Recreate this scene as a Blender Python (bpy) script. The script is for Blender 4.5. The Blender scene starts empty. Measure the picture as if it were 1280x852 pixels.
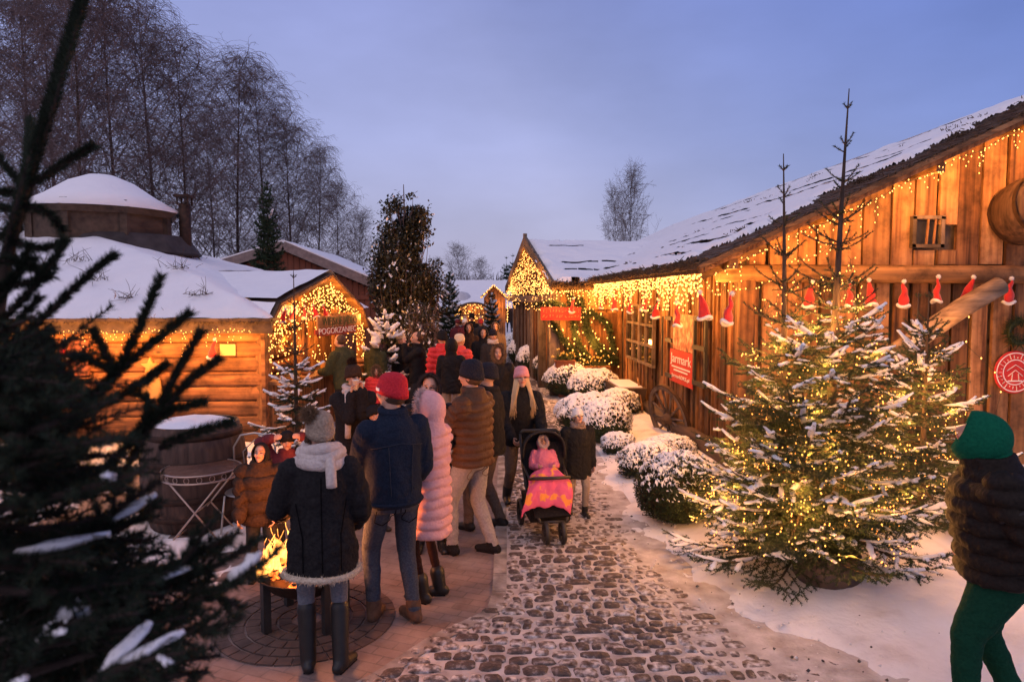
import bpy, bmesh, math, random
import numpy as np
from mathutils import Vector, Matrix, Euler, Quaternion

rnd = random.Random(7)
rng = np.random.default_rng(11)
scene = bpy.context.scene
COL = scene.collection
R = math.radians

# ------------------------------------------------------------------ camera
F = 853.333
CAM_H = 2.4
YAW, PITCH = R(2.69), R(3.76)
fwd = Vector((math.sin(YAW) * math.cos(PITCH), math.cos(YAW) * math.cos(PITCH), -math.sin(PITCH)))
rgt = Vector((math.cos(YAW), -math.sin(YAW), 0))
upv = rgt.cross(fwd)
CAM = Vector((0, 0, CAM_H))


def ray(px, py):
    return fwd + rgt * ((px - 640) / F) + upv * ((426 - py) / F)


def G(px, py, z=0.0):
    d = ray(px, py)
    return CAM + d * ((z - CAM_H) / d.z)


def A(px, py, Y):
    d = ray(px, py)
    return CAM + d * (Y / d.y)


cam_data = bpy.data.cameras.new('camera')
cam = bpy.data.objects.new('camera', cam_data)
COL.objects.link(cam)
cam.location = CAM
cam.rotation_euler = Matrix((rgt, upv, -fwd)).transposed().to_euler()
cam_data.sensor_width = 36
cam_data.lens = 24
cam_data.clip_start = 0.05
cam_data.clip_end = 3000
cam_data.dof.use_dof = True
cam_data.dof.focus_distance = 9.0
cam_data.dof.aperture_fstop = 4.5
scene.camera = cam


# ------------------------------------------------------------------ mesh builder
class MB:
    """collects shapes, builds ONE mesh object"""

    def __init__(self):
        self.v = []
        self.f = []   # (faces array k cols with absolute index, mat, smooth)
        self.n = 0

    def add(self, verts, faces, mat=0, smooth=False):
        verts = np.asarray(verts, dtype=np.float64).reshape(-1, 3)
        by = {}
        if isinstance(faces, np.ndarray):
            by[faces.shape[1]] = faces
        else:
            for f in faces:
                by.setdefault(len(f), []).append(f)
        for k, a in by.items():
            a = np.asarray(a, dtype=np.int64).reshape(-1, k) + self.n
            self.f.append((a, mat, smooth))
        self.v.append(verts)
        self.n += len(verts)
        return self

    def box(self, c, s, rot=None, mat=0, taper=1.0):
        x, y, z = s[0] / 2, s[1] / 2, s[2] / 2
        V = np.array([[-x, -y, -z], [x, -y, -z], [x, y, -z], [-x, y, -z],
                      [-x * taper, -y * taper, z], [x * taper, -y * taper, z], [x * taper, y * taper, z], [-x * taper, y * taper, z]])
        if rot is not None:
            V = V @ np.array(rot.to_3x3() if hasattr(rot, 'to_3x3') else rot).T
        V = V + np.array(c)
        return self.add(V, np.array([[0, 3, 2, 1], [4, 5, 6, 7], [0, 1, 5, 4], [1, 2, 6, 5], [2, 3, 7, 6], [3, 0, 4, 7]]), mat)

    def beam(self, p, q, w, h, mat=0, up=(0, 0, 1)):
        p, q = Vector(p), Vector(q)
        d = (q - p)
        L = d.length
        d.normalize()
        u = Vector(up)
        s = d.cross(u)
        if s.length < 1e-4:
            s = d.cross(Vector((0, 1, 0)))
        s.normalize()
        u = s.cross(d)
        M = Matrix((s, d, u)).transposed()
        return self.box((p + q) / 2, (w, L, h), M, mat)

    def tube(self, pts, radii, seg=8, mat=0, smooth=True, caps=True):
        P = np.array([list(p) for p in pts], dtype=np.float64)
        n = len(P)
        if np.isscalar(radii):
            radii = np.full(n, float(radii))
        radii = np.asarray(radii, dtype=np.float64)
        T = np.gradient(P, axis=0)
        T /= np.linalg.norm(T, axis=1)[:, None] + 1e-12
        ref = np.array([0, 0, 1.0]) if abs(T[0][2]) < 0.9 else np.array([1.0, 0, 0])
        V = np.zeros((n, seg, 3))
        a = np.arange(seg) * 2 * math.pi / seg
        s = np.cross(T[0], ref)
        s /= np.linalg.norm(s)
        for i in range(n):
            s = s - T[i] * np.dot(s, T[i])
            s /= np.linalg.norm(s) + 1e-12
            b = np.cross(T[i], s)
            V[i] = P[i] + radii[i] * (np.cos(a)[:, None] * s + np.sin(a)[:, None] * b)
        i0 = (np.arange(n - 1)[:, None] * seg + np.arange(seg)[None, :])
        j = (np.arange(seg) + 1) % seg
        i1 = (np.arange(n - 1)[:, None] * seg + j[None, :])
        Fq = np.stack([i0, i1, i1 + seg, i0 + seg], axis=-1).reshape(-1, 4)
        base = self.n
        self.add(V.reshape(-1, 3), Fq, mat, smooth)
        if caps:
            self.f.append((np.array([list(range(seg - 1, -1, -1))]) + base, mat, False))
            self.f.append((np.array([list(range((n - 1) * seg, n * seg))]) + base, mat, False))
        return self

    def lathe(self, prof, seg=24, c=(0, 0, 0), rot=None, mat=0, smooth=True, closed=False):
        prof = np.asarray(prof, dtype=np.float64)
        a = np.arange(seg) * 2 * math.pi / seg
        V = np.stack([prof[:, None, 0] * np.cos(a)[None], prof[:, None, 0] * np.sin(a)[None], np.repeat(prof[:, 1][:, None], seg, 1)], axis=-1)
        n = len(prof)
        V = V.reshape(-1, 3)
        if rot is not None:
            V = V @ np.array(rot.to_3x3()).T
        V = V + np.array(c)
        m = n if closed else n - 1
        i = np.arange(m)[:, None] * seg
        i2 = ((np.arange(m) + 1) % n)[:, None] * seg
        j = np.arange(seg)[None]
        k = (j + 1) % seg
        Fq = np.stack([i + j, i + k, i2 + k, i2 + j], axis=-1).reshape(-1, 4)
        return self.add(V, Fq, mat, smooth)

    def prism(self, poly, axis, d0, d1, mat=0):
        """poly: 2D points; axis 'x','y','z' is the extrusion axis; order of the other two kept cyclic-ish"""
        n = len(poly)
        def mk(p, d):
            return {'x': (d, p[0], p[1]), 'y': (p[0], d, p[1]), 'z': (p[0], p[1], d)}[axis]
        V = [mk(p, d0) for p in poly] + [mk(p, d1) for p in poly]
        Fs = [list(range(n)), list(range(2 * n - 1, n - 1, -1))]
        for i in range(n):
            j = (i + 1) % n
            Fs.append([j, i, i + n, j + n])
        return self.add(V, Fs, mat)

    def ell(self, c, r, rot=None, seg=14, rings=8, mat=0, smooth=True):
        th = np.linspace(0, math.pi, rings + 1)
        prof = np.stack([np.sin(th), -np.cos(th)], axis=1)
        prof[0, 0] = prof[-1, 0] = 1e-4
        a = np.arange(seg) * 2 * math.pi / seg
        V = np.stack([prof[:, None, 0] * np.cos(a), prof[:, None, 0] * np.sin(a), np.repeat(prof[:, 1][:, None], seg, 1)], -1).reshape(-1, 3)
        V = V * np.array(r)
        if rot is not None:
            V = V @ np.array(rot.to_3x3()).T
        V = V + np.array(c)
        n = rings + 1
        i = np.arange(n - 1)[:, None] * seg
        j = np.arange(seg)[None]
        k = (j + 1) % seg
        Fq = np.stack([i + j, i + k, i + seg + k, i + seg + j], -1).reshape(-1, 4)
        return self.add(V, Fq, mat, smooth)

    def grid(self, X, Y, Z, mat=0, smooth=True, mask=None):
        n, m = X.shape
        V = np.stack([X, Y, Z], -1).reshape(-1, 3)
        i = np.arange(n - 1)[:, None] * m
        j = np.arange(m - 1)[None]
        Fq = np.stack([i + j, i + j + 1, i + m + j + 1, i + m + j], -1).reshape(-1, 4)
        if mask is not None:
            Fq = Fq[mask.reshape(-1)]
        return self.add(V, Fq, mat, smooth)

    def mesh(self, name, mats):
        me = bpy.data.meshes.new(name)
        V = np.concatenate(self.v) if self.v else np.zeros((0, 3))
        me.vertices.add(len(V))
        me.vertices.foreach_set('co', V.ravel())
        loops, starts, mi, sm = [], [], [], []
        p = 0
        for a, m, s in self.f:
            k = a.shape[1]
            loops.append(a.ravel())
            starts.append(p + np.arange(len(a)) * k)
            p += a.size
            mi.append(np.asarray(m, dtype=np.int32) if not np.isscalar(m) else np.full(len(a), m, dtype=np.int32))
            sm.append(np.full(len(a), s, dtype=bool))
        if loops:
            L = np.concatenate(loops)
            S = np.concatenate(starts)
            me.loops.add(len(L))
            me.loops.foreach_set('vertex_index', L.astype(np.int32))
            me.polygons.add(len(S))
            me.polygons.foreach_set('loop_start', S.astype(np.int32))
            me.polygons.foreach_set('material_index', np.concatenate(mi))
            me.polygons.foreach_set('use_smooth', np.concatenate(sm))
        for m in (mats if isinstance(mats, (list, tuple)) else [mats]):
            me.materials.append(m)
        me.update(calc_edges=True)
        return me

    def build(self, name, mats, parent=None, local=False):
        """verts are world coordinates unless local; a parented mesh is shifted into its parent's frame"""
        if parent is not None and not local:
            off = np.array(world_loc(parent))
            self.v = [v - off for v in self.v]
        o = bpy.data.objects.new(name, self.mesh(name, mats))
        COL.objects.link(o)
        if parent is not None:
            o.parent = parent
        return o


def world_loc(o):
    l = Vector(o.location)
    while o.parent is not None:
        o = o.parent
        l = l + Vector(o.location)
    return l


def tag(o, label=None, cat=None, group=None, kind=None):
    if label:
        n = len(label.split())
        if not 4 <= n <= 16:
            print('LABELLEN', n, label)
        o['label'] = label
    if cat:
        o['category'] = cat
    if group:
        o['group'] = group
    if kind:
        o['kind'] = kind
    return o


def thing(name, label, cat, loc=(0, 0, 0), group=None):
    o = bpy.data.objects.new(name, None)
    COL.objects.link(o)
    o.location = loc
    return tag(o, label, cat, group)


def copy_tree(o, parent=None):
    c = o.copy()
    COL.objects.link(c)
    if parent is not None:
        c.parent = parent
    for ch in list(o.children):
        copy_tree(ch, c)
    return c


# ------------------------------------------------------------------ materials
MATS = {}


def rgb(*c):
    return (c[0], c[1], c[2], 1)


def mat(name, c1, c2=None, scale=5.0, stretch=(1, 1, 1), rough=0.8, bump=0.0, bscale=None, detail=4.0, spec=0.3,
        metal=0.0, c3=None, c3pos=0.6, snow=0.0, snow_scale=30.0, sheen=0.0, contrast=0.25, trans=0.0, island=0.0):
    if name in MATS:
        return MATS[name]
    m = bpy.data.materials.new(name)
    MATS[name] = m
    m.use_nodes = True
    nt = m.node_tree
    b = nt.nodes['Principled BSDF']
    b.inputs['Roughness'].default_value = rough
    b.inputs['Specular IOR Level'].default_value = spec
    b.inputs['Metallic'].default_value = metal
    if sheen:
        b.inputs['Sheen Weight'].default_value = sheen
    if trans:
        b.inputs['Transmission Weight'].default_value = trans
    if c2 is None:
        c2 = [x * 0.8 for x in c1]
    tc = nt.nodes.new('ShaderNodeTexCoord')
    mp = nt.nodes.new('ShaderNodeMapping')
    mp.inputs['Scale'].default_value = stretch
    nt.links.new(tc.outputs['Object'], mp.inputs['Vector'])
    if island:
        # every board has its own grain and tone
        gi = nt.nodes.new('ShaderNodeNewGeometry')
        off = nt.nodes.new('ShaderNodeVectorMath')
        off.operation = 'MULTIPLY_ADD'
        cb = nt.nodes.new('ShaderNodeCombineXYZ')
        for k_ in range(3):
            nt.links.new(gi.outputs['Random Per Island'], cb.inputs[k_])
        nt.links.new(cb.outputs[0], off.inputs[0])
        off.inputs[1].default_value = (37, 53, 19)
        nt.links.new(tc.outputs['Object'], off.inputs[2])
        nt.links.new(off.outputs[0], mp.inputs['Vector'])
    nz = nt.nodes.new('ShaderNodeTexNoise')
    nz.inputs['Scale'].default_value = scale
    nz.inputs['Detail'].default_value = detail
    nt.links.new(mp.outputs[0], nz.inputs['Vector'])
    cr = nt.nodes.new('ShaderNodeValToRGB')
    cr.color_ramp.elements[0].position = 0.5 - contrast
    cr.color_ramp.elements[1].position = 0.5 + contrast
    cr.color_ramp.elements[0].color = rgb(*c1)
    cr.color_ramp.elements[1].color = rgb(*c2)
    if c3 is not None:
        e = cr.color_ramp.elements.new(c3pos)
        e.color = rgb(*c3)
    nt.links.new(nz.outputs['Fac'], cr.inputs[0])
    out = cr.outputs[0]
    if island:
        mr_ = nt.nodes.new('ShaderNodeMapRange')
        mr_.inputs['To Min'].default_value = 1 - island
        mr_.inputs['To Max'].default_value = 1 + island * .35
        nt.links.new(gi.outputs['Random Per Island'], mr_.inputs['Value'])
        st = nt.nodes.new('ShaderNodeTexNoise')
        st.inputs['Scale'].default_value = 2.6
        st.inputs['Detail'].default_value = 7
        st.inputs['Roughness'].default_value = .65
        nt.links.new(off.outputs[0], st.inputs['Vector'])
        m3 = nt.nodes.new('ShaderNodeMapRange')
        m3.inputs['From Min'].default_value = .36
        m3.inputs['From Max'].default_value = .56
        m3.inputs['To Min'].default_value = .42
        nt.links.new(st.outputs['Fac'], m3.inputs['Value'])
        # knots
        vo_ = nt.nodes.new('ShaderNodeTexVoronoi')
        vo_.inputs['Scale'].default_value = 3.4
        mk = nt.nodes.new('ShaderNodeMapping')
        mk.inputs['Scale'].default_value = (1, 1, .55) if stretch[2] < .5 else (.55, 1, 1)
        nt.links.new(off.outputs[0], mk.inputs['Vector'])
        nt.links.new(mk.outputs[0], vo_.inputs['Vector'])
        kn = nt.nodes.new('ShaderNodeMapRange')
        kn.inputs['From Min'].default_value = .03
        kn.inputs['From Max'].default_value = .11
        kn.inputs['To Min'].default_value = .25
        nt.links.new(vo_.outputs['Distance'], kn.inputs['Value'])
        q1 = nt.nodes.new('ShaderNodeMath')
        q1.operation = 'MULTIPLY'
        nt.links.new(mr_.outputs[0], q1.inputs[0])
        nt.links.new(m3.outputs[0], q1.inputs[1])
        q2 = nt.nodes.new('ShaderNodeMath')
        q2.operation = 'MULTIPLY'
        nt.links.new(q1.outputs[0], q2.inputs[0])
        nt.links.new(kn.outputs[0], q2.inputs[1])
        mm = nt.nodes.new('ShaderNodeMix')
        mm.data_type = 'RGBA'
        mm.blend_type = 'MULTIPLY'
        mm.inputs['Factor'].default_value = 1
        nt.links.new(out, mm.inputs[6])
        nt.links.new(q2.outputs[0], mm.inputs[7])
        out = mm.outputs[2]
    if snow > 0:
        # snow that settled on surfaces facing up
        ge = nt.nodes.new('ShaderNodeNewGeometry')
        sx = nt.nodes.new('ShaderNodeSeparateXYZ')
        nt.links.new(ge.outputs['Normal'], sx.inputs[0])
        n2 = nt.nodes.new('ShaderNodeTexNoise')
        n2.inputs['Scale'].default_value = snow_scale
        nt.links.new(tc.outputs['Object'], n2.inputs['Vector'])
        ad = nt.nodes.new('ShaderNodeMath')
        ad.operation = 'MULTIPLY_ADD'
        nt.links.new(n2.outputs['Fac'], ad.inputs[0])
        ad.inputs[1].default_value = 1.2
        nt.links.new(sx.outputs['Z'], ad.inputs[2])
        r2 = nt.nodes.new('ShaderNodeValToRGB')
        r2.color_ramp.elements[0].position = 1.0 - snow * 0.6
        r2.color_ramp.elements[0].color = (0, 0, 0, 1)
        r2.color_ramp.elements[1].position = min(1.0, 1.15 - snow * 0.6)
        d2 = nt.nodes.new('ShaderNodeMath')
        d2.operation = 'MULTIPLY'
        d2.inputs[1].default_value = 0.55
        nt.links.new(ad.outputs[0], d2.inputs[0])
        nt.links.new(d2.outputs[0], r2.inputs[0])
        mx = nt.nodes.new('ShaderNodeMix')
        mx.data_type = 'RGBA'
        nt.links.new(r2.outputs[0], mx.inputs['Factor'])
        nt.links.new(out, mx.inputs[6])
        mx.inputs[7].default_value = (0.8, 0.8, 0.82, 1)
        out = mx.outputs[2]
    nt.links.new(out, b.inputs['Base Color'])
    if bump:
        n3 = nz
        if bscale:
            n3 = nt.nodes.new('ShaderNodeTexNoise')
            n3.inputs['Scale'].default_value = bscale
            n3.inputs['Detail'].default_value = 5
            nt.links.new(mp.outputs[0], n3.inputs['Vector'])
        bp = nt.nodes.new('ShaderNodeBump')
        bp.inputs['Strength'].default_value = bump
        bp.inputs['Distance'].default_value = 0.02
        nt.links.new(n3.outputs['Fac'], bp.inputs['Height'])
        nt.links.new(bp.outputs[0], b.inputs['Normal'])
    return m


def emit(name, col, strength, sample=False):
    if name in MATS:
        return MATS[name]
    m = bpy.data.materials.new(name)
    MATS[name] = m
    m.use_nodes = True
    b = m.node_tree.nodes['Principled BSDF']
    b.inputs['Base Color'].default_value = rgb(*[min(1, c) * 0.5 for c in col])
    b.inputs['Emission Color'].default_value = rgb(*col)
    b.inputs['Emission Strength'].default_value = strength
    if not sample:
        m.cycles.emission_sampling = 'NONE'
    return m


M_SNOW = mat('snow', (0.8, 0.8, 0.82), (0.86, 0.86, 0.87), scale=3, rough=0.75, bump=0.5, bscale=22, spec=0.2)
M_SNOWFLUFF = mat('fresh_snow', (0.82, 0.82, 0.84), (0.87, 0.87, 0.88), scale=20, rough=0.8, bump=0.5, bscale=60, spec=0.15)
M_TRODDEN = mat('trodden_snow', (0.42, 0.38, 0.36), (0.78, 0.77, 0.78), scale=2.2, rough=0.8, bump=0.7, bscale=14, detail=9, c3=(0.72, 0.70, 0.70), c3pos=0.42)
M_PLANK = mat('plank_wood', (0.07, 0.028, 0.012), (0.44, 0.215, 0.085), scale=15, stretch=(1, 1, 0.055), rough=0.75, bump=0.6, detail=9, c3=(0.27, 0.125, 0.05), c3pos=0.48, contrast=.20, island=0.55)
M_PLANK2 = mat('pale_plank_wood', (0.12, 0.05, 0.022), (0.52, 0.29, 0.13), scale=13, stretch=(1, 1, 0.05), rough=0.75, bump=0.6, detail=9, c3=(0.36, 0.18, 0.078), c3pos=0.47, contrast=.20, island=0.55)
M_PLANK3 = mat('dark_plank_wood', (0.035, 0.016, 0.008), (0.25, 0.12, 0.05), scale=15, stretch=(1, 1, 0.055), rough=0.8, bump=0.6, detail=9, c3=(0.14, 0.062, 0.027), c3pos=0.5, contrast=.20, island=0.55)
M_WEATHER = mat('weathered_wood', (0.09, 0.065, 0.05), (0.24, 0.18, 0.14), scale=10, stretch=(1, 1, 0.1), rough=0.85, bump=0.5, detail=7, island=0.55)
M_LOG = mat('log_wood', (0.07, 0.027, 0.011), (0.40, 0.175, 0.068), scale=13, stretch=(0.06, 1, 1), rough=0.75, bump=0.5, detail=9, contrast=.22, island=0.35)
M_BEAM = mat('beam_wood', (0.07, 0.036, 0.02), (0.30, 0.165, 0.08), scale=12, stretch=(0.07, 0.5, 1), rough=0.85, bump=0.9, detail=9, contrast=.2, island=.3)
M_DARKLOG = mat('dark_log', (0.045, 0.03, 0.022), (0.12, 0.08, 0.055), scale=8, stretch=(1, 0.12, 1), rough=0.85, bump=0.5)
M_SHINGLE = mat('shingle_wood', (0.04, 0.028, 0.02), (0.17, 0.11, 0.075), scale=14, stretch=(0.15, 1, 1), rough=0.9, bump=0.6, detail=6)
M_THATCH = mat('thatch_straw', (0.035, 0.022, 0.014), (0.13, 0.085, 0.05), scale=18, rough=0.95, bump=0.5)
M_BARN = mat('red_brown_board', (0.14, 0.05, 0.03), (0.24, 0.09, 0.055), scale=6, stretch=(1, 1, 0.1), rough=0.85, bump=0.3)
M_IRON = mat('black_iron', (0.012, 0.012, 0.013), (0.03, 0.028, 0.026), scale=20, rough=0.5, spec=0.4)
M_BARK = mat('bark', (0.035, 0.024, 0.018), (0.10, 0.068, 0.05), scale=14, stretch=(1, 1, 0.3), rough=0.95, bump=0.8)
M_TWIG = mat('bare_twig', (0.085, 0.056, 0.052), (0.21, 0.15, 0.14), scale=3, rough=0.95)
M_TWIG_PALE = mat('frosted_twig', (0.10, 0.075, 0.07), (0.22, 0.18, 0.17), scale=3, rough=0.95)
M_NEEDLE = mat('spruce_needle', (0.012, 0.024, 0.012), (0.035, 0.06, 0.026), scale=4, rough=0.7, spec=0.25)
M_NEEDLE_DK = mat('dark_spruce_needle', (0.010, 0.016, 0.010), (0.022, 0.034, 0.018), scale=6, rough=0.75, spec=0.2)
M_LEAF = mat('boxwood_leaf', (0.014, 0.024, 0.010), (0.04, 0.06, 0.024), scale=12, rough=0.65, spec=0.3)
M_LEAFBR = mat('hornbeam_leaf', (0.024, 0.028, 0.017), (0.068, 0.064, 0.04), scale=5, rough=0.8)
M_RED = mat('red_felt', (0.42, 0.018, 0.02), (0.55, 0.03, 0.03), scale=14, rough=0.9, sheen=0.3)
M_WHITEFELT = mat('white_plush', (0.72, 0.70, 0.68), (0.85, 0.83, 0.80), scale=40, rough=0.95, bump=0.6, bscale=90)
M_SIGNRED = mat('sign_red_paint', (0.45, 0.025, 0.022), (0.58, 0.04, 0.03), scale=6, rough=0.6)
M_PAINTW = mat('white_paint', (0.75, 0.73, 0.70), (0.82, 0.80, 0.77), scale=8, rough=0.6)
M_BULB = emit('warm_bulb', (1.0, 0.41, 0.09), 2.6)
M_BULB_HOT = emit('hot_bulb', (1.0, 0.43, 0.10), 4.4)
M_BULB_TREE = emit('amber_bulb', (1.0, 0.42, 0.09), 3.6)
M_CABLE = mat('green_cable', (0.02, 0.03, 0.015), (0.03, 0.04, 0.02), rough=0.6)
M_BARREL = mat('barrel_oak', (0.026, 0.015, 0.012), (0.115, 0.066, 0.048), scale=16, stretch=(1, 1, 0.08), rough=0.7, bump=0.8, detail=9, contrast=.2)
M_STEEL = mat('galvanised_steel', (0.40, 0.37, 0.34), (0.52, 0.48, 0.45), scale=20, rough=0.4, metal=0.9)
M_RUST = mat('rusty_steel', (0.02, 0.014, 0.012), (0.07, 0.035, 0.022), scale=14, rough=0.75, metal=0.3, bump=0.3)


# ------------------------------------------------------------------ numeric helpers
def snoise(x, y, seed=0, octaves=4, lac=2.03, gain=0.5):
    """cheap smooth value noise on numpy arrays, about -1..1"""
    out = np.zeros_like(np.asarray(x, dtype=np.float64) + np.asarray(y, dtype=np.float64))
    amp, tot = 1.0, 0.0
    x = np.asarray(x, dtype=np.float64) + 0 * out
    y = np.asarray(y, dtype=np.float64) + 0 * out
    for o in range(octaves):
        xi, yi = np.floor(x).astype(np.int64), np.floor(y).astype(np.int64)
        fx, fy = x - xi, y - yi
        fx, fy = fx * fx * (3 - 2 * fx), fy * fy * (3 - 2 * fy)

        def h(a, b):
            n = (a * 374761393 + b * 668265263 + (seed + o * 17) * 974634777) & 0xFFFFFFFF
            n = ((n ^ (n >> 13)) * 1274126177) & 0xFFFFFFFF
            return ((n ^ (n >> 16)) & 0xFFFF) / 32767.5 - 1.0
        v = (h(xi, yi) * (1 - fx) + h(xi + 1, yi) * fx) * (1 - fy) + (h(xi, yi + 1) * (1 - fx) + h(xi + 1, yi + 1) * fx) * fy
        out += amp * v
        tot += amp
        amp *= gain
        x, y = x * lac + 13.7, y * lac + 7.1
    return out / tot


def perp(d):
    d = Vector(d).normalized()
    a = d.cross(Vector((0, 0, 1)))
    if a.length < 1e-3:
        a = d.cross(Vector((1, 0, 0)))
    a.normalize()
    return a, d.cross(a).normalized()


def frame_np(d):
    """(n,3) unit directions -> two perpendicular unit vectors each"""
    ref = np.where(np.abs(d[:, 2:3]) < 0.95, np.array([[0, 0, 1.0]]), np.array([[1.0, 0, 0]]))
    a = np.cross(d, ref)
    a /= np.linalg.norm(a, axis=1)[:, None] + 1e-12
    b = np.cross(d, a)
    return a, b


def octa(P, r, mb, m=0):
    """little octahedra (light bulbs) at points P"""
    P = np.asarray(P, dtype=np.float64).reshape(-1, 3)
    n = len(P)
    if n == 0:
        return
    D = np.array([[1, 0, 0], [0, 1, 0], [-1, 0, 0], [0, -1, 0], [0, 0, 1.3], [0, 0, -1.3]])
    r = np.broadcast_to(np.asarray(r, dtype=np.float64).reshape(-1, 1, 1) if not np.isscalar(r) else r, (n, 1, 1)) if not np.isscalar(r) else r
    V = P[:, None, :] + D[None] * r
    T = np.array([[0, 1, 4], [1, 2, 4], [2, 3, 4], [3, 0, 4], [1, 0, 5], [2, 1, 5], [3, 2, 5], [0, 3, 5]])
    Fs = (np.arange(n)[:, None, None] * 6 + T[None]).reshape(-1, 3)
    mb.add(V.reshape(-1, 3), Fs, m, True)


def segtubes(P, Q, r0, r1, mb, m=0, sides=3):
    """many thin straight prisms from P to Q (n,3 arrays)"""
    P, Q = np.asarray(P, float).reshape(-1, 3), np.asarray(Q, float).reshape(-1, 3)
    n = len(P)
    if n == 0:
        return
    d = Q - P
    d /= np.linalg.norm(d, axis=1)[:, None] + 1e-12
    a, b = frame_np(d)
    r0 = np.broadcast_to(np.asarray(r0, float), (n,))[:, None]
    r1 = np.broadcast_to(np.asarray(r1, float), (n,))[:, None]
    V = np.zeros((n, 2 * sides, 3))
    for k in range(sides):
        t = 2 * math.pi * k / sides
        o = math.cos(t) * a + math.sin(t) * b
        V[:, k] = P + o * r0
        V[:, k + sides] = Q + o * r1
    T = np.array([[k, (k + 1) % sides, (k + 1) % sides + sides, k + sides] for k in range(sides)])
    Fs = (np.arange(n)[:, None, None] * 2 * sides + T[None]).reshape(-1, 4)
    mb.add(V.reshape(-1, 3), Fs, m, True)


def text_mesh(s, size, mats, name, parent, M, extrude=0.003, align='CENTER', squeeze=1.0):
    cu = bpy.data.curves.new(name, 'FONT')
    cu.body = s
    cu.size = size
    cu.extrude = extrude
    cu.align_x = align
    cu.align_y = 'CENTER'
    o = bpy.data.objects.new(name + '_tmp', cu)
    COL.objects.link(o)
    dg = bpy.context.evaluated_depsgraph_get()
    me = bpy.data.meshes.new_from_object(o.evaluated_get(dg))
    bpy.data.objects.remove(o)
    off = world_loc(parent) if parent is not None else Vector((0, 0, 0))
    me.transform(Matrix.Translation(-off) @ M @ Matrix.Diagonal((squeeze, 1, 1, 1)))
    me.materials.clear()
    me.materials.append(mats)
    t = bpy.data.objects.new(name, me)
    COL.objects.link(t)
    if parent is not None:
        t.parent = parent
    return t


def lamp(name, loc, power, col=(1.0, 0.37, 0.068), r=0.05):
    L = bpy.data.lights.new(name, 'POINT')
    L.energy = power
    L.color = col
    L.shadow_soft_size = r
    o = bpy.data.objects.new(name, L)
    COL.objects.link(o)
    o.location = loc
    return o
# ------------------------------------------------------------------ people
TMP = bpy.data.scenes.new('remesh_scratch')


def remesh(mb, vox, it=4, weight=None):
    me = mb.mesh('scratch', [])
    o = bpy.data.objects.new('scratch', me)
    TMP.collection.objects.link(o)
    md = o.modifiers.new('r', 'REMESH')
    md.mode = 'VOXEL'
    md.voxel_size = vox
    TMP.view_layers[0].update()
    dg = TMP.view_layers[0].depsgraph
    m2 = bpy.data.meshes.new_from_object(o.evaluated_get(dg))
    n = len(m2.vertices)
    V = np.zeros(n * 3)
    m2.vertices.foreach_get('co', V)
    V = V.reshape(-1, 3)
    L = np.zeros(len(m2.loops), dtype=np.int32)
    m2.loops.foreach_get('vertex_index', L)
    Fq = L.reshape(-1, 4)
    E = np.zeros(len(m2.edges) * 2, dtype=np.int32)
    m2.edges.foreach_get('vertices', E)
    E = E.reshape(-1, 2)
    bpy.data.objects.remove(o)
    bpy.data.meshes.remove(me)
    bpy.data.meshes.remove(m2)
    a, b = E[:, 0], E[:, 1]
    deg = np.bincount(np.concatenate([a, b]), minlength=n)[:, None]
    w = 1.0 if weight is None else weight(V)[:, None]
    for _ in range(it):
        S = np.stack([np.bincount(a, V[b, k], n) + np.bincount(b, V[a, k], n) for k in range(3)], -1) / np.maximum(deg, 1)
        V = V + (S - V) * 0.6 * w
    return V, Fq


def vnormals(V, Fq):
    n = np.cross(V[Fq[:, 2]] - V[Fq[:, 0]], V[Fq[:, 3]] - V[Fq[:, 1]])
    N = np.zeros_like(V)
    for k in range(4):
        for c in range(3):
            N[:, c] += np.bincount(Fq[:, k], n[:, c], len(V))
    return N / (np.linalg.norm(N, axis=1)[:, None] + 1e-12)


def caps(mb, p0, p1, r0, r1, seg=10):
    p0, p1 = np.array(p0, float), np.array(p1, float)
    d = p1 - p0
    d = d / (np.linalg.norm(d) + 1e-9)
    pts, rr = [], []
    for a in (80, 50, 22):
        pts.append(p0 - d * r0 * math.sin(R(a)))
        rr.append(r0 * math.cos(R(a)))
    pts.append(p0); rr.append(r0)
    pts.append(p1); rr.append(r1)
    for a in (22, 50, 80):
        pts.append(p1 + d * r1 * math.sin(R(a)))
        rr.append(r1 * math.cos(R(a)))
    mb.tube(pts, rr, seg)


def loft(mb, rings, T=None, seg=20):
    """rings: (z, rx, ry, yoff[, xoff]); T: function for points"""
    a = np.arange(seg) * 2 * math.pi / seg
    V = []
    for r in rings:
        xo = r[4] if len(r) > 4 else 0
        V.append(np.stack([xo + r[1] * np.cos(a), r[3] + r[2] * np.sin(a), np.full(seg, r[0])], -1))
    V = np.array(V)
    if T is not None:
        V = T(V.reshape(-1, 3)).reshape(V.shape)
    n = len(rings)
    i = np.arange(n - 1)[:, None] * seg
    j = np.arange(seg)[None]
    k = (j + 1) % seg
    Fq = np.stack([i + j, i + k, i + seg + k, i + seg + j], -1).reshape(-1, 4)
    b = mb.n
    mb.add(V.reshape(-1, 3), Fq)
    mb.f.append((np.array([list(range(seg - 1, -1, -1))]) + b, 0, True))
    mb.f.append((np.array([list(range((n - 1) * seg, n * seg))]) + b, 0, True))


def ik(S, W, l1, l2, pole):
    S, W, pole = Vector(S), Vector(W), Vector(pole)
    d = W - S
    L = min(d.length, (l1 + l2) * 0.995)
    d.normalize()
    W = S + d * L
    a = (l1 * l1 - l2 * l2 + L * L) / (2 * L)
    h = math.sqrt(max(0, l1 * l1 - a * a))
    p = pole - d * pole.dot(d)
    p.normalize()
    return S + d * a + p * h, W


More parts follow.
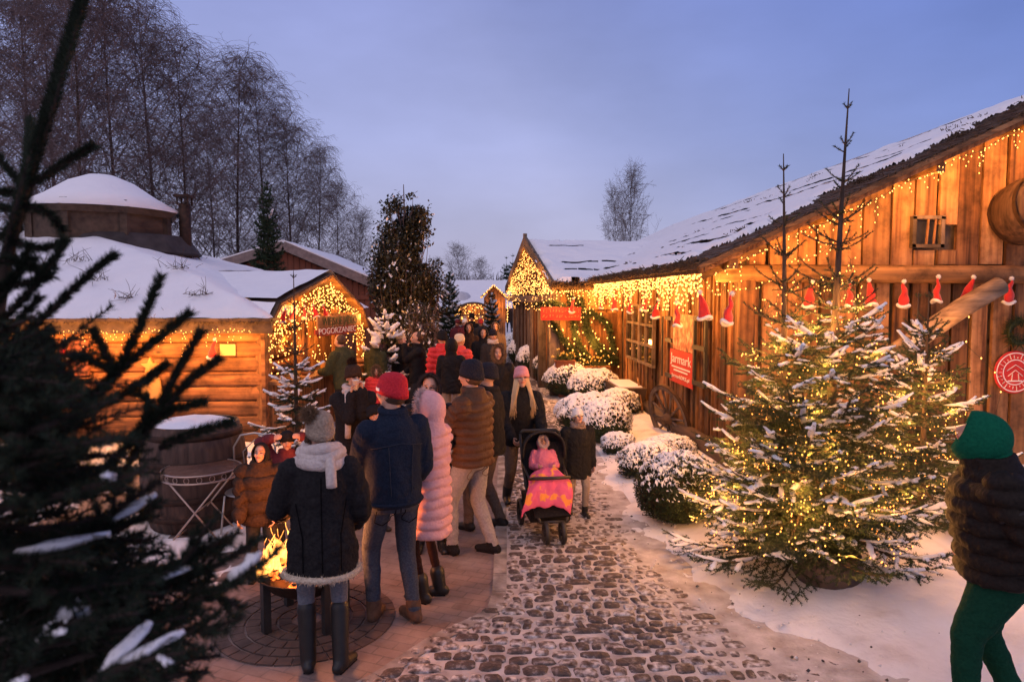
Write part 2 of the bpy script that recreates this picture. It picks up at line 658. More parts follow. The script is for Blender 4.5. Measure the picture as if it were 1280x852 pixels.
def cloth(name, c1, c2=None, scale=60, bump=0.35, rough=0.95, sheen=0.0, **k):
    return mat(name, c1, c2 or [x * 0.7 for x in c1], scale=scale, bump=bump, rough=rough, sheen=sheen, spec=0.08, **k)


SKIN = mat('skin', (0.46, 0.25, 0.17), (0.55, 0.31, 0.22), scale=18, rough=0.55, spec=0.35)
M_EYE = mat('eye_dark', (0.02, 0.015, 0.012), (0.03, 0.02, 0.015), rough=0.2, spec=0.5)
M_LIP = mat('lips', (0.36, 0.11, 0.09), (0.40, 0.13, 0.11), rough=0.5)
M_BROW = mat('eyebrow', (0.10, 0.06, 0.035), (0.14, 0.085, 0.05), rough=0.9)
BLACKCLOTH = cloth('black_cloth', (0.010, 0.010, 0.012), (0.022, 0.021, 0.022))
BLACKPUFF = cloth('black_nylon', (0.008, 0.008, 0.010), (0.016, 0.016, 0.018), rough=0.6)
DARKCLOTH = cloth('charcoal_cloth', (0.022, 0.021, 0.024), (0.04, 0.038, 0.04))
DARKBROWN = cloth('dark_brown_cloth', (0.03, 0.018, 0.013), (0.055, 0.034, 0.025))
DENIM_DK = cloth('dark_denim', (0.008, 0.013, 0.025), (0.018, 0.026, 0.046), scale=80)
DENIM_BL = cloth('blue_grey_denim', (0.034, 0.042, 0.060), (0.066, 0.076, 0.098), scale=70)
DENIM_GR = cloth('grey_denim', (0.09, 0.10, 0.125), (0.16, 0.17, 0.19), scale=70)
GREYTROU = cloth('grey_trouser', (0.22, 0.20, 0.20), (0.32, 0.30, 0.30), scale=60)
BROWNTROU = cloth('brown_trouser', (0.10, 0.07, 0.055), (0.15, 0.11, 0.085), scale=60)
BEIGETROU = cloth('beige_trouser', (0.30, 0.23, 0.18), (0.38, 0.30, 0.24), scale=60)
PINKPUFF = cloth('pink_nylon', (0.62, 0.32, 0.32), (0.70, 0.40, 0.39), rough=0.6)
BROWNPUFF = cloth('brown_nylon', (0.060, 0.030, 0.018), (0.10, 0.055, 0.034), rough=0.5)
REDPUFF = cloth('red_nylon', (0.60, 0.035, 0.04), (0.68, 0.06, 0.06), rough=0.6)
REDPUFF2 = cloth('coral_red_nylon', (0.62, 0.07, 0.07), (0.70, 0.10, 0.09), rough=0.6)
GREENCLOTH = cloth('green_fleece', (0.003, 0.070, 0.038), (0.006, 0.105, 0.055))
GREENPANTS = cloth('dark_green_fleece', (0.004, 0.032, 0.018), (0.008, 0.050, 0.028))
KHAKI = cloth('dark_green_cloth', (0.035, 0.04, 0.022), (0.06, 0.065, 0.035))
MAROON = cloth('maroon_cloth', (0.10, 0.02, 0.025), (0.15, 0.035, 0.04))
CREAMFUR = mat('cream_fleece', (0.50, 0.41, 0.30), (0.66, 0.56, 0.43), scale=60, rough=1, bump=1.0, bscale=90)
PINKFUR = mat('pale_pink_fur', (0.66, 0.46, 0.42), (0.78, 0.60, 0.55), scale=60, rough=1, bump=1.0, bscale=90)
BROWNFUR = mat('brown_fur', (0.14, 0.08, 0.045), (0.30, 0.19, 0.11), scale=60, rough=1, bump=1.0, bscale=90)
KNITBEIGE = mat('beige_knit', (0.24, 0.18, 0.13), (0.42, 0.34, 0.26), scale=70, rough=1, bump=1.0, bscale=80)
KNITRED = mat('red_knit', (0.44, 0.016, 0.028), (0.60, 0.03, 0.045), scale=70, rough=1, bump=0.8, bscale=80)
KNITPINK = mat('pink_knit', (0.62, 0.24, 0.26), (0.74, 0.34, 0.35), scale=70, rough=1, bump=0.8, bscale=80)
KNITNAVY = mat('navy_knit', (0.007, 0.008, 0.015), (0.018, 0.019, 0.03), scale=70, rough=1, bump=0.8, bscale=80)
KNITWHITE = mat('white_knit', (0.78, 0.73, 0.67), (0.88, 0.84, 0.79), scale=70, rough=1, bump=0.8, bscale=80)
KNITCREAM = mat('cream_knit', (0.66, 0.52, 0.36), (0.78, 0.66, 0.48), scale=70, rough=1, bump=0.8, bscale=80)
SCARFPALE = mat('pale_scarf', (0.42, 0.36, 0.33), (0.60, 0.54, 0.50), scale=40, rough=1, bump=0.6, bscale=70)
SCARFBR = mat('grey_brown_scarf', (0.14, 0.10, 0.09), (0.24, 0.18, 0.16), scale=40, rough=1, bump=0.6, bscale=70)
HAIRBLOND = mat('blond_hair', (0.50, 0.34, 0.18), (0.68, 0.50, 0.30), scale=30, stretch=(1, 1, 0.1), rough=0.5)
HAIRBROWN = mat('brown_hair', (0.045, 0.024, 0.014), (0.09, 0.05, 0.03), scale=30, rough=0.6)
LEATHER = mat('black_leather', (0.008, 0.008, 0.008), (0.018, 0.017, 0.016), scale=20, rough=0.45, spec=0.4)
SUEDE = mat('brown_suede', (0.07, 0.035, 0.02), (0.12, 0.065, 0.04), scale=30, rough=0.9)
TIGHTS = cloth('dark_tights', (0.02, 0.010, 0.010), (0.035, 0.018, 0.016))


def spikes(mb, P, N, ln, w=0.004, m=0):
    """short fur: thin triangles at P along N"""
    n = len(P)
    N = N / (np.linalg.norm(N, axis=1)[:, None] + 1e-9)
    a, b = frame_np(N)
    t = rng.uniform(0, 2 * math.pi, n)[:, None]
    s = np.cos(t) * a + np.sin(t) * b
    V = np.stack([P - s * w, P + s * w, P + N * ln * rng.uniform(0.6, 1.2, (n, 1)) + rng.normal(0, ln * 0.25, (n, 3))], 1)
    mb.add(V.reshape(-1, 3), np.arange(n * 3).reshape(-1, 3), m)


def furring(mb, pts, r, ln, dens, m=0):
    """furry tube along a closed loop of points"""
    pts = np.array([list(p) for p in pts])
    n = len(pts)
    k = rng.integers(0, n, dens)
    t = rng.uniform(0, 1, (dens, 1))
    P = pts[k] * (1 - t) + pts[(k + 1) % n] * t
    D = rng.normal(0, 1, (dens, 3))
    D /= np.linalg.norm(D, axis=1)[:, None]
    mb.tube(list(pts) + [pts[0], pts[1]], r, 8, m, caps=False)
    spikes(mb, P + D * r * 0.8, D, ln, ln * 0.16, m)


def person(label, loc, yaw, H=1.72, feet=((-0.11, 0.02), (0.11, -0.02)), hands=None, head=(0, 0), lean=0, twist=0,
           build=1.0, top=None, bottom=None, shoes=None, hat=None, hair=None, scarf=None, vox=0.008, fingers=True,
           curl=0.5, lift=(0, 0), hand_mat=None, glasses=False, z0=0.0, hide_legs=False, collar=True, group=None):
    k = H / 1.75
    hips = Vector((0, 0, 0.94))
    rot = Matrix.Rotation(-R(lean), 3, 'X') @ Matrix.Rotation(R(twist), 3, 'Z')
    rn = np.array(rot)
    # hips sink a little when the stance is wide
    spread = max(math.hypot(f[0], f[1]) for f in feet)
    hips.z -= 0.5 * spread * spread

    def T(P):
        P = np.asarray(P, float).reshape(-1, 3)
        return (P - np.array([0, 0, 0.94])) @ rn.T + np.array(hips)

    def Tv(*p):
        return Vector(T([p])[0])

    def Tcoat(P, L=0):
        P = np.asarray(P, float).reshape(-1, 3)
        w = np.clip((P[:, 2:3] - .72) / .3, 0, 1)
        w = w * w * (3 - 2 * w)
        return (P + np.array([0, 0, hips.z - .94])) * (1 - w) + T(P) * w
    b = build
    body = MB()
    loft(body, [(0.84, .14 * b, .10 * b, 0), (0.88, .165 * b, .12 * b, 0), (.96, .165 * b, .122 * b, 0), (1.07, .145 * b, .108 * b, 0), (1.2, .155 * b, .112 * b, 0),
                (1.32, .168 * b, .115 * b, -.005), (1.38, .160 * b, .10 * b, -.01), (1.43, .115, .08, -.01), (1.485, .066, .06, 0)], T)
    # head frame
    hc = Tv(0, 0.025, 1.635)
    hr = rot @ Matrix.Rotation(R(head[0]), 3, 'Z') @ Matrix.Rotation(-R(head[1]), 3, 'X')
    hn = np.array(hr)

    def Hd(x, y, z):
        return hc + hr @ Vector((x, y, z))
    caps(body, Tv(0, 0, 1.44), Hd(0, -0.01, -0.07), .058, .055)
    hm = hr.to_4x4()
    body.ell(Hd(0, -.012, .025), (.075, .096, .094), hm)
    body.ell(Hd(0, .022, -.028), (.059, .068, .086), hm)
    body.ell(Hd(0, .058, -.092), (.026, .024, .022), hm)
    for s in (-1, 1):
        body.ell(Hd(.034 * s, .062, -.022), (.028, .026, .028), hm)
        body.ell(Hd(.077 * s, -.006, -.008), (.009, .02, .032), hm)
        caps(body, Hd(.012 * s, .083, .027), Hd(.042 * s, .068, .028), .011, .009, 6)
    caps(body, Hd(0, .088, .018), Hd(0, .108, -.022), .009, .0145, 8)
    body.ell(Hd(0, .087, -.053), (.024, .012, .0085), hm)
    # arms
    if hands is None:
        hands = ((-.25, .06, .84), (.25, .06, .84))
    arms = []
    for s, W in zip((-1, 1), hands):
        S = Tv(.178 * s * b, 0, 1.385)
        W = W if len(W) == 3 else W[:3]
        E, Wp = ik(S, Tv(*W), .29, .26, rot @ Vector((.5 * s, -.75, -.6)))
        arms.append((S, E, Wp))
        caps(body, S, E, .05, .042)
        caps(body, E, Wp, .04, .028)
        d = (Wp - E).normalized()
        inward = rot @ Vector((-s, 0.35, 0.1))
        n = (inward - d * inward.dot(d)).normalized()
        q = d.cross(n).normalized()          # across the palm
        hmx = Matrix((q, n, d)).transposed().to_4x4()
        body.ell(Wp + d * .05, (.040, .016, .052), hmx)
        if fingers:
            for i, (o, L) in enumerate(((-.030, .062), (-.010, .076), (.010, .080), (.030, .070))):
                p = Wp + d * .085 + q * o
                ang = 0
                for j, fr in enumerate((.42, .33, .25)):
                    ang += R(75 * curl) * (0.55 if j == 0 else 0.8)
                    v = d * math.cos(ang) + n * math.sin(ang)
                    p2 = p + v * L * fr * 1.08
                    caps(body, p, p2, .0095 - .001 * j, .009 - .001 * j, 6)
                    p = p2
            # thumb leaves the side of the palm near its base
            side = q * (1 if (q.dot(rot @ Vector((0, 1, .4))) > 0) else -1)
            p = Wp + d * .03 + side * .028
            v1 = (d * .75 + side * .65 + n * .35).normalized()
            p2 = p + v1 * .042
            caps(body, p, p2, .0125, .011, 6)
            caps(body, p2, p2 + (v1 * .5 + d * .6 + n * .25).normalized() * .034, .0105, .009, 6)
        else:
            body.ell(Wp + d * .10 + n * .01, (.034, .018, .05), hmx)
    # legs
    legs = []
    for s, f, lf in zip((-1, 1), feet, lift):
        J = Vector(hips) + rot @ Vector((.09 * s, 0, -.02))
        J.z = hips.z - .02
        an = Vector((f[0], f[1], .085 + lf))
        K, an = ik(J, an, .43, .425, Vector((.12 * s, 1, 0)))
        ft = f[2] if len(f) > 2 else 8 * s
        fd = Matrix.Rotation(-R(ft), 3, 'Z') @ Vector((0, 1, 0))
        if lf > 0.03:
            fd = (fd + Vector((0, 0, -lf * 3))).normalized()
        legs.append((J, K, an, fd))
        if not hide_legs:
            lw = min(1.0, (bottom or {}).get('w', 1) * .92)
            caps(body, J, K, .083 * b * lw, .055 * lw)
            caps(body, K, an, .052 * lw, .036 * min(1, lw + .15))
            caps(body, an + Vector((0, 0, -.045)) - fd * .03, an + Vector((0, 0, -.055)) + fd * .13, .032, .024)
    hcn = np.array(hc)

    def wfun(V):
        # keep detail in face and hands, smooth elsewhere
        w = np.ones(len(V))
        w[np.linalg.norm(V - hcn, axis=1) < .15] = .45
        for (_, _, Wp) in arms:
            w[np.linalg.norm(V - np.array(Wp), axis=1) < .2] = .3
        return w
    V, Fq = remesh(body, vox, 4, wfun)
    # face colours by place in the head
    C = (V[Fq].mean(1) - hcn) @ hn
    mi = np.zeros(len(Fq), dtype=np.int32)
    fr = C[:, 1] > .045
    ax = np.abs(C[:, 0])
    mi[fr & (ax > .018) & (ax < .046) & (C[:, 2] > -.002) & (C[:, 2] < .011)] = 1
    mi[fr & (C[:, 1] > .075) & (ax < .024) & (C[:, 2] > -.062) & (C[:, 2] < -.045)] = 2
    mi[fr & (ax > .014) & (ax < .05) & (C[:, 2] > .025) & (C[:, 2] < .034)] = 3
    out = MB()
    out.add(V, Fq, mi, True)
    out.v = [v * k for v in out.v]
    root = out.build('person', [SKIN, M_EYE, M_LIP, M_BROW])
    root.location = (loc[0], loc[1], z0)
    root.rotation_euler = (0, 0, R(yaw))
    tag(root, label, 'person', group)

    def part(name, mb, m, parent=None):
        mb.v = [v * k for v in mb.v]
        return mb.build(name, m, parent or root, local=True)

    # ---------------- trousers
    if bottom and not hide_legs:
        t = MB()
        wd = bottom.get('w', 1.0)
        loft(t, [(0.82, .16 * b, .12 * b, 0), (0.88, .185 * b, .145 * b, 0), (.96, .182 * b, .142 * b, 0), (1.06, .165 * b, .128 * b, 0)], T)
        for (J, K, an, fd) in legs:
            caps(t, J, K, .098 * b * wd, .072 * wd, 14)
            caps(t, K, an + Vector((0, 0, bottom.get('hem', .0))), .070 * wd, .052 * wd, 14)
        V, Fq = remesh(t, max(vox, .011), 5)
        N = vnormals(V, Fq)
        V = V + N * (snoise(V[:, 0] * 9 + V[:, 1] * 7, V[:, 2] * 20, 3, 3)[:, None] * .009 * np.clip(1.1 - V[:, 2:3], .2, 1))
        o = MB().add(V, Fq, 0, True)
        tr_o = part('trousers', o, bottom['mat'])
        if bottom.get('pockets'):
            pk = MB()
            for s in (-1, 1):
                z0p = hips.z - .075
                x0p = .095 * s
                seam(V, [(x0p - .06, z0p), (x0p + .06, z0p), (x0p + .055, z0p - .11), (x0p, z0p - .14), (x0p - .055, z0p - .11), (x0p - .06, z0p)], .0032, pk)
            seam(V, [(0, hips.z + .05), (0, hips.z - .12)], .0035, pk)
            if pk.n:
                part('pocket_stitching', pk, bottom['pockets'], tr_o)
    # ---------------- shoes
    if shoes and not hide_legs:
        for (J, K, an, fd) in legs:
            s = MB()
            up = Vector((0, 0, 1))
            sd = fd.cross(up).normalized()
            u2 = sd.cross(fd)
            fm = Matrix((sd, fd, u2)).transposed().to_4x4()
            zb = an - u2 * .085
            s.ell(zb + fd * -.03 + u2 * .04, (.042, .055, .046), fm)
            s.ell(zb + fd * .06 + u2 * .038, (.046, .09, .042), fm)
            s.ell(zb + fd * .13 + u2 * .03, (.044, .062, .034), fm)
            hh = shoes.get('h', .12)
            caps(s, an - u2 * .03, an + (K - an).normalized() * (hh - .085), .054, .056 if hh < .2 else .066, 12)
            V, Fq = remesh(s, max(vox, .009), 3)
            if lf_ground(an):
                V[:, 2] = np.maximum(V[:, 2], 0.002)
            o = MB().add(V, Fq, 0, True)
            # sole
            o.box(Vector(zb) + fd * .055 + u2 * .007, (.066, .20, .013), fm, 1)
            part('boot' if hh > .2 else 'shoe', o, [shoes['mat'], shoes.get('sole', BLACKCLOTH)])
    # ---------------- jacket / coat
    if top:
        c = MB()
        L = top.get('len', .82)          # hem height
        th = top.get('th', .03)
        fl = top.get('flare', 0)
        zz = []
        for z, rx, ry, yo in [(L, .168 * b + fl, .128 * b + fl, 0), (max(L + .02, .9), .17 * b + fl * .7, .13 * b + fl * .7, 0), (max(L + .04, 1.0), .160 * b + fl * .3, .125 * b + fl * .3, 0),
                              (1.12, .157 * b, .122 * b, .004), (1.24, .166 * b, .126 * b, .004), (1.33, .170 * b, .120 * b, 0), (1.39, .150 * b, .104 * b, -.006),
                              (1.435, .108 * b, .09, -.008), (1.475, .072, .074, -.004), (1.535, .062, .068, .002)]:
            zz.append((z, rx + th, ry + th, yo))
        loft(c, zz, (lambda P: Tcoat(P, L)) if L < .8 else T, 28)

        for (S, E, W) in arms:
            sl = top.get('sleeve', 1.0)
            We = E + (W - E) * sl
            caps(c, S, E, .062 + th * .85, .052 + th * .7, 14)
            caps(c, E, We, .050 + th * .7, .040 + th * .55, 14)
        V, Fq = remesh(c, max(vox * 1.15, .009), 5)
        N = vnormals(V, Fq)
        # coordinate along the nearest limb
        segs = [(np.array(Tcoat([[0, 0, L]])[0]), np.array(T([[0, 0, 1.45]])[0]), .17 * b)]
        for (S, E, W) in arms:
            segs += [(np.array(S), np.array(E), .06), (np.array(E), np.array(W), .05)]
        best = np.full(len(V), 9.0)
        tc = np.zeros(len(V))
        for p, q, rr in segs:
            d = q - p
            Ls = np.linalg.norm(d)
            d = d / Ls
            t = np.clip((V - p) @ d, 0, Ls)
            dist = np.linalg.norm(V - p - t[:, None] * d, axis=1) / rr
            better = dist < best
            best[better] = dist[better]
            tc[better] = t[better]
        st = top.get('style', 'plain')
        if st == 'puffer':
            pt = top.get('pitch', .075)
            g = np.abs(np.sin(math.pi * tc / pt + .75 * snoise(V[:, 0] * 5 + tc, V[:, 1] * 5 + V[:, 2] * 2, 5, 3)))
            am = .30 + .14 * snoise(V[:, 0] * 9, V[:, 1] * 9 + tc * 7, 15, 2)
            V = V + N * ((g ** .6 - .6) * pt * am)[:, None]
            V = V + N * (snoise(V[:, 0] * 22 + V[:, 1] * 19, V[:, 2] * 24, 8, 2)[:, None] * .008)
        else:
            fo = top.get('fold', .017)
            V = V + N * (snoise(V[:, 0] * 8 + V[:, 2] * 3 + V[:, 1] * 3, tc * 7 + V[:, 0] * 4 + V[:, 1] * 6, 8, 3)[:, None] * fo)
            V = V + N * ((np.abs(snoise(V[:, 0] * 13 + tc * 5, tc * 12 - V[:, 0] * 7 + V[:, 1] * 9, 12, 2)) - .3)[:, None] * fo * .8)
        o = MB().add(V, Fq, 0, True)
        m = top['mat']
        jk = part(top.get('name', 'jacket'), o, m)
        if top.get('stitch'):
            h = MB()
            for ln_ in top['stitch'][1]:
                seam(V, ln_, .0036, h)
            if h.n:
                part('stitching', h, top['stitch'][0], jk)
        if top.get('hem'):
            h = MB()
            a = np.linspace(0, 2 * math.pi, 40, endpoint=False)
            pts = np.stack([(zz[0][1] + .004) * np.cos(a), (zz[0][2] + .004) * np.sin(a), np.full(40, L + .012) + .008 * np.sin(a * 2)], -1)
            pts = Tcoat(pts, L) if L < .8 else T(pts)
            furring(h, pts, .022, .02, 1600)
            part('hem_trim', h, top['hem'], jk)
            for (S, E, W) in arms:
                h = MB()
                d = (W - E).normalized()
                x, y = perp(d)
                furring(h, [W - d * .01 + x * .05 * math.cos(t) + y * .05 * math.sin(t) for t in np.linspace(0, 6.28, 16, endpoint=False)], .014, .014, 300)
                part('cuff', h, top['hem'], jk)
        if 'collar' not in top and not (hat and hat['kind'] == 'hood') and not scarf:
            top = dict(top, collar=top['mat'])
        if top.get('collar'):
            h = MB()
            pts = T([(.078 * math.cos(t), .002 + .082 * math.sin(t), 1.515 + .012 * math.sin(t)) for t in np.linspace(0, 6.28, 26, endpoint=False)])
            if top.get('collar_fur'):
                furring(h, pts, .03, .022, 1200)
            else:
                h.tube(list(pts) + [pts[0], pts[1]], .027, 10, caps=False)
            part('collar', h, top['collar'], jk)
        if top.get('seams'):
            h = MB()
            for zc in top['seams']:
                ring = [(r[1] + .008, r[2] + .008) for r in zz if abs(r[0] - zc) < .07][:1] or [(.2, .16)]
                pts = T([((.193 * b + th * .2) * math.cos(t), (.147 * b + th * .2) * math.sin(t) - .002, zc) for t in np.linspace(0, 6.28, 30, endpoint=False)])
                h.tube(list(pts) + [pts[0]], .016, 6, caps=False)
            part('waistband', h, m, jk)
        if top.get('stripe'):
            h = MB()
            S, E, W = arms[0]
            d = (E - S).normalized()
            x, y = perp(d)
            h.tube([S + d * .12 + (x * math.cos(t) + y * math.sin(t)) * .098 for t in np.linspace(0, 6.28, 20)], .012, 6, caps=False)
            part('sleeve_stripe', h, top['stripe'], jk)
    # ---------------- hat
    if hat:
        kind = hat['kind']
        h = MB()
        if kind in ('beanie', 'pompom', 'cap'):
            tall = hat.get('tall', .118)
            n, mm = 44, 16
            u = np.arange(n) * 2 * math.pi / n
            rows = []
            prof = [(-.012, 1.0), (-.016, 1.05), (.012, 1.07), (.034, 1.06), (.042, 1.01), (.06, .985)]
            for z, f in prof:
                rows.append((z, f))
            for t in np.linspace(.2, 1, 9):
                rows.append((.06 + (tall - .04) * math.sin(t * math.pi / 2), max(.985 * math.cos(t * math.pi / 2) ** .75, .015)))
            U = np.array([[(.088 * f * math.cos(a) * (1 + .012 * math.cos(22 * a)), -.012 + .108 * f * math.sin(a) * (1 + .012 * math.cos(22 * a)),
                            z + (.022 * math.sin(a) + .004 if z < .05 else .01)) for a in u] for z, f in rows])
            P = U.reshape(-1, 3) @ hn.T + hcn
            i = np.arange(len(rows) - 1)[:, None] * n
            j = np.arange(n)[None]
            kk = (j + 1) % n
            h.add(P, np.stack([i + j, i + kk, i + n + kk, i + n + j], -1).reshape(-1, 4), 0, True)
            ho = part('knitted_hat' if kind != 'cap' else 'cap', h, hat['mat'])
            if kind == 'pompom':
                pm = MB()
                pc = np.array(Hd(*hat.get('pom', (0, -.03, .17))))
                D = rng.normal(0, 1, (1500, 3))
                D /= np.linalg.norm(D, axis=1)[:, None]
                pr = hat.get('pomr', .05)
                pm.ell(pc, (pr * .8,) * 3)
                spikes(pm, pc + D * pr * .6, D, pr * .6, .004)
                part('pompom', pm, hat.get('pommat', hat['mat']), ho)
            if hat.get('patch'):
                pb = MB()
                for xx in np.linspace(-.03, .03, 5):
                    a1 = R(90) + R(hat.get('patch_at', 0)) + xx / .1
                    p = Hd(.097 * math.cos(a1), -.012 + .119 * math.sin(a1), .03)
                    q = Hd(.097 * math.cos(a1 + .17), -.012 + .119 * math.sin(a1 + .17), .03)
                    pb.beam(p, q, .004, .02)
                part('hat_patch', pb, M_PAINTW, ho)
        elif kind == 'hood':
            # shell round the head, open to the front
            op = R(hat.get('open', 55))
            n, mm = 40, 14
            u = np.arange(n) * 2 * math.pi / n
            rows = []
            rad = np.array(hat.get('r', (.118, .142, .15)))
            for t in np.linspace(0, 1, mm):
                th_ = op + (math.pi - .03 - op) * t
                rows.append((math.sin(th_), math.cos(th_), 1.0))
            inner = [(math.sin(op), math.cos(op), .9), (math.sin(op + .5), math.cos(op + .5), .88), (math.sin(op + 1.2), math.cos(op + 1.2), .87)][::-1]
            rows = inner + rows
            U = np.array([[(rad[0] * s_ * math.cos(a) * f, rad[1] * c_ * f - .012 + hat.get('fwd', 0) * max(0, math.sin(a)) * max(0, c_), rad[2] * s_ * math.sin(a) * f + .0 - .02 * (1 - math.sin(a)) * .5) for a in u] for s_, c_, f in rows])
            U[..., 0] += .006 * snoise(U[..., 2] * 18, U[..., 1] * 14, 4, 2)
            P = U.reshape(-1, 3) @ hn.T + hcn
            i = np.arange(len(rows) - 1)[:, None] * n
            j = np.arange(n)[None]
            kk = (j + 1) % n
            h.add(P, np.stack([i + j, i + kk, i + n + kk, i + n + j], -1).reshape(-1, 4), 0, True)
            # neck piece
            loft(h, [(1.42, .13, .11, -.01), (1.5, .10, .105, -.012), (1.58, .088, .092, -.025)], T, 24)
            ho = part('hood', h, hat['mat'])
            if hat.get('fur'):
                fb = MB()
                pts = [Hd(rad[0] * math.sin(op) * math.cos(a), rad[1] * math.cos(op) - .012, rad[2] * math.sin(op) * math.sin(a) - .02 * (1 - math.sin(a)) * .5) for a in u]
                furring(fb, pts, hat.get('furr', .02), hat.get('furl', .035), 2200)
                part('fur_trim', fb, hat['fur'], ho)
    if hair:
        h = MB()
        ln = hair.get('len', .3)
        rr_ = random.Random(3)
        if hair.get('kind') == 'bun':
            h.ell(Hd(0, -.03, -.01 if hat else .022), (.080, .088, .075 if hat else .095), hm)
        for i in range(hair.get('n', 90)):
            s = rr_.choice((-1, 1))
            az = rr_.uniform(.1, 2.2)
            x, y = .080 * math.sin(az) * s, .085 * math.cos(az) * .6
            p0 = Hd(x * .9, y - .01, .05)
            p1 = Hd(x * 1.08, y + .005, -.05)
            fwd_ = hair.get('fwd', 1)
            p2 = Tv(s * (.085 + rr_.uniform(0, .06)), .08 * fwd_ + rr_.uniform(-.03, .07) * fwd_, 1.46 + rr_.uniform(-.02, .02))
            p3 = Tv(s * (.09 + rr_.uniform(-.01, .085)), .135 * fwd_ + rr_.uniform(-.03, .03), 1.46 - ln * rr_.uniform(.6, 1.0))
            pts = []
            for t in np.linspace(0, 1, 9):
                a_ = (1 - t) ** 3 * p0 + 3 * (1 - t) ** 2 * t * p1 + 3 * (1 - t) * t * t * p2 + t ** 3 * p3
                pts.append(a_)
            h.tube(pts, np.linspace(.0075, .002, 9) * rr_.uniform(.6, 1.3), 5)
        part('hair', h, hair['mat'])
    if scarf:
        h = MB()
        for j, (rz, rw, dz) in enumerate(((.095, .034, 0), (.088, .032, .045)) if not scarf.get('big') else ((.135, .045, -.03), (.118, .046, .015), (.10, .042, .06))):
            pts = T([((rz + .012 * math.sin(3 * t + j)) * math.cos(t), .01 + (rz + .012 * math.cos(2 * t + j)) * math.sin(t), 1.475 + dz + .012 * math.sin(2 * t + j * 2)) for t in np.linspace(0, 6.28, 30, endpoint=False)])
            h.tube(list(pts) + [pts[0], pts[1]], rw, 10, caps=False)
        e = scarf.get('end')
        if e:
            for x0, y0, L2 in e:
                pts = T([(x0 * (1 + .1 * t), (y0 * (.9 + .55 * math.sin(min(1, t * 1.6) * 1.57))), 1.485 - L2 * t) for t in np.linspace(0, 1, 8)])
                b0 = h.n
                h.tube(pts, .034, 8)
        V = None
        part('scarf', h, scarf['mat'])
    if glasses:
        h = MB()
        for s in (-1, 1):
            pts = [Hd(.032 * s + .021 * math.cos(t), .108 - .25 * abs(.032 * s + .021 * math.cos(t)) ** 1.3, .004 + .018 * math.sin(t)) for t in np.linspace(0, 6.28, 16)]
            h.tube(pts, .0022, 5, caps=False)
            h.tube([Hd(.053 * s, .1, .006), Hd(.078 * s, .0, .006)], .002, 5)
        part('glasses', h, LEATHER)
    root['_arms'] = 0
    del root['_arms']
    PEOPLE.append((root, [(rootpt(root, S * k), rootpt(root, E * k), rootpt(root, W * k)) for S, E, W in arms], hc * k))
    return root


PEOPLE = []


def rootpt(root, p):
    return Matrix.Translation(root.location) @ root.rotation_euler.to_matrix().to_4x4() @ Vector(p)


def seam(V, line, r, mb):
    """stitched line following the back of a garment; line: (x, z) points"""
    pts = []
    for (x0, z0), (x1, z1) in zip(line[:-1], line[1:]):
        n = max(2, int(math.hypot(x1 - x0, z1 - z0) / .015))
        for t in np.linspace(0, 1, n, endpoint=False):
            x, z = x0 + (x1 - x0) * t, z0 + (z1 - z0) * t
            k = (np.abs(V[:, 0] - x) < .016) & (np.abs(V[:, 2] - z) < .016)
            if k.any():
                pts.append((x, V[k, 1].min() - .0005, z))
    if len(pts) > 3:
        P = np.array(pts)
        P[1:-1, 1] = (P[:-2, 1] + P[1:-1, 1] * 2 + P[2:, 1]) / 4
        mb.tube(P, r, 5)


def lf_ground(an):
    return an.z < .13



def feet_at(px, py):
    g = G(px, py)
    return (g.x, g.y)


def by_head(px, py, H):
    """ground position of a standing person whose head top shows at px,py"""
    d = ray(px, py)
    p = CAM + d * ((H - CAM_H) / d.z)
    return (p.x, p.y)
# ------------------------------------------------------------------ ground
g = MB()
g.box((0, 900, -0.53), (4000, 4000, 1.0))
tag(g.build('ground', M_TRODDEN), kind='structure')

# paved square on the left
m = bpy.data.materials.new('brick_paving')
m.use_nodes = True
nt = m.node_tree
bs = nt.nodes['Principled BSDF']
bs.inputs['Roughness'].default_value = 0.7
tc = nt.nodes.new('ShaderNodeTexCoord')
mp = nt.nodes.new('ShaderNodeMapping')
mp.inputs['Rotation'].default_value = (0, 0, R(24))
nt.links.new(tc.outputs['Object'], mp.inputs[0])
br = nt.nodes.new('ShaderNodeTexBrick')
br.inputs['Scale'].default_value = 1.0
br.inputs['Brick Width'].default_value = 0.20
br.inputs['Row Height'].default_value = 0.10
br.inputs['Mortar Size'].default_value = 0.006
br.inputs['Color1'].default_value = (0.12, 0.076, 0.063, 1)
br.inputs['Color2'].default_value = (0.175, 0.112, 0.094, 1)
br.inputs['Mortar'].default_value = (0.075, 0.05, 0.042, 1)
nt.links.new(mp.outputs[0], br.inputs['Vector'])
nz = nt.nodes.new('ShaderNodeTexNoise')
nz.inputs['Scale'].default_value = 2.6
nz.inputs['Detail'].default_value = 13
nz.inputs['Roughness'].default_value = 0.7
nt.links.new(tc.outputs['Object'], nz.inputs['Vector'])
cr = nt.nodes.new('ShaderNodeValToRGB')
cr.color_ramp.elements[0].position = 0.36
cr.color_ramp.elements[0].color = (0, 0, 0, 1)
cr.color_ramp.elements[1].position = 0.80
cr.color_ramp.elements[1].color = (0.75, 0.75, 0.75, 1)
nt.links.new(nz.outputs['Fac'], cr.inputs[0])
mx = nt.nodes.new('ShaderNodeMix')
mx.data_type = 'RGBA'
nt.links.new(cr.outputs[0], mx.inputs['Factor'])
nt.links.new(br.outputs['Color'], mx.inputs[6])
mx.inputs[7].default_value = (0.34, 0.285, 0.265, 1)
nt.links.new(mx.outputs[2], bs.inputs['Base Color'])
bp = nt.nodes.new('ShaderNodeBump')
bp.inputs['Strength'].default_value = 0.5
bp.inputs['Distance'].default_value = 0.01
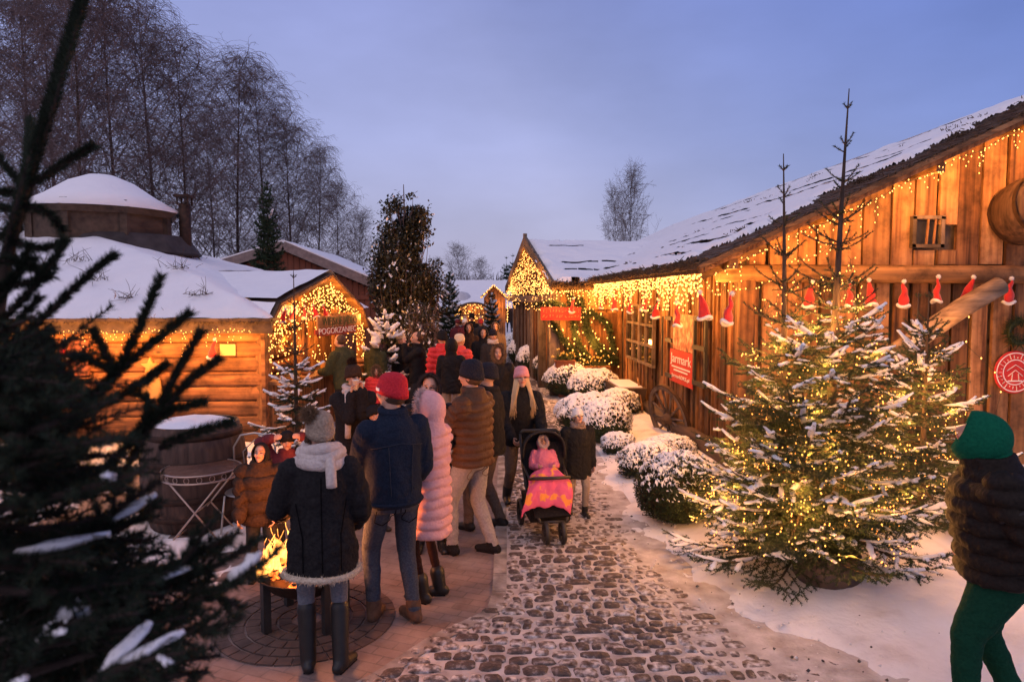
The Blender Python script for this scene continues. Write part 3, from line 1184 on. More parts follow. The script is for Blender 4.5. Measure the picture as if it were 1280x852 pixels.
iv = nt.nodes.new('ShaderNodeMath')
iv.operation = 'SUBTRACT'
nt.links.new(nz.outputs['Fac'], iv.inputs[0])
nt.links.new(br.outputs['Fac'], iv.inputs[1])
nt.links.new(iv.outputs[0], bp.inputs['Height'])
nt.links.new(bp.outputs[0], bs.inputs['Normal'])
M_BRICK = m

LB = [G(430, 872), G(480, 846), G(548, 800), G(600, 776), G(622, 764), G(629, 740), G(630, 680), G(630, 600), G(632, 520), G(630, 470), G(624, 430), G(618, 408)]
LB = [(p.x, p.y) for p in LB]
LB = [(LB[0][0] - .6, 2.6)] + LB
RB = [G(1150, 875), G(1085, 850), G(965, 795), G(872, 748), G(800, 680), G(768, 640), G(745, 600), G(728, 565), G(704, 520), G(682, 480), G(660, 440), G(644, 410)]
RB = [(p.x, p.y) for p in RB]
RB = [(RB[0][0] + .8, 2.6)] + RB
lbx, lby = np.array(LB).T
rbx, rby = np.array(RB).T


def left_edge(y):
    return np.interp(y, lby, lbx)


def right_edge(y):
    return np.interp(y, rby, rbx)


pv = MB()
ys = np.concatenate([[-2.0, 0, 2.0], lby])
xs = np.concatenate([[lbx[0]] * 3, lbx])
V = [(x, y, 0.0) for x, y in zip(xs, ys)] + [(-14, y, 0.0) for y in ys]
n = len(xs)
pv.add(V, [[i + n, i, i + 1, i + n + 1] for i in range(n - 1)])
tag(pv.build('brick_paving', M_BRICK), kind='structure')

# cobbled lane: every stone is a small dome in a bed of packed snow
M_BED = mat('packed_snow_joint', (0.24, 0.205, 0.19), (0.60, 0.57, 0.56), scale=6, rough=0.85, bump=0.6, bscale=40, detail=9)
M_COB = mat('granite_cobble', (0.042, 0.033, 0.031), (0.31, 0.285, 0.275), scale=26, rough=0.72, bump=0.6, bscale=70, detail=9, spec=0.25, c3=(0.088, 0.070, 0.065), c3pos=0.53, contrast=.24)
M_COB2 = mat('frosted_cobble', (0.045, 0.032, 0.029), (0.60, 0.58, 0.57), scale=20, rough=0.75, bump=0.6, bscale=70, detail=11, spec=0.2, c3=(0.17, 0.14, 0.13), c3pos=0.47, contrast=0.18)
bed = MB()
ys = np.linspace(2.3, 34, 60)
V = [(left_edge(y), y, 0.003) for y in ys] + [(right_edge(y) + .25, y, 0.003) for y in ys]
bed.add(V, [[i, i + 60, i + 61, i + 1] for i in range(59)])
tag(bed.build('lane_bed', M_BED), kind='structure')
cob = MB()
y = 2.4
crow = 0
while y < 26:
    big = y > 11
    rh = rnd.uniform(.085, .145) * (1.5 if big else 1)
    x0, x1 = float(left_edge(y)) + .03, float(right_edge(y)) + .10
    x = x0 + rnd.uniform(-.02, .02)
    while x < x1 - .06:
        w = rnd.choice((.08, .11, .13, .16, .21)) * rnd.uniform(.85, 1.15) * (1.4 if big else 1)
        w = min(w, x1 - x)
        if w > .06:
            yy = y + .07 * math.sin(x * 1.6 + y * .4) + .05 * math.sin(x * 4.1 - y * 2.3) + rnd.uniform(-.022, .022)
            edge = (x1 - x) / max(.3, (x1 - x0))
            sink = (.016 if edge < .16 else .008 if edge < .32 else 0) + max(0, snoise(np.array([x * 1.1]), np.array([y * 1.1]), 9, 2)[0]) * .018
            k = 9
            a0 = rnd.uniform(0, 6.28)
            rings = []
            hx, hy = w * .5 - .003, rh * .5 - .004
            jr = [rnd.uniform(.88, 1.06) for _ in range(k)]
            skew = rnd.uniform(-.22, .22)
            for sc_, z in ((1.0, -.012), (.97, .006), (.80, .0145), (.45, .018)):
                ring = []
                for i in range(k):
                    t = a0 + i * 2 * math.pi / k
                    ca, sa = math.cos(t), math.sin(t)
                    e = 0.52
                    qx, qy = hx * sc_ * jr[i] * math.copysign(abs(ca) ** e, ca), hy * sc_ * jr[i] * math.copysign(abs(sa) ** e, sa)
                    ring.append((x + w / 2 + qx + skew * qy, yy + rh / 2 + qy + skew * .3 * qx, z - sink + rnd.uniform(-.0018, .0018)))
                rings.append(ring)
            V = [p for r_ in rings for p in r_]
            Fs = []
            for r_ in range(3):
                for i in range(k):
                    j = (i + 1) % k
                    Fs.append([r_ * k + i, r_ * k + j, (r_ + 1) * k + j, (r_ + 1) * k + i])
            Fs.append([3 * k + i for i in range(k)])
            frost = .58 + .35 * (edge < .35) + .3 * snoise(np.array([x * .9]), np.array([y * .9]), 3, 2)[0]
            cob.add(V, Fs, 1 if rnd.random() < frost else 0, True)
        x += w
    y += rh
tag(cob.build('cobbled_lane', [M_COB, M_COB2]), kind='structure')

# kerb strip between square and lane
M_KERB = mat('kerb_stone', (0.10, 0.08, 0.07), (0.42, 0.39, 0.37), scale=5, rough=0.8, bump=0.5, bscale=40, detail=9, contrast=.2)
kb = MB()
pts = [Vector((x, y, 0)) for x, y in zip(lbx, lby)]
for i in range(len(pts) - 1):
    L = (pts[i + 1] - pts[i]).length
    k = max(1, int(L / .32))
    for j in range(k):
        p = pts[i].lerp(pts[i + 1], j / k)
        q = pts[i].lerp(pts[i + 1], (j + 1) / k)
        d = (q - p).normalized()
        kb.beam(p + d * .004 + Vector((-.03, 0, .0)), q - d * .004 + Vector((-.03, 0, .0)), .115, .024 + rnd.uniform(-.003, .003))
tag(kb.build('kerb', M_KERB), kind='structure')

# ring of stones round the fire bowl
FIRE = G(384, 774)
rg = MB()
for rr, nn, wd in ((.60, 34, .1), (.49, 28, .1), (.38, 22, .1), (.27, 16, .1), (.16, 10, .1)):
    for i in range(nn):
        a0, a1 = 2 * math.pi * (i + .04) / nn, 2 * math.pi * (i + .96) / nn
        h = .010 + rnd.uniform(0, .003)
        V = []
        for z in (0, h):
            for r_ in (rr - wd / 2 + .004, rr + wd / 2 - .004):
                for a_ in (a0, a1):
                    V.append((FIRE.x + r_ * math.cos(a_), FIRE.y + r_ * math.sin(a_), z))
        rg.add(V, [[4, 6, 7, 5], [0, 1, 5, 4], [2, 6, 7, 3], [0, 4, 6, 2], [1, 3, 7, 5]])
tag(rg.build('fire_ring_paving', mat('dark_paver', (0.06, 0.04, 0.035), (0.13, 0.085, 0.07), scale=9, rough=.8, bump=.4)), kind='structure')

# snow along the right-hand side, heaped against the barn
xs = np.linspace(-0.3, 9, 190)
ys = np.linspace(2.2, 24, 300)
X, Y = np.meshgrid(xs, ys)
E = right_edge(Y)
D = X - E
nz_ = snoise(X * 1.3, Y * 1.3, 2, 4)
nf = snoise(X * 7, Y * 7, 4, 3)
Z = -.02 + .045 * np.clip((D + .16 * nz_ + .20 * nf - .04) / .28, 0, 1) + .13 * np.clip((D - .25) / 1.0, 0, 1) ** 1.3 + .04 * nz_ * np.clip(D / .6, 0, 1) + .012 * nf * np.clip(D / .4, 0, 1)
Z = np.where(D < -.02, -.03, Z)
M_BANK = mat('bank_snow', (0.50, 0.465, 0.45), (0.80, 0.785, 0.78), scale=2.5, rough=0.8, bump=0.9, bscale=16, detail=9, c3=(0.72, 0.70, 0.69), c3pos=0.45)
bk = MB().grid(X, Y, Z, mask=(D[:-1, :-1] > -.12))
tag(bk.build('snow_bank', M_BANK), kind='structure')

# crumbs of snow and grit kicked up along the edge of the lane
cl = MB()
n = 600
Yc = 2.6 + 12 * rng.uniform(0, 1, n) ** 1.4
Xc = right_edge(Yc) + rng.normal(.12, .33, n)
Dc = Xc - right_edge(Yc)
Zc = np.interp(Dc, [-.5, 0, .3, 1.3], [.012, .02, .05, .16])
D6 = np.array([[1, 0, 0], [0, 1, 0], [-1, 0, 0], [0, -1, 0], [0, 0, .7], [0, 0, -.7]])
rr_ = rng.uniform(.004, .017, (n, 1, 1)) * rng.uniform(.6, 1.3, (n, 6, 3))
Vc = np.stack([Xc, Yc, Zc], -1)[:, None] + D6[None] * rr_
Tc = np.array([[0, 1, 4], [1, 2, 4], [2, 3, 4], [3, 0, 4], [1, 0, 5], [2, 1, 5], [3, 2, 5], [0, 3, 5]])
cl.add(Vc.reshape(-1, 3), (np.arange(n)[:, None, None] * 6 + Tc[None]).reshape(-1, 3), np.repeat((rng.uniform(0, 1, n) < .3).astype(np.int32), 8), True)
tag(cl.build('snow_crumbs', [M_BANK, M_COB]), kind='stuff')

# thin drifts left lying on the square
xs = np.linspace(-9, -1.0, 170)
ys = np.linspace(4.2, 13, 190)
X, Y = np.meshgrid(xs, ys)
bx, by = G(245, 655).x, G(245, 655).y - .1
dist = np.hypot(X - bx, (Y - by))
Z = .10 * np.exp(-((dist - .62) / .2) ** 2) - .02 + .05 * snoise(X * 1.1, Y * 1.1, 6, 4) + .02 * snoise(X * 6, Y * 6, 3, 3) + .06 * np.clip((Y - 9.3) / 1.5, 0, 1) + .05 * np.clip((-2.9 - X) * .35, 0, 1) - .07 * np.clip((X + 2.2) / .8, 0, 1)
dr = MB().grid(X, Y, Z, mask=(Z[:-1, :-1] > -.012))
tag(dr.build('snow_drift', M_BANK), kind='structure')


# ------------------------------------------------------------------ the timber barn on the right
BX, BY = 3.4, 8.7
EX, EZ = 2.62, 2.77
SL = .4625
RX, RZ = 7.9, 2.77 + .4625 * (7.9 - 2.62)
Y0, Y1 = 8.0, 28.5
barn = thing('timber_barn', 'long timber barn of upright boards with snowy shingle roof and red poster', 'barn', (BX, BY, 0))
PL = [M_PLANK, M_PLANK2, M_PLANK3, M_WEATHER]


def roof_z(x):
    return EZ + SL * (min(x, 2 * RX - x) - EX)


# side wall
w = MB()
w.box((BX + .16, (BY + 28) / 2 + .02, 1.38), (.04, 28 - BY - .1, 2.76), mat=3)
y = BY + .02
while y < 15.9:
    wd = rnd.uniform(.12, .22)
    d = rnd.choice((0, .018, .032, .045))
    h = 2.86
    w.box((BX + .06 - d, y + wd / 2, .22 + h / 2), (.05, wd - rnd.uniform(.012, .03), h), Matrix.Rotation(R(rnd.uniform(-.4, .4)), 4, 'X'), rnd.choice((0, 0, 1, 1, 2, 2)))
    if rnd.random() < .55:
        w.box((BX + .02 - d, y + wd + .004, .22 + h / 2), (.03, rnd.uniform(.035, .06), h), None, rnd.choice((0, 2, 2)))
    y += wd
y = 15.9
while y < 28:
    w.box((BX + .06, y + .14, 1.45), (.05, .27, 2.6), None, rnd.choice((2, 3, 3)))
    y += .28
side = w.build('wall', PL, barn)
# long foot log against the wall
lg = MB()
lg.tube([(BX - .1, BY - .05, .24), (BX - .12, 12, .22), (BX - .1, 15.8, .22)], [.13, .125, .11], 12)
lg.tube([(BX - .28, 13.0, .12), (BX - .27, 15.5, .12)], [.10, .1], 10)
lg.build('foot_log', M_DARKLOG, barn)

# front gable wall
w = MB()
w.prism([(BX + .1, 0), (2 * RX - BX - .1, 0), (2 * RX - BX - .1, roof_z(BX) - .05), (RX, RZ - .25), (BX + .1, roof_z(BX) - .05)], 'y', BY + .14, BY + .18, 3)
x = BX
while x < 2 * RX - BX:
    wd = rnd.uniform(.20, .36)
    d = rnd.choice((0, .02, .045))
    w.box((x + wd / 2, BY + .07 - d, .1 + 1.27), (wd - rnd.uniform(.02, .06), .05, 2.54), Matrix.Rotation(R(rnd.uniform(-.5, .5)), 4, 'Y'), rnd.choice((0, 0, 1, 1, 2)))
    x += wd
x = BX + .05
while x < 2 * RX - BX:
    wd = rnd.uniform(.24, .44)
    d = rnd.choice((0, .02, .045, .07))
    zt = min(roof_z(x), roof_z(x + wd)) - .10
    ztb = [roof_z(x) - .1, roof_z(x + wd - .02) - .1]
    zb = 2.80 + rnd.uniform(-.03, .02)
    if not (x < 6.05 and x + wd > 5.72) and min(ztb) > zb + .05:
        w.prism([(x, zb), (x + wd - .03, zb), (x + wd - .03, ztb[1]), (x, ztb[0])], 'y', BY + .05 - d, BY + .10 - d, rnd.choice((0, 0, 1, 1, 2)))
    elif min(ztb) > zb + .05:
        # boards below and above the little window
        w.prism([(x, zb), (x + wd - .02, zb), (x + wd - .02, 3.0), (x, 3.0)], 'y', BY + .05 - d, BY + .10 - d, 1)
        if min(ztb) > 3.36:
            w.prism([(x, 3.33), (x + wd - .02, 3.33), (x + wd - .02, ztb[1]), (x, ztb[0])], 'y', BY + .05 - d, BY + .10 - d, 1)
    x += wd
w.build('wall', PL, barn)
bm_ = MB()
bm_.tube([(BX - .35, BY - .02, 2.69), (7, BY - .04, 2.68), (11, BY - .02, 2.70), (2 * RX - BX + .3, BY, 2.68)], [.115, .12, .115, .11], 12)
bm_.build('cross_beam', M_BEAM, barn)
cp = MB()
cp.box((BX + .03, BY - .01, 1.33), (.20, .16, 2.62), None, 0)
cp.build('corner_post', M_PLANK3, barn)
# slanting brace log in front
p0, p1 = A(1150, 421, BY - .45), A(1250, 357, BY - .35)
q = p0 + (p0 - p1) * .35
br_ = MB().tube([q, p0, (p0 + p1) / 2 + Vector((0, 0, .03)), p1], [.12, .125, .125, .12], 14)
br_.build('brace_log', mat('peeled_log', (0.11, 0.07, 0.042), (0.38, 0.26, 0.16), scale=14, stretch=(.12, 1, 1), rough=.8, bump=.9, detail=9, contrast=.2), barn)
# little loft window
wf = MB()
wp = A(1160, 290, BY)
wf.box(wp + Vector((0, .06, 0)), (.34, .03, .32), None, 1)
wo = None
for dx, dz, sx, sz in ((-.19, 0, .05, .40), (.19, 0, .05, .40), (0, .19, .43, .045), (0, -.18, .43, .045)):
    wf.box(wp + Vector((dx, .015, dz)), (sx, .07, sz))
wf.beam(wp + Vector((-.02, .0, -.17)), wp + Vector((.0, .0, .17)), .025, .02, 2)
wf.beam(wp + Vector((.08, .0, -.17)), wp + Vector((.10, .0, .17)), .02, .02, 2)
wf.build('loft_window', [M_WEATHER, M_IRON, M_PLANK2], barn)

# roof: shingle slabs, rake boards, eave thatch, snow
rf = MB()
t = .10
for sgn in (0, 1):
    def fx(x):
        return x if sgn == 0 else 2 * RX - x
    poly = [(fx(EX), EZ - t), (fx(EX), EZ), (RX, RZ), (RX, RZ - t)]
    rf.prism(poly if sgn == 0 else poly[::-1], 'y', Y0, Y1)
# courses of shingles near the open gable edge, each a thin staggered board
for i in range(60):
    u = i / 60
    xx = EX + (RX - EX) * u
    yy = Y0 - .02
    while yy < Y0 + 2.8:
        wd = rnd.uniform(.10, .2)
        c = Vector((xx + .05, yy + wd / 2, EZ + SL * (xx + .05 - EX) + .012 + rnd.uniform(0, .014)))
        rf.box(c, (.17, wd - .008, .016), Matrix.Rotation(-math.atan(SL) + R(5 + rnd.uniform(-2, 2)), 4, 'Y'))
        yy += wd
roof = rf.build('roof', M_SHINGLE, barn)
rk = MB()
for off, th, wd, mi_ in ((0, .035, .11, 0), (.04, .03, .05, 1)):
    rk.beam((EX - .05, Y0 - .02 - off, EZ - .06 + off * .6), (RX, Y0 - .02 - off, RZ - .06 + off * .6), th, wd, mi_, up=(0, 0, 1))
    rk.beam((2 * RX - EX, Y0 - .02 - off, EZ - .06 + off * .6), (RX, Y0 - .02 - off, RZ - .06 + off * .6), th, wd, mi_)
rk.build('rake_board', [M_PLANK, M_BEAM], barn)
for xx in np.arange(EX + .4, RX, 1.25):
    MB().beam((xx, Y0 + .04, roof_z(xx) - .17), (xx, BY + .1, roof_z(xx) - .17), .11, .12).build('rafter', M_BEAM, barn)
for yy in np.arange(Y0 + .3, 15.8, .72):
    MB().beam((EX + .08, yy, EZ - .12), (BX + .1, yy, EZ - .12 + SL * .8), .09, .12).build('rafter', M_BEAM, barn)



def thatch(p, q, mb, drop=.16, n=2600, out=(-1, 0, 0), thick=.08):
    """ragged fringe of straw and moss along an eave"""
    p, q, out = Vector(p), Vector(q), Vector(out)
    ts = rng.uniform(0, 1, n)
    P = np.array(p) + ts[:, None] * np.array(q - p)
    P += np.array(out) * rng.uniform(-.16, .05, (n, 1))
    P[:, 2] += rng.uniform(-.03, thick, n)
    D = np.array(out)[None] * rng.uniform(.1, .9, (n, 1)) + rng.normal(0, .35, (n, 3)) + np.array([[0, 0, -.35]])
    D /= np.linalg.norm(D, axis=1)[:, None]
    segtubes(P, P + D * rng.uniform(.05, drop, (n, 1)), .009, .003, mb)


tb = MB()
tb.beam((EX - .03, Y0 - .03, EZ - .015), (EX - .03, 16.2, EZ - .015), .08, .08)
thatch((EX - .03, Y0 - .05, EZ), (EX - .03, 16.2, EZ - .02), tb, .10, 3200)
thatch((EX + .05, Y0 - .03, EZ + .02), (RX, Y0 - .03, RZ + .02), tb, .05, 500, (0, -.5, .2), .03)
tb.build('eave_thatch', M_THATCH, barn)


def snow_slab(fx, fy, fz, nu, nv, seed, thick=.09, mask=None, rag=None):
    """snow lying on a roof: u,v in 0..1 mapped to the roof; thickness from noise, thinning to the rim"""
    u, v = np.meshgrid(np.linspace(0, 1, nu), np.linspace(0, 1, nv))
    X, Y, Z = fx(u, v), fy(u, v), fz(u, v)
    T_ = thick * (.75 + .5 * snoise(X * .9, Y * .9, seed, 3)) + .015 * snoise(X * 5, Y * 5, seed + 1, 3)
    if mask is not None:
        T_ = T_ * mask(X, Y, u, v) - .02 * (mask(X, Y, u, v) < .25)
    return X, Y, Z + T_, T_


def msk(X, Y, u, v):
    edge = Y - Y0 - .45 - 1.15 * (.5 + .5 * snoise(X * 1.7, X * 0 + 3.3, 21, 3)) - .25 * snoise(X * 3.2, Y * 1.0, 5, 3) - .22 * snoise(X * 8.0, Y * 2.0, 6, 3)
    e = np.clip(edge / .16, 0, 1)
    course = np.abs(((X - EX) / .42) % 1 - .5) * 2          # shingle course lines, blown bare in short dashes
    bare = (course > .80) & (snoise(X * 3.0, Y * .55 + X * 9, 8, 3) > .10 + .022 * (Y - Y0)) & (X > 3.0) & (edge > .7)
    e = np.where(bare, e * .12, e)
    return e * np.clip((X - EX + .06 + .04 * snoise(Y * 2.5, Y * 0, 4, 2)) / .10, 0, 1)


X, Y, Z, T_ = snow_slab(lambda u, v: EX - .02 + (RX - EX + .05) * u, lambda u, v: Y0 + (Y1 - Y0) * v ** 1.5, lambda u, v: EZ + SL * (EX - .02 + (RX - EX + .05) * u - EX) + .018, 240, 520, 2, .10, msk)
sn = MB().grid(X, Y, Z, mask=(T_[:-1, :-1] > -.004))
X2, Y2 = np.meshgrid(np.linspace(RX, 2 * RX - EX, 20), np.linspace(Y0 + .4, Y1, 30))
sn.grid(X2, Y2, EZ + SL * (2 * RX - X2 - EX) + .09)
sn.build('roof_snow', M_SNOW, roof)

# moss and dry grass tufts poking out of the roof snow
ms = MB()
for i in range(20):
    xx = rnd.uniform(EX + .2, RX)
    yy = Y0 + .5 + rnd.random() ** 2 * 9
    zz = EZ + SL * (xx - EX)
    n = 60
    P = np.array([xx, yy, zz + .06]) + rng.normal(0, 1, (n, 3)) * np.array([.05, .14, .015])
    D = rng.normal(0, .7, (n, 3)) + np.array([-.4, -.1, .25])
    D /= np.linalg.norm(D, axis=1)[:, None]
    segtubes(P, P + D * rng.uniform(.03, .06, (n, 1)), .008, .003, ms)
ms.build('roof_moss', M_THATCH, roof)

# ------------------------------------------------------------------ wing with the pointed gable toward the lane
WX, WY0, WYR, WY1, WZE, WZR = 1.35, 16.0, 20.0, 24.0, 2.66, 3.92
wing = thing('gabled_wing', 'wooden cross wing whose pointed gable is covered in fairy lights', 'building', (1.5, 20.2, 0))
rf = MB()


def gx(y):
    return 1.78 - (y - WY0) * .80 / 8.0      # the gable is not square to the lane


for (ya_, za_, yb_, zb_) in ((WY0, WZE, WYR, WZR), (WYR, WZR, WY1, WZE)):
    V = []
    for (y_, z_) in ((ya_, za_ - .1), (ya_, za_), (yb_, zb_), (yb_, zb_ - .1)):
        V += [(gx(y_) - .1, y_, z_), (6.6, y_, z_)]
    rf.add(V, [[0, 2, 4, 6], [7, 5, 3, 1], [0, 1, 3, 2], [2, 3, 5, 4], [4, 5, 7, 6], [6, 7, 1, 0]])
wroof = rf.build('roof', M_SHINGLE, wing)
X, Y, Z, T_ = snow_slab(lambda u, v: gx(WY0 + (WYR - WY0) * v) - .12 + 5.0 * u, lambda u, v: WY0 - .02 + (WYR - WY0 + .05) * v, lambda u, v: WZE + (WZR - WZE) * v + .02, 130, 90, 5, .15,
                        lambda X, Y, u, v: np.clip((Y - WY0 + .05) / .12, 0, 1) * np.clip((X - gx(Y) + .1 + .15 * snoise(Y * 2, Y * 0, 6, 2)) / .25, 0, 1) * np.where((np.abs(((Y - WY0) / .8) % 1 - .5) > .44) & (snoise(X * 1.2, Y * 4, 3, 3) > .28), .1, 1))
sn = MB().grid(X, Y, Z, mask=(T_[:-1, :-1] > -.004))
sn.build('roof_snow', M_SNOW, wroof)
tb = MB()
tb.beam((gx(WY0) - .1, WY0 - .02, WZE - .03), (EX + .1, WY0 - .02, WZE - .03), .1, .13)
thatch((gx(WY0) - .1, WY0 - .03, WZE), (EX + .1, WY0 - .03, WZE), tb, .18, 1500, (0, -1, 0))
tb.build('eave_thatch', M_THATCH, wing)
w = MB()
x = 1.88
while x < BX + .05:
    wd = rnd.uniform(.18, .3)
    w.box((x + wd / 2, WY0 + .42 - rnd.choice((0, .015, .03)), 1.33), (wd - .012, .05, 2.66), Matrix.Rotation(R(rnd.uniform(-.5, .5)), 4, 'Y'), rnd.choice((0, 1, 1, 1)))
    x += wd
w.box((2.64, WY0 + .5, 1.33), (1.55, .03, 2.66), mat=3)
y = WY0 + .42
while y < WY1 - .4:
    wd = rnd.uniform(.25, .4)
    w.box((gx(y + wd / 2) + .16, y + wd / 2, 1.3), (.08, wd - .015, 2.6), None, rnd.choice((3, 3, 2)))
    y += wd
w.build('wall', PL, wing)
pb = MB()
y = WY0 + .3
while y < WY1 - .3:
    wd = .3
    h = WZE + (WZR - WZE) * (1 - abs(y + wd / 2 - WYR) / (WYR - WY0)) - .12
    pb.box((gx(y + wd / 2) + .09, y + wd / 2, (2.5 + h) / 2), (.05, wd - .012, max(.05, h - 2.5)), None, rnd.choice((0, 1)))
    y += wd
pb.build('gable_boards', PL, wing)
pt = MB()
pt.beam((gx(WY0) - .06, WY0 - .05, WZE - .04), (gx(WYR) - .06, WYR, WZR + .12), .07, .22)
pt.beam((gx(WY1) - .06, WY1, WZE - .04), (gx(WYR) - .06, WYR, WZR + .12), .07, .22)
pt.box((gx(WYR) - .06, WYR, WZR + .08), (.11, .14, .42))
pt.box((gx(WY0 + .38) + .06, WY0 + .38, 1.25), (.24, .24, 2.5))
pt.box((gx(WY0 + 1.9) + .06, WY0 + 1.9, 1.2), (.24, .3, 2.4))
pt.beam((gx(WY0 + .2) + .04, WY0 + .2, 2.32), (gx(WY1 - .2) + .04, WY1 - .2, 2.32), .12, .2)
pt.build('bargeboard', M_WEATHER, wing)
# porch posts, door opening and bench of the entrance
dr = MB()
dx = A(752, 440, WY0 + .36)
dr.box((3.02, WY0 + .37, 1.0), (.62, .06, 2.0), None, 0)
dr.build('door', M_PLANK3, wing)
dr = MB()
for xx in (2.68, 3.36):
    dr.box((xx, WY0 + .33, 1.05), (.09, .1, 2.1), None, 0)
dr.box((3.02, WY0 + .33, 2.13), (.78, .1, .09), None, 0)
dr.build('door_frame', M_PLANK, wing)

# ------------------------------------------------------------------ log hut with the snow mound roof on the left
HX0, HX1, HY0, HY1 = -13.5, -3.45, 11.0, 20.5
hut = thing('log_hut', 'low log hut under a mounded snowy roof with dark smoke vent', 'hut', (-8.4, HY0, 0))
w = MB()
z = .13
while z < 1.95:
    d = rnd.uniform(.225, .25)
    rr = d / 2 + .006
    h_ = d / 2 - .007
    for (xa, xb) in ((HX0, -10.2), (-10.195, -6.4), (-6.395, HX1 + .02)):
        yo = rnd.uniform(-.012, .012)
        w.prism([(HY0 + .045 + yo, z - h_ - .004), (HY0 + .015 + yo, z - h_ * .72), (HY0 + .005 + yo, z - h_ * .2), (HY0 + .008 + yo, z + h_ * .4), (HY0 + .025 + yo, z + h_ * .86), (HY0 + .05 + yo, z + h_ + .004), (HY0 + .26, z + h_), (HY0 + .26, z - h_)], 'x', xa, xb)
    w.tube([(HX1 - .13, HY0 + .16, z + .11), (HX1 - .13, 15.5, z + .11)], [rr * .9, rr * .9], 12)
    z += d
w.box((HX1 + .02, HY0 + .10, .98), (.06, .34, 1.94))
w.build('wall', M_LOG, hut)
fb = MB()
fb.box((-8.4, HY0 - .16, 1.93), (10.3, .07, .22), None, 0)
fb.box((-8.4, HY0 + .0, 2.03), (10.3, .5, .05), None, 0)
thatch((HX0, HY0 - .18, 2.02), (HX1 + .1, HY0 - .18, 2.02), fb, .09, 2600, (0, -1, 0), .04)
fb.build('fascia', M_DARKLOG, hut)
xs = np.linspace(HX0 - .2, HX1 + .15, 150)
ys = np.linspace(HY0 - .22, HY1, 150)
X, Y = np.meshgrid(xs, ys)
d = np.minimum(np.minimum(X - xs[0], (xs[-1] - X) * .62), np.minimum(Y - ys[0], ys[-1] - Y) * .85)
f = np.clip(d / 3.6, 0, 1)
f = (1 - (1 - f) ** 1.7)
Z = 2.06 + 1.62 * f + .05 * snoise(X * .8, Y * .8, 4, 3) * np.clip(d * 2, 0, 1) + .05 * np.clip(d / .1, 0, 1) + .02 * snoise(X * 4, Y * 4, 5, 3)
mound = MB().grid(X, Y, Z)
mr = mound.build('roof', M_SNOW, hut)
# bushes poking through the snow on the roof
hb = MB()
for (px, py, sp) in ((100, 326, .22), (190, 300, .16), (240, 322, .24), (250, 368, .22), (322, 360, .42), (225, 335, .15), (210, 402, .14), (160, 372, .1), (120, 350, .2), (295, 300, .1), (60, 330, .2)):
    best = None
    dd = ray(px, py)
    for tt in np.linspace(9, 19, 400):
        p = CAM + dd * (tt / dd.y)
        ix, iy = np.searchsorted(xs, p.x), np.searchsorted(ys, p.y)
        if 0 < ix < 150 and 0 < iy < 150 and p.z < Z[iy, ix]:
            best = p
            break
    if best is None:
        continue
    n = 34
    P = np.array(best) + rng.normal(0, 1, (n, 3)) * np.array([sp * .55, .15, .01])
    D = rng.normal(0, .7, (n, 3)) + np.array([0, -.1, .5])
    Q = P + D * rng.uniform(.03, .11, (n, 1))
    segtubes(P, Q, .006, .003, hb)
    D2 = D[:, [1, 0, 2]] * np.array([1, 1, .5])
    segtubes(Q, Q + D2 * .1, .004, .002, hb)
hb.build('roof_heather', M_THATCH, mr)['kind'] = 'stuff'
# smoke vent: dark lantern with a snowy cap
VC = A(128, 262, 15.0)
vt = MB()
vt.lathe([(1.45, 3.30), (1.30, 3.55), (1.30, 4.22), (1.0, 4.3)], 8, (VC.x, VC.y, 0), None, 0, False)
for i in range(8):
    a = i * math.pi / 4
    vt.box((VC.x + 1.30 * math.cos(a), VC.y + 1.30 * math.sin(a), 3.9), (.14, .14, .8))
vo = vt.build('smoke_vent', M_DARKLOG, hut)
cpx = MB()
cpx.lathe([(1.50, 4.16), (1.52, 4.21), (1.05, 4.48), (.62, 4.78), (.26, 4.93), (.01, 4.96)], 40, (VC.x, VC.y, 0), None, 0, True)
cpx.build('vent_snow', M_SNOW, vo)
fc = MB()
fc.lathe([(1.42, 4.04), (1.52, 4.16), (1.46, 4.17), (1.36, 4.06)], 8, (VC.x, VC.y, 0), None, 0, False, True)
fc.build('vent_eave', M_DARKLOG, vo)
ch = MB()
cc = A(231, 262, 15.2)
ch.tube([(cc.x, cc.y, 3.1), (cc.x, cc.y, cc.z + .12)], .12, 10)
ch.box((cc.x, cc.y, cc.z + .28), (.34, .34, .05))
for a in range(4):
    ch.box((cc.x + .11 * (1 if a % 2 else -1), cc.y + .11 * (1 if a // 2 else -1), cc.z + .18), (.03, .03, .18))
ch.build('chimney', M_RUST, hut)
ap = MB()
ap.lathe([(1.62, 3.25), (1.36, 3.62), (1.33, 3.62), (1.5, 3.2)], 12, (VC.x + .25, VC.y + .2, .05), None, 0, False, True)
ap.build('vent_skirt', mat('dark_felt', (.03, .026, .026), (.07, .06, .06), scale=4, rough=.9), vo)
# hatch with shelf on the log wall
ha = MB()
p = A(72, 447, HY0 - .04)
ha.box(p, (.95, .06, .55))
ha.box(p + Vector((.2, -.05, -.33)), (1.1, .22, .04), None, 1)
ha.beam(p + Vector((.45, -.06, -.35)), p + Vector((.62, .08, -.75)), .06, .06, 1)
ha.beam(p + Vector((-.4, -.06, -.35)), p + Vector((-.4, .08, -.75)), .06, .06, 1)
ha.build('hatch', [M_BARN, M_LOG], hut)

# ------------------------------------------------------------------ angled food stall at the end of the hut
Q0 = A(328, 412, 11.0)
Q1 = A(455, 409, 14.5)
sdir = Vector((Q1.x - Q0.x, Q1.y - Q0.y, 0))
SW = sdir.length
sdir.normalize()
snrm = Vector((sdir.y, -sdir.x, 0))       # faces the lane
S0 = Vector((Q0.x, Q0.y, 0))


def on_stall(px, py, off=0.0):
    d = ray(px, py)
    o = S0 + snrm * off
    t = (o - CAM).dot(snrm) / d.dot(snrm)
    return CAM + d * t


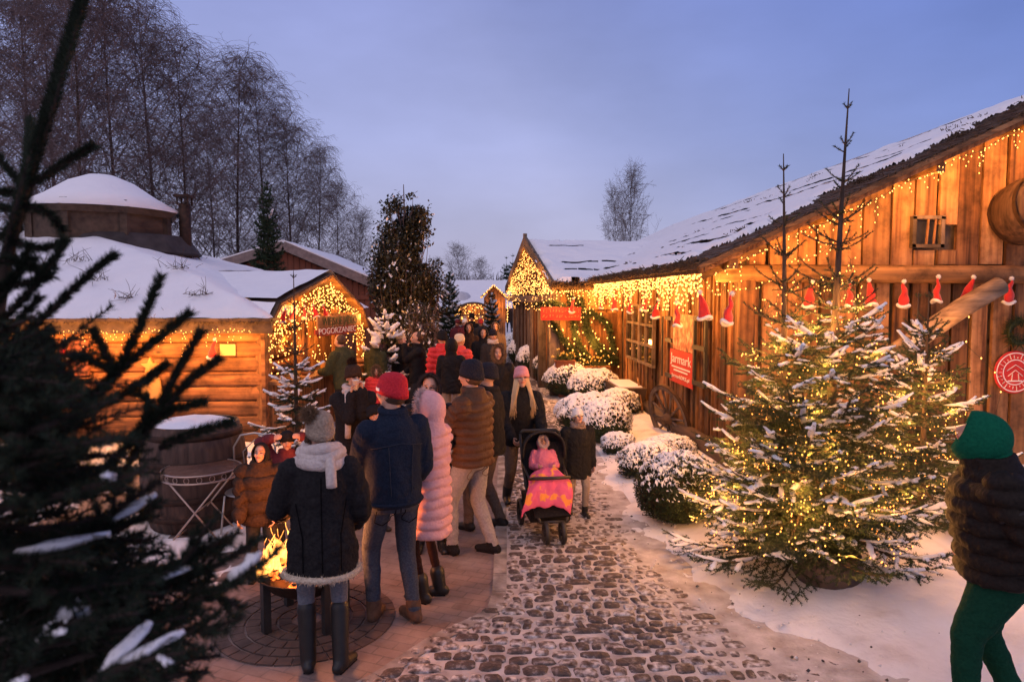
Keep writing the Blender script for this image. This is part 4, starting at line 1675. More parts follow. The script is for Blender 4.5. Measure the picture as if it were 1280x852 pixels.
stall = thing('food_stall', 'gabled wooden food stall glowing with lights beside the log hut', 'stall', S0 + sdir * SW / 2)
prof = [on_stall(*p) for p in ((327, 414), (343, 381), (409, 345), (447, 386), (454, 409))]
uz = [((p - S0).dot(sdir), p.z) for p in prof]
uz[0] = (0, uz[0][1])


def SP(u, z, off):
    return S0 + sdir * u + snrm * off + Vector((0, 0, z))


def stall_prism(mb, outline, off0, off1, m=0):
    n = len(outline)
    V = [SP(u, z, off0) for u, z in outline] + [SP(u, z, off1) for u, z in outline]
    Fs = [list(range(n)), list(range(2 * n - 1, n - 1, -1))] + [[(i + 1) % n, i, i + n, (i + 1) % n + n] for i in range(n)]
    mb.add([list(v) for v in V], Fs, m)


fa = MB()
for i in range(4):
    a, b = uz[i], uz[i + 1]
    fa.beam(SP(a[0], a[1], .03), SP(b[0], b[1], .03), .05, .20, 0, up=snrm)
fa2 = MB()
for i in range(4):
    a, b = uz[i], uz[i + 1]
    na = (a[1] - b[1], b[0] - a[0])
    L = math.hypot(*na)
    na = (na[0] / L * .05, na[1] / L * .05)
    stall_prism(fa2, [a, b, (b[0] + na[0], b[1] + na[1]), (a[0] + na[0], a[1] + na[1])], .12, -3.2)
sroof = fa2.build('roof', M_DARKLOG, stall)
fa.build('fascia', M_BEAM, stall)
sn = MB()
for i in range(4):
    a, b = uz[i], uz[i + 1]
    U, Vv = np.meshgrid(np.linspace(0, 1, 16), np.linspace(0, 1, 40))
    na = (a[1] - b[1], b[0] - a[0])
    L = math.hypot(*na)
    uu = a[0] + (b[0] - a[0]) * U + na[0] / L * .08
    zz = a[1] + (b[1] - a[1]) * U + na[1] / L * .08 + .03 * snoise(U * 3 + i, Vv * 7, 3, 3) + .04 * (i in (1, 2))
    oo = .06 - 3.2 * Vv
    sn.grid(S0.x + sdir.x * uu + snrm.x * oo, S0.y + sdir.y * uu + snrm.y * oo, zz)
sn.build('roof_snow', M_SNOW, sroof)
bw = MB()
u = .05
while u < SW - .05:
    zt = np.interp(u + .1, [p[0] for p in uz], [p[1] for p in uz]) - .06
    bw.beam(SP(u + .1, .0, -.7), SP(u + .1, zt, -.7), .19, .03, rnd.choice((0, 1, 1)), up=snrm)
    u += .2
for u_ in (.06, SW - .06):
    zt = np.interp(u_, [p[0] for p in uz], [p[1] for p in uz]) - .05
    bw.beam(SP(u_, 0, -.05), SP(u_, zt, -.05), .14, .14, 0, up=snrm)
for u_ in (1.3, 2.5):
    bw.beam(SP(u_, 0, -.05), SP(u_, 2.2, -.05), .12, .12, 0, up=snrm)
bw.beam(SP(.05, 2.02, -.05), SP(SW - .05, 2.02, -.05), .12, .14, 0, up=snrm)
bw.build('wall', PL, stall)
ct = MB()
ct.beam(SP(.1, 1.0, .12), SP(SW - .1, 1.0, .12), .45, .05, 1)
ct.beam(SP(.1, .5, .05), SP(SW - .1, .5, .05), .06, .95, 0)
ct.build('counter', PL, stall)
fl = MB()
fl.beam(SP(0, .03, -1.0), SP(SW, .03, -1.0), 2.0, .05)
fl.build('stall_floor', M_DARKLOG, stall)

# ------------------------------------------------------------------ red-brown barn behind the hut
Yb = 24.0
ap_ = A(357, 304, Yb)
el, er = A(268, 331, Yb), A(482, 357, Yb)
rb = thing('board_house', 'red brown boarded house with snow edged gable behind the hut', 'house', (ap_.x, Yb, 0))
w = MB()
w.prism([(el.x + .3, 0), (er.x - .3, 0), (er.x - .3, er.z - .25), (ap_.x, ap_.z - .3), (el.x + .3, el.z - .2)], 'y', Yb, Yb + 9, 0)
x = el.x + .3
while x < er.x - .4:
    h = np.interp(x + .1, [el.x, ap_.x, er.x], [el.z, ap_.z, er.z]) - .3
    w.box((x + .1, Yb - .02, h / 2), (.18, .035, h), None, 0)
    x += .2
w.box((0.5 * (ap_.x + er.x), Yb - .06, 2.35), (er.x - ap_.x - .4, .06, .14), None, 0)
w.build('wall', M_BARN, rb)
rr_ = MB()
rr_.beam((el.x, Yb - .3, el.z - .1), (ap_.x, Yb - .3, ap_.z - .1), .06, .3)
rr_.beam((er.x, Yb - .3, er.z - .1), (ap_.x, Yb - .3, ap_.z - .1), .06, .3)
rr_.prism([(el.x, el.z - .12), (ap_.x, ap_.z - .12), (ap_.x, ap_.z), (el.x, el.z)], 'y', Yb - .28, Yb + 9)
rr_.prism([(er.x, er.z), (ap_.x, ap_.z), (ap_.x, ap_.z - .12), (er.x, er.z - .12)], 'y', Yb - .28, Yb + 9)
ro = rr_.build('roof', mat('grey_board', (.16, .12, .11), (.28, .22, .2), scale=8, rough=.8), rb)
sn = MB()
for e in (el, er):
    U, Vv = np.meshgrid(np.linspace(0, 1, 20), np.linspace(0, 1, 20))
    sn.grid(e.x + (ap_.x - e.x) * U, Yb - .3 + 9 * Vv, e.z + (ap_.z - e.z) * U + .09 + .03 * snoise(U * 4, Vv * 6, 3, 2))
    sn.beam((e.x, Yb - .31, e.z + .05), (ap_.x, Yb - .31, ap_.z + .05), .02, .10)
sn.build('roof_snow', M_SNOW, ro)

# ------------------------------------------------------------------ far hall with a wide snowy roof and an arched gate
Yh = 62.0
l, r_ = A(520, 386, Yh), A(655, 386, Yh)
zt = A(600, 348, Yh).z
hall = thing('snowy_hall', 'long low hall with wide white roof at the end of the lane', 'hall', (0, Yh, 0))
w = MB()
w.box(((l.x + r_.x) / 2, Yh + 6, .7), (r_.x - l.x, 8, 1.5))
w.build('wall', M_BARN, hall)
w = MB()
X, Y = np.meshgrid(np.linspace(l.x, r_.x, 40), np.linspace(Yh, Yh + 6, 20))
w.grid(X, Y, 1.3 + (zt - 1.3) * (Y - Yh) / 6 + .06 * snoise(X, Y, 3, 3))
w.grid(X, Y + 6, zt - (zt - 1.3) * (Y - Yh) / 6)
w.build('roof', M_SNOW, hall)
w = MB()
for px in (577, 628):
    c = A(px, 366, Yh + 3)
    w.lathe([(1.1, 0), (.95, .5), (.6, .85), (.01, 1.0)], 20, (c.x, c.y - .4, c.z - .85), None, 0)
w.build('roof_dormer', mat('grey_snow', (.45, .43, .45), (.6, .58, .6), rough=.9), hall)
ag = thing('arched_gate', 'low arched gate hung with warm lights below the white roof', 'gate', (A(592, 400, 52).x, 52, 0))
w = MB()
c = A(592, 386, 52)
arc = [(c.x + 1.45 * math.cos(t), 52, .9 + .95 * math.sin(t)) for t in np.linspace(0, math.pi, 20)]
w.tube([(arc[0][0], 52, 0)] + arc + [(arc[-1][0], 52, 0)], .11, 8)
w.tube([(c.x - 1.4, 52, .95), (c.x + 1.4, 52, .95)], .06, 6)
for k in range(-2, 3):
    w.tube([(c.x + k * .5, 52, .95), (c.x + k * .5, 52, 1.75 - .12 * k * k)], .04, 6)
w.build('frame', M_DARKLOG, ag)
w = MB()
w.box((c.x, 53.2, .9), (3.0, .1, 1.7))
w.build('wall', M_PLANK2, ag)

lh = thing('lit_kiosk', 'little kiosk with fairy lights along its gable by the lane end', 'kiosk', (A(630, 400, 40).x, 40, 0))
k0, k1, k2 = A(603, 372, 40), A(617, 358, 40), A(634, 374, 40)
w = MB()
w.prism([(k0.x + .1, 0), (k2.x - .1, 0), (k2.x - .1, k2.z), (k1.x, k1.z), (k0.x + .1, k0.z)], 'y', 40, 42)
w.build('wall', M_PLANK, lh)
w = MB()
w.beam((k0.x - .1, 39.9, k0.z), (k1.x, 39.9, k1.z), .2, .12)
w.beam((k2.x + .1, 39.9, k2.z), (k1.x, 39.9, k1.z), .2, .12)
w.prism([(k0.x, k0.z), (k1.x, k1.z), (k1.x, k1.z + .1), (k0.x, k0.z + .1)], 'y', 40, 42.2, 1)
w.prism([(k2.x, k2.z + .1), (k1.x, k1.z + .1), (k1.x, k1.z), (k2.x, k2.z)], 'y', 40, 42.2, 1)
w.build('roof', [M_PLANK, M_SNOW], lh)
# ------------------------------------------------------------------ needles and branches
def needles(P, Q, per_m, ln, w, mb, m=0, up_bias=.25, fwd=.75):
    P, Q = np.asarray(P, float).reshape(-1, 3), np.asarray(Q, float).reshape(-1, 3)
    L = np.linalg.norm(Q - P, axis=1)
    cnt = np.maximum(1, (L * per_m + rng.uniform(0, 1, len(L))).astype(int))
    idx = np.repeat(np.arange(len(P)), cnt)
    n = len(idx)
    d = (Q - P) / (L[:, None] + 1e-9)
    a, b = frame_np(d)
    t = rng.uniform(0, 1, (n, 1))
    c = P[idx] + t * (Q - P)[idx]
    th = rng.uniform(0, 2 * math.pi, (n, 1))
    rad = np.cos(th) * a[idx] + np.sin(th) * b[idx]
    D = d[idx] * fwd + rad + np.array([[0, 0, up_bias]]) + rng.normal(0, .12, (n, 3))
    D /= np.linalg.norm(D, axis=1)[:, None]
    s = np.cross(D, rng.normal(0, 1, (n, 3)))
    s /= np.linalg.norm(s, axis=1)[:, None] + 1e-9
    l = ln * rng.uniform(.7, 1.15, (n, 1))
    V = np.stack([c - s * w, c + s * w, c + D * l], 1)
    mb.add(V.reshape(-1, 3), np.arange(n * 3).reshape(-1, 3), m)


def snow_on(pts, r, mb, m=0, flat=.55):
    """pillow of snow along a twig"""
    P = np.array([list(p) for p in pts])
    n = len(P)
    rr = r * np.sin(np.linspace(.3, math.pi - .3, n)) ** .6 * rng.uniform(.65, 1.25, n)
    k = mb.n
    mb.tube(P + np.array([0, 0, r * .45]), rr, 7, m)
    V = mb.v[-1]
    cz = np.repeat(P[:, 2] + r * .45, 7)
    V[:, 2] = cz + (V[:, 2] - cz) * flat
    V += rng.normal(0, r * .16, V.shape)


def spruce(name, label, base, h, rad, cat='tree', seed=1, lo=.25, whorl=.17, nb=6, per_m=460, nl=.024, nw=.0031, snow=.5, lean=(0, 0), group=None,
           needle=None, sparse_top=.2, snow_r=.022, twig_gap=.065, exp=.8):
    r = random.Random(seed)
    root = thing(name, label, cat, base, group)
    B = Vector(base)
    tk, cr, sn = MB(), MB(), MB()

    def axis(z):
        return B + Vector((lean[0] * z * z / h, lean[1] * z * z / h, z))
    tk.tube([axis(h * t) for t in np.linspace(0, 1, 14)], [max(.004, .05 * (h / 3.5) * (1 - t) + .004) for t in np.linspace(0, 1, 14)], 8)
    tP, tQ, bP, bQ, br0, br1 = [], [], [], [], [], []
    z = lo
    outer = []
    while z < h * .985:
        f = z / h
        R_ = rad * (1 - f) ** exp * (1 if f < 1 - sparse_top else .9)
        k = nb if f < .8 else 4
        a0 = r.uniform(0, 6.28)
        for i in range(k):
            az = a0 + i * 2 * math.pi / k + r.uniform(-.25, .25)
            L = max(.05, R_ * r.uniform(.72, 1.12))
            el = R(r.uniform(-12, 8) + 48 * f ** 1.5)
            o = Vector((math.cos(az), math.sin(az), 0))
            p0 = axis(z + r.uniform(-.06, .06) * (f < .9))
            n = max(4, int(L / .07))
            top_bare = f > 1 - sparse_top
            pts = []
            for j in range(n + 1):
                t = j / n
                pts.append(p0 + o * (L * t * math.cos(el)) + Vector((0, 0, L * (t * math.sin(el) - .22 * (1 - f) * math.sin(t * 2.2) + .16 * t * t))))
            side = o.cross(Vector((0, 0, 1)))
            for j in range(n):
                bP.append(pts[j]); bQ.append(pts[j + 1])
                br0.append(.0095 * (1 - j / n) * (.4 + L) + .0022); br1.append(.0095 * (1 - (j + 1) / n) * (.4 + L) + .0022)
                if f < 1 - sparse_top * .35 or j > n * .2:
                    tP.append(pts[j]); tQ.append(pts[j + 1])
            # side twigs
            ntw = int(L * .92 / twig_gap * (.45 if top_bare else 1))
            twp = []
            for q in range(ntw):
                t = .14 + .84 * q / max(1, ntw)
                s = 1 if q % 2 else -1
                Lt = (L * .40 * (1 - t) ** .8 + .05) * r.uniform(.7, 1.2) * (.6 if top_bare else 1)
                jj = min(n - 1, int(t * n))
                p = pts[jj].lerp(pts[jj + 1], t * n - jj)
                d = (pts[jj + 1] - pts[jj]).normalized()
                v = (d * .75 + side * s * .8 + Vector((0, 0, r.uniform(-.25, .12)))).normalized()
                e = p + v * Lt + Vector((0, 0, -.1 * Lt))
                mid = (p + e) / 2 + Vector((0, 0, .03 * Lt))
                tP += [p, mid]; tQ += [mid, e]
                bP += [p, mid]; bQ += [mid, e]
                br0 += [.003, .002]; br1 += [.002, .001]
                if Lt > .13:
                    for t2, s2 in ((.35, 1), (.5, -1), (.7, 1)):
                        p2 = p.lerp(e, t2)
                        sd = v.cross(Vector((0, 0, 1))).normalized()
                        e2 = p2 + (v * .7 + sd * s2 * .8 + Vector((0, 0, -.1))).normalized() * Lt * .38
                        tP.append(p2); tQ.append(e2)
                        bP.append(p2); bQ.append(e2); br0.append(.0018); br1.append(.001)
                twp.append((p, mid, e, Lt))
            outer.append(pts)
            if not top_bare and r.random() < snow and L > .2:
                for _ in range(r.choice((1, 2, 2, 3))):
                    a_ = int(n * r.uniform(.3, .85))
                    b_ = min(n, a_ + r.choice((2, 3, 4)))
                    if b_ - a_ >= 2:
                        snow_on([pts[j] for j in range(a_, b_ + 1)], snow_r * r.uniform(.8, 1.25), sn)
                for (p, mid, e, Lt) in twp[int(len(twp) * .3):]:
                    if r.random() < .66:
                        t0_, t1_ = r.uniform(0, .25), r.uniform(.62, .95)
                        snow_on([p.lerp(e, t0_ + (t1_ - t0_) * q_ / 5) for q_ in range(6)], min(snow_r * r.uniform(.75, 1.25), Lt * .28), sn)
        z += whorl * (1.9 if f > 1 - sparse_top else 1) * r.uniform(.8, 1.2)
    V = lambda L_: np.array([list(p) for p in L_])
    segtubes(V(bP), V(bQ), np.array(br0), np.array(br1), tk)
    needles(V(tP), V(tQ), per_m, nl, nw, cr)
    tk.build('trunk', M_BARK, root)
    co = cr.build('crown', needle or M_NEEDLE, root)
    if sn.n:
        sn.build('snow', M_SNOWFLUFF, root)['kind'] = 'stuff'
    return root, axis, outer


def bulbs_along(pts, gap, r, mb, wire=.003, jit=.02, m_b=1):
    """a lit chain: cable plus bulbs on short stems"""
    P = np.array([list(p) for p in pts])
    seg = np.linalg.norm(np.diff(P, axis=0), axis=1)
    s = np.concatenate([[0], np.cumsum(seg)])
    t = np.arange(gap * .5, s[-1], gap)
    B = np.stack([np.interp(t, s, P[:, k]) for k in range(3)], -1)
    B += rng.normal(0, jit, B.shape)
    if wire:
        mb.tube(P, wire, 4, 0)
        C0 = np.stack([np.interp(t, s, P[:, k]) for k in range(3)], -1)
        segtubes(C0, B, wire * .7, wire * .7, mb, 0)
    octa(B, r, mb, m_b)
    return B


# ------------------------------------------------------------------ lit spruces on the right
T1 = G(1046, 752)
trees = []
tA = spruce('spruce_tree', 'tallest snowy lit spruce with bare leader, in pot beside the barn front', (T1.x + .16, T1.y + .50, .1), 4.0, 1.22, seed=4, lo=.42, lean=(.02, .0), snow=.62, exp=1.1, sparse_top=.5, whorl=.14, nb=7)
tB = spruce('spruce_tree', 'slender lit spruce nearest the barn corner with thin bare top shoot', (T1.x - .16, T1.y + .65, .1), 3.5, 1.12, seed=8, lo=.45, lean=(-.02, 0), snow=.6, exp=1.1, sparse_top=.5, whorl=.14)
pC = G(1192, 690)
tC = spruce('spruce_tree', 'shorter bushy lit spruce behind the man in green hood', (pC.x, pC.y + .5, 0), 2.45, 1.0, seed=13, lo=.35, snow=.6)
pD = A(1148, 365, 7.6)
tD = spruce('spruce_tree', 'dark unlit spruce top between the lit trees and the barn brace', (pD.x, 7.6, 0), pD.z, .85, seed=17, lo=.3, snow=.3)
bl = spruce('spruce_tree', 'low spreading spruce boughs lit brightly at the snowy pot foot', (T1.x - .12, T1.y + .38, .28), 1.35, 1.16, seed=23, lo=.14, whorl=.11, nb=8, snow=.6, exp=.5)
po = MB()
po.lathe([(.10, 0), (.20, .03), (.26, .12), (.27, .2), (.24, .29), (.25, .31), (.22, .31), (.20, .26), (.01, .26)], 24, (T1.x + .02, T1.y + .2, .02))
tag(po.build('tree_pot', mat('dark_clay', (.04, .03, .028), (.09, .07, .065), scale=8, rough=.6)), 'round dark clay pot in snow under the lit spruces', 'pot')


def tree_chain(label, axis, h0, h1, rad, turns, seed, n=240, base=None, gap=.062, parent=None, group='light chains wound on the spruces'):
    r = random.Random(seed)
    pts = []
    for i in range(n):
        t = i / (n - 1)
        z = h0 + (h1 - h0) * t
        a = turns * 2 * math.pi * t + r.uniform(-.1, .1)
        rr = rad * (1 - .92 * t) * r.uniform(.55, .97) + .03
        c = axis(z)
        pts.append(c + Vector((rr * math.cos(a), rr * math.sin(a), r.uniform(-.05, .04))))
    # hang loops between points
    mb = MB()
    bulbs_along(pts, gap, .0066, mb, .002, .035)
    o = mb.build('light_chain', [M_CABLE, M_BULB_TREE])
    tag(o, label, 'fairy lights', group)
    return pts


for (tr, lab, h0, h1, rd, tn, sd) in ((tA, 'warm light chain wound around the tallest spruce', .4, 2.6, .98, 6, 1), (tB, 'warm light chain wound around the slender spruce by the barn corner', .35, 2.45, .85, 5, 2),
                                      (tC, 'warm light chain wound around the shorter spruce behind the green hood', .4, 1.9, .78, 5, 3), (bl, 'warm light chain tangled through the low boughs at the pot', .16, 1.15, 1.05, 7, 4)):
    pts = tree_chain(lab, tr[1], h0, h1, rd, tn, sd)
    for k in range(20):
        p = pts[int(len(pts) * (k + .5) / 24)]
        lamp('bulb_glow', p + Vector((0, 0, .02)), 15 if tr is not tC else 10.5, (1.0, .40, .085), r=.03)

# ------------------------------------------------------------------ snowy spruce by the food stall
pS = G(372, 588)
tS = spruce('spruce_tree', 'snowy spruce with long bare leader in front of the food stall', (pS.x, pS.y, 0), A(366, 338, pS.y).z, .80, seed=31, lo=.3, snow=.95, snow_r=.03, nl=.025, nw=.003, whorl=.19, sparse_top=.45, exp=1.05)
pS2 = A(480, 372, 13.4)
tS2 = spruce('spruce_tree', 'pale spruce thick with snow between stall and columnar tree', (pS2.x, 13.4, 0), pS2.z, .85, seed=35, lo=.3, snow=1.0, snow_r=.05, nl=.035, nw=.004, per_m=150, whorl=.2, twig_gap=.085, exp=.7, sparse_top=.08)
for (px, py, Y, rd, sd, lab) in ((562, 340, 27.0, .78, 41, 'dark conical cypress dusted with snow before the white hall'), (614, 362, 30.0, .62, 43, 'small dark cypress beside the lit kiosk gable'),
                                 (333, 226, 21.0, .80, 45, 'tall narrow dark spruce rising behind the snowy hut roof')):
    p = A(px, py, Y)
    spruce('cypress_tree', lab, (p.x, Y, 0), p.z, rd, seed=sd, lo=.1, whorl=.17, nb=7, per_m=90, nl=.10, nw=.014, snow=.5 if Y > 22 else .02, snow_r=.05, twig_gap=.12, exp=.5, sparse_top=.02)

# ------------------------------------------------------------------ foreground spruce, close to the lens on the left
fg = thing('spruce_tree', 'dark foreground spruce with snowy lower boughs filling the left edge', 'tree', (-1.25, 1.15, 0))
tk, crn, sno = MB(), MB(), MB()


def P3(px, py, Y):
    return A(px, py, Y)


def bough(pts, r0=.008, twigs=True, tl=.10, gap=.035, seed=0, snow=0.0, up=None, dens=950, ts=.25, drop=0):
    r = random.Random(seed)
    P = [P3(*p) for p in pts]
    # resample smooth
    n = max(5, int(sum((P[i + 1] - P[i]).length for i in range(len(P) - 1)) / .03))
    s = np.linspace(0, len(P) - 1, n + 1)
    PP = np.array([list(p) for p in P])
    S = [Vector([float(np.interp(t, range(len(P)), PP[:, k])) for k in range(3)]) for t in s]
    for _ in range(2):
        S = [S[0]] + [(S[i - 1] + S[i] * 2 + S[i + 1]) / 4 for i in range(1, n)] + [S[-1]]
    tk.tube(S, np.linspace(r0, .0022, n + 1), 6)
    bp, bq = S[:-1], S[1:]
    needles([list(p) for p in bp], [list(p) for p in bq], dens * 1.6, .017, .0012, crn)
    if twigs:
        L = sum((S[i + 1] - S[i]).length for i in range(n))
        k = int(L / gap)
        for q in range(k):
            t = ts + (.97 - ts) * q / max(1, k)
            j = min(n - 1, int(t * n))
            p = S[j]
            d = (S[j + 1] - S[j]).normalized()
            a, b = perp(d)
            s_ = 1 if q % 2 else -1
            v = (d * .8 + a * s_ * .75 + b * r.uniform(-.3, .3) + Vector((0, 0, r.uniform(-.1, .2) - drop))).normalized()
            Lt = tl * (1.15 - t) * r.uniform(.7, 1.3)
            e = p + v * Lt
            tk.tube([p, (p + e) / 2, e], [.0025, .002, .001], 5)
            needles([list(p)], [list(e)], dens * 1.6, .016, .0012, crn)
            if r.random() < snow:
                snow_on([p.lerp(e, t2) for t2 in (.1, .35, .6, .85, 1)], .0085 * r.uniform(.7, 1.4), sno)
    if snow > 2:
        for _ in range(3):
            a_ = r.randint(int(n * .2), n - 3)
            snow_on(S[a_:a_ + r.choice((2, 3))], .009 * r.uniform(.8, 1.4), sno)


Yf = 1.25
# the leaning top shoot and its ring of side shoots
bough([(-30, 520, 1.2), (5, 340, Yf), (32, 230, Yf), (68, 115, Yf), (112, -25, Yf)], .012, False, dens=4500)
for k in range(6):
    o_ = k - 2.5
    bough([(2 + o_ * 2, 350, Yf), (30 + o_ * 2.2, 238, Yf + .01 * o_), (66 + o_ * 2, 120, Yf - .008 * o_), (108 + o_ * 1.5, -20, Yf)], .004, False, dens=2000)
for q in (((38, 232, Yf), (78, 206, Yf), (117, 182, Yf - .03)), ((35, 240, Yf), (8, 210, Yf), (-30, 160, Yf)), ((30, 258, Yf), (60, 262, Yf), (80, 290, Yf)), ((25, 262, Yf), (-10, 258, Yf), (-40, 275, Yf)),
          ((28, 250, Yf), (36, 190, Yf + .1), (38, 150, Yf + .2)), ((22, 280, Yf), (-6, 300, Yf), (-30, 330, Yf)), ((14, 300, Yf), (52, 318, Yf), (82, 299, Yf)), ((10, 320, Yf), (40, 338, Yf), (68, 334, Yf)), ((-30, 400, 1.2), (5, 372, 1.2), (30, 330, 1.2), (38, 305, 1.2)), ((-20, 440, 1.2), (15, 410, 1.2), (50, 372, 1.2)), ((-20, 330, 1.2), (10, 322, 1.2), (46, 338, 1.2)), ((-30, 250, 1.25), (0, 238, 1.25), (30, 244, 1.25))):
    bough(q, .005, False, dens=5000)
# sprays against the hut wall
for i, q in enumerate((((-30, 470, 1.2), (56, 398, 1.2), (100, 352, 1.2), (143, 318, 1.2)), ((-30, 430, 1.2), (20, 385, 1.2), (60, 340, 1.2), (82, 300, 1.2)),
                       ((60, 560, 1.1), (110, 505, 1.1), (149, 463, 1.1), (176, 405, 1.1), (201, 346, 1.1)), ((110, 505, 1.1), (152, 459, 1.1), (195, 425, 1.1), (238, 391, 1.1)),
                       ((150, 600, 1.1), (190, 530, 1.1), (214, 477, 1.1), (235, 440, 1.1), (252, 414, 1.1)), ((200, 520, 1.1), (228, 480, 1.1), (275, 448, 1.1)),
                       ((120, 600, 1.1), (190, 520, 1.1), (256, 502, 1.1)), ((143, 466, 1.1), (118, 450, 1.1), (92, 446, 1.1)), ((150, 470, 1.1), (130, 440, 1.1), (116, 412, 1.1)),
                       ((90, 520, 1.1), (150, 500, 1.1), (210, 455, 1.1)), ((160, 560, 1.1), (200, 500, 1.1), (167, 490, 1.1)), ((0, 470, 1.2), (40, 440, 1.2), (62, 410, 1.2)),
                       ((200, 560, 1.1), (240, 540, 1.1), (290, 528, 1.1)), ((-20, 400, 1.2), (10, 350, 1.2), (44, 322, 1.2)), ((-20, 360, 1.2), (30, 356, 1.2), (66, 345, 1.2)))):
    bough(q, .005, False, dens=5000, seed=i)
# heavy lower boughs
r_ = random.Random(5)
for i in range(92):
    y0 = r_.uniform(430, 900)
    x0 = r_.uniform(-150, 30)
    Y_ = r_.uniform(.85, 1.35)
    lim = np.interp(y0, [430, 520, 600, 660, 720, 780, 860], [70, 150, 185, 195, 290, 290, 300])
    x1 = r_.uniform(.45, 1.0) * lim
    dy = r_.uniform(-60, 40)
    bough([(x0, y0 + r_.uniform(-20, 40), Y_ + .05), ((x0 + x1) / 2, y0 + dy * .5 + 8, Y_), (x1, y0 + dy, Y_ - r_.uniform(-.1, .1))], .007, True, .15, .026, seed=100 + i,
          snow=(.10 if y0 > 640 and r_.random() < .25 else 0), dens=800, ts=.1)
# the bough reaching toward the fire and long low sprays
for i, q in enumerate((((60, 780, 1.0), (180, 742, 1.0), (260, 715, 1.0), (332, 668, 1.0)), ((120, 800, .95), (230, 760, .95), (310, 720, .95), (345, 690, .95)), ((150, 740, 1.0), (230, 700, 1.0), (300, 665, 1.0)),
                       ((40, 840, .9), (160, 800, .9), (250, 790, .9), (305, 770, .9)), ((60, 870, .9), (170, 850, .9), (260, 838, .9)), ((100, 680, 1.05), (160, 660, 1.05), (205, 625, 1.05)),
                       ((80, 700, 1.0), (140, 640, 1.0), (200, 600, 1.0)), ((200, 770, .95), (270, 735, .95), (300, 760, .95)), ((200, 745, .98), (240, 690, .98), (262, 650, .98)))):
    bough(q, .007, True, .10, .024, seed=300 + i, snow=.06, dens=1100)
for i, q in enumerate((((20, 850, .85), (50, 800, .85), (95, 770, .85)), ((-10, 880, .85), (40, 830, .85), (60, 790, .85)), ((110, 760, .9), (150, 735, .9), (200, 742, .9)), ((60, 740, .9), (110, 728, .9), (150, 742, .9)), ((100, 860, .8), (150, 830, .8), (230, 815, .8)))):
    bough(q, .006, True, .12, .02, seed=400 + i, snow=.45, dens=700)
tk.tube([(-1.25, 1.15, 0), (-1.2, 1.17, 1.2), tuple(P3(-30, 520, 1.2)), tuple(P3(5, 340, Yf))], [.05, .04, .024, .010], 10)
tk.build('trunk', mat('dark_bark', (.018, .012, .010), (.045, .03, .024), scale=20, rough=.95, bump=.6), fg)
crn.build('crown', M_NEEDLE_DK, fg)
sno.build('snow', M_SNOWFLUFF, fg)['kind'] = 'stuff'


# ------------------------------------------------------------------ bare trees
def bare_tree_mesh(seed, h, spread, droop, n1=38, n2=8, n3=9, twig=1.0, tr=.012, up=(30, 58)):
    r = random.Random(seed)
    tk, cr = MB(), MB()
    P, Q, a, b = [], [], [], []
    ax = [Vector((.3 * math.sin(t * 3 + seed) * t, .25 * math.cos(t * 2.3 + seed) * t, h * t)) for t in np.linspace(0, 1, 16)]
    tk.tube(ax, [max(.010, .0065 * h * (1 - t) ** .9 + .004) for t in np.linspace(0, 1, 16)], 8)

    def add(p, q, ra, rb):
        P.append(p); Q.append(q); a.append(ra); b.append(rb)
    for i in range(n1):
        t = .10 + .88 * (i / n1) ** .85
        k = min(14, int(t * 15))
        p = ax[k].lerp(ax[k + 1], t * 15 - k)
        az = i * 2.4 + r.uniform(-.5, .5)
        shape = math.sin(min(1, (t + .12) * 2.0) * 1.57) * (1 - t) ** .62
        L = spread * shape * r.uniform(.65, 1.15) + .35
        el = R(r.uniform(*up))
        d = Vector((math.cos(az) * math.cos(el), math.sin(az) * math.cos(el), math.sin(el)))
        m = 8
        prev = p
        for j in range(m):
            tj = j / m
            d = (d + Vector((r.uniform(-.14, .14), r.uniform(-.14, .14), .06 - droop * .10 * tj))).normalized()
            nx = prev + d * L / m
            r0 = .0045 * h * .3 * (1 - t * .7) * (1 - tj) + tr
            add(prev, nx, r0, r0 * .85)
            kk = n2 * (.5 + tj) / m
            for _ in range(int(kk) + (r.random() < kk % 1)):
                d2 = (d * .55 + Vector((r.uniform(-1, 1), r.uniform(-1, 1), r.uniform(-.1, .7)))).normalized()
                q = nx
                L2 = (.55 + L * .26) * r.uniform(.6, 1.15)
                for s in range(4):
                    d2 = (d2 + Vector((r.uniform(-.25, .25), r.uniform(-.25, .25), .02 - droop * .17 * s))).normalized()
                    q2 = q + d2 * L2 / 4
                    add(q, q2, tr * .75, tr * .65)
                    for _w in range(n3 // 4):
                        d3 = (d2 * .5 + Vector((r.uniform(-1, 1), r.uniform(-1, 1), r.uniform(-.5, .5)))).normalized()
                        q3 = q2
                        for s3 in range(3):
                            d3 = (d3 + Vector((r.uniform(-.3, .3), r.uniform(-.3, .3), -droop * .42))).normalized()
                            q4 = q3 + d3 * (.22 + L2 * .12) * twig * r.uniform(.6, 1.2)
                            add(q3, q4, tr * .5, tr * .34)
                            if s3 == 1 and r.random() < .6:
                                d4 = (d3 + Vector((r.uniform(-1, 1), r.uniform(-1, 1), r.uniform(-1, .2)))).normalized()
                                add(q4, q4 + d4 * .25 * twig, tr * .4, tr * .3)
                            q3 = q4
                    q = q2
            prev = nx
    V = lambda L_: np.array([list(p) for p in L_])
    segtubes(V(P), V(Q), np.array(a), np.array(b), cr)
    return tk, cr


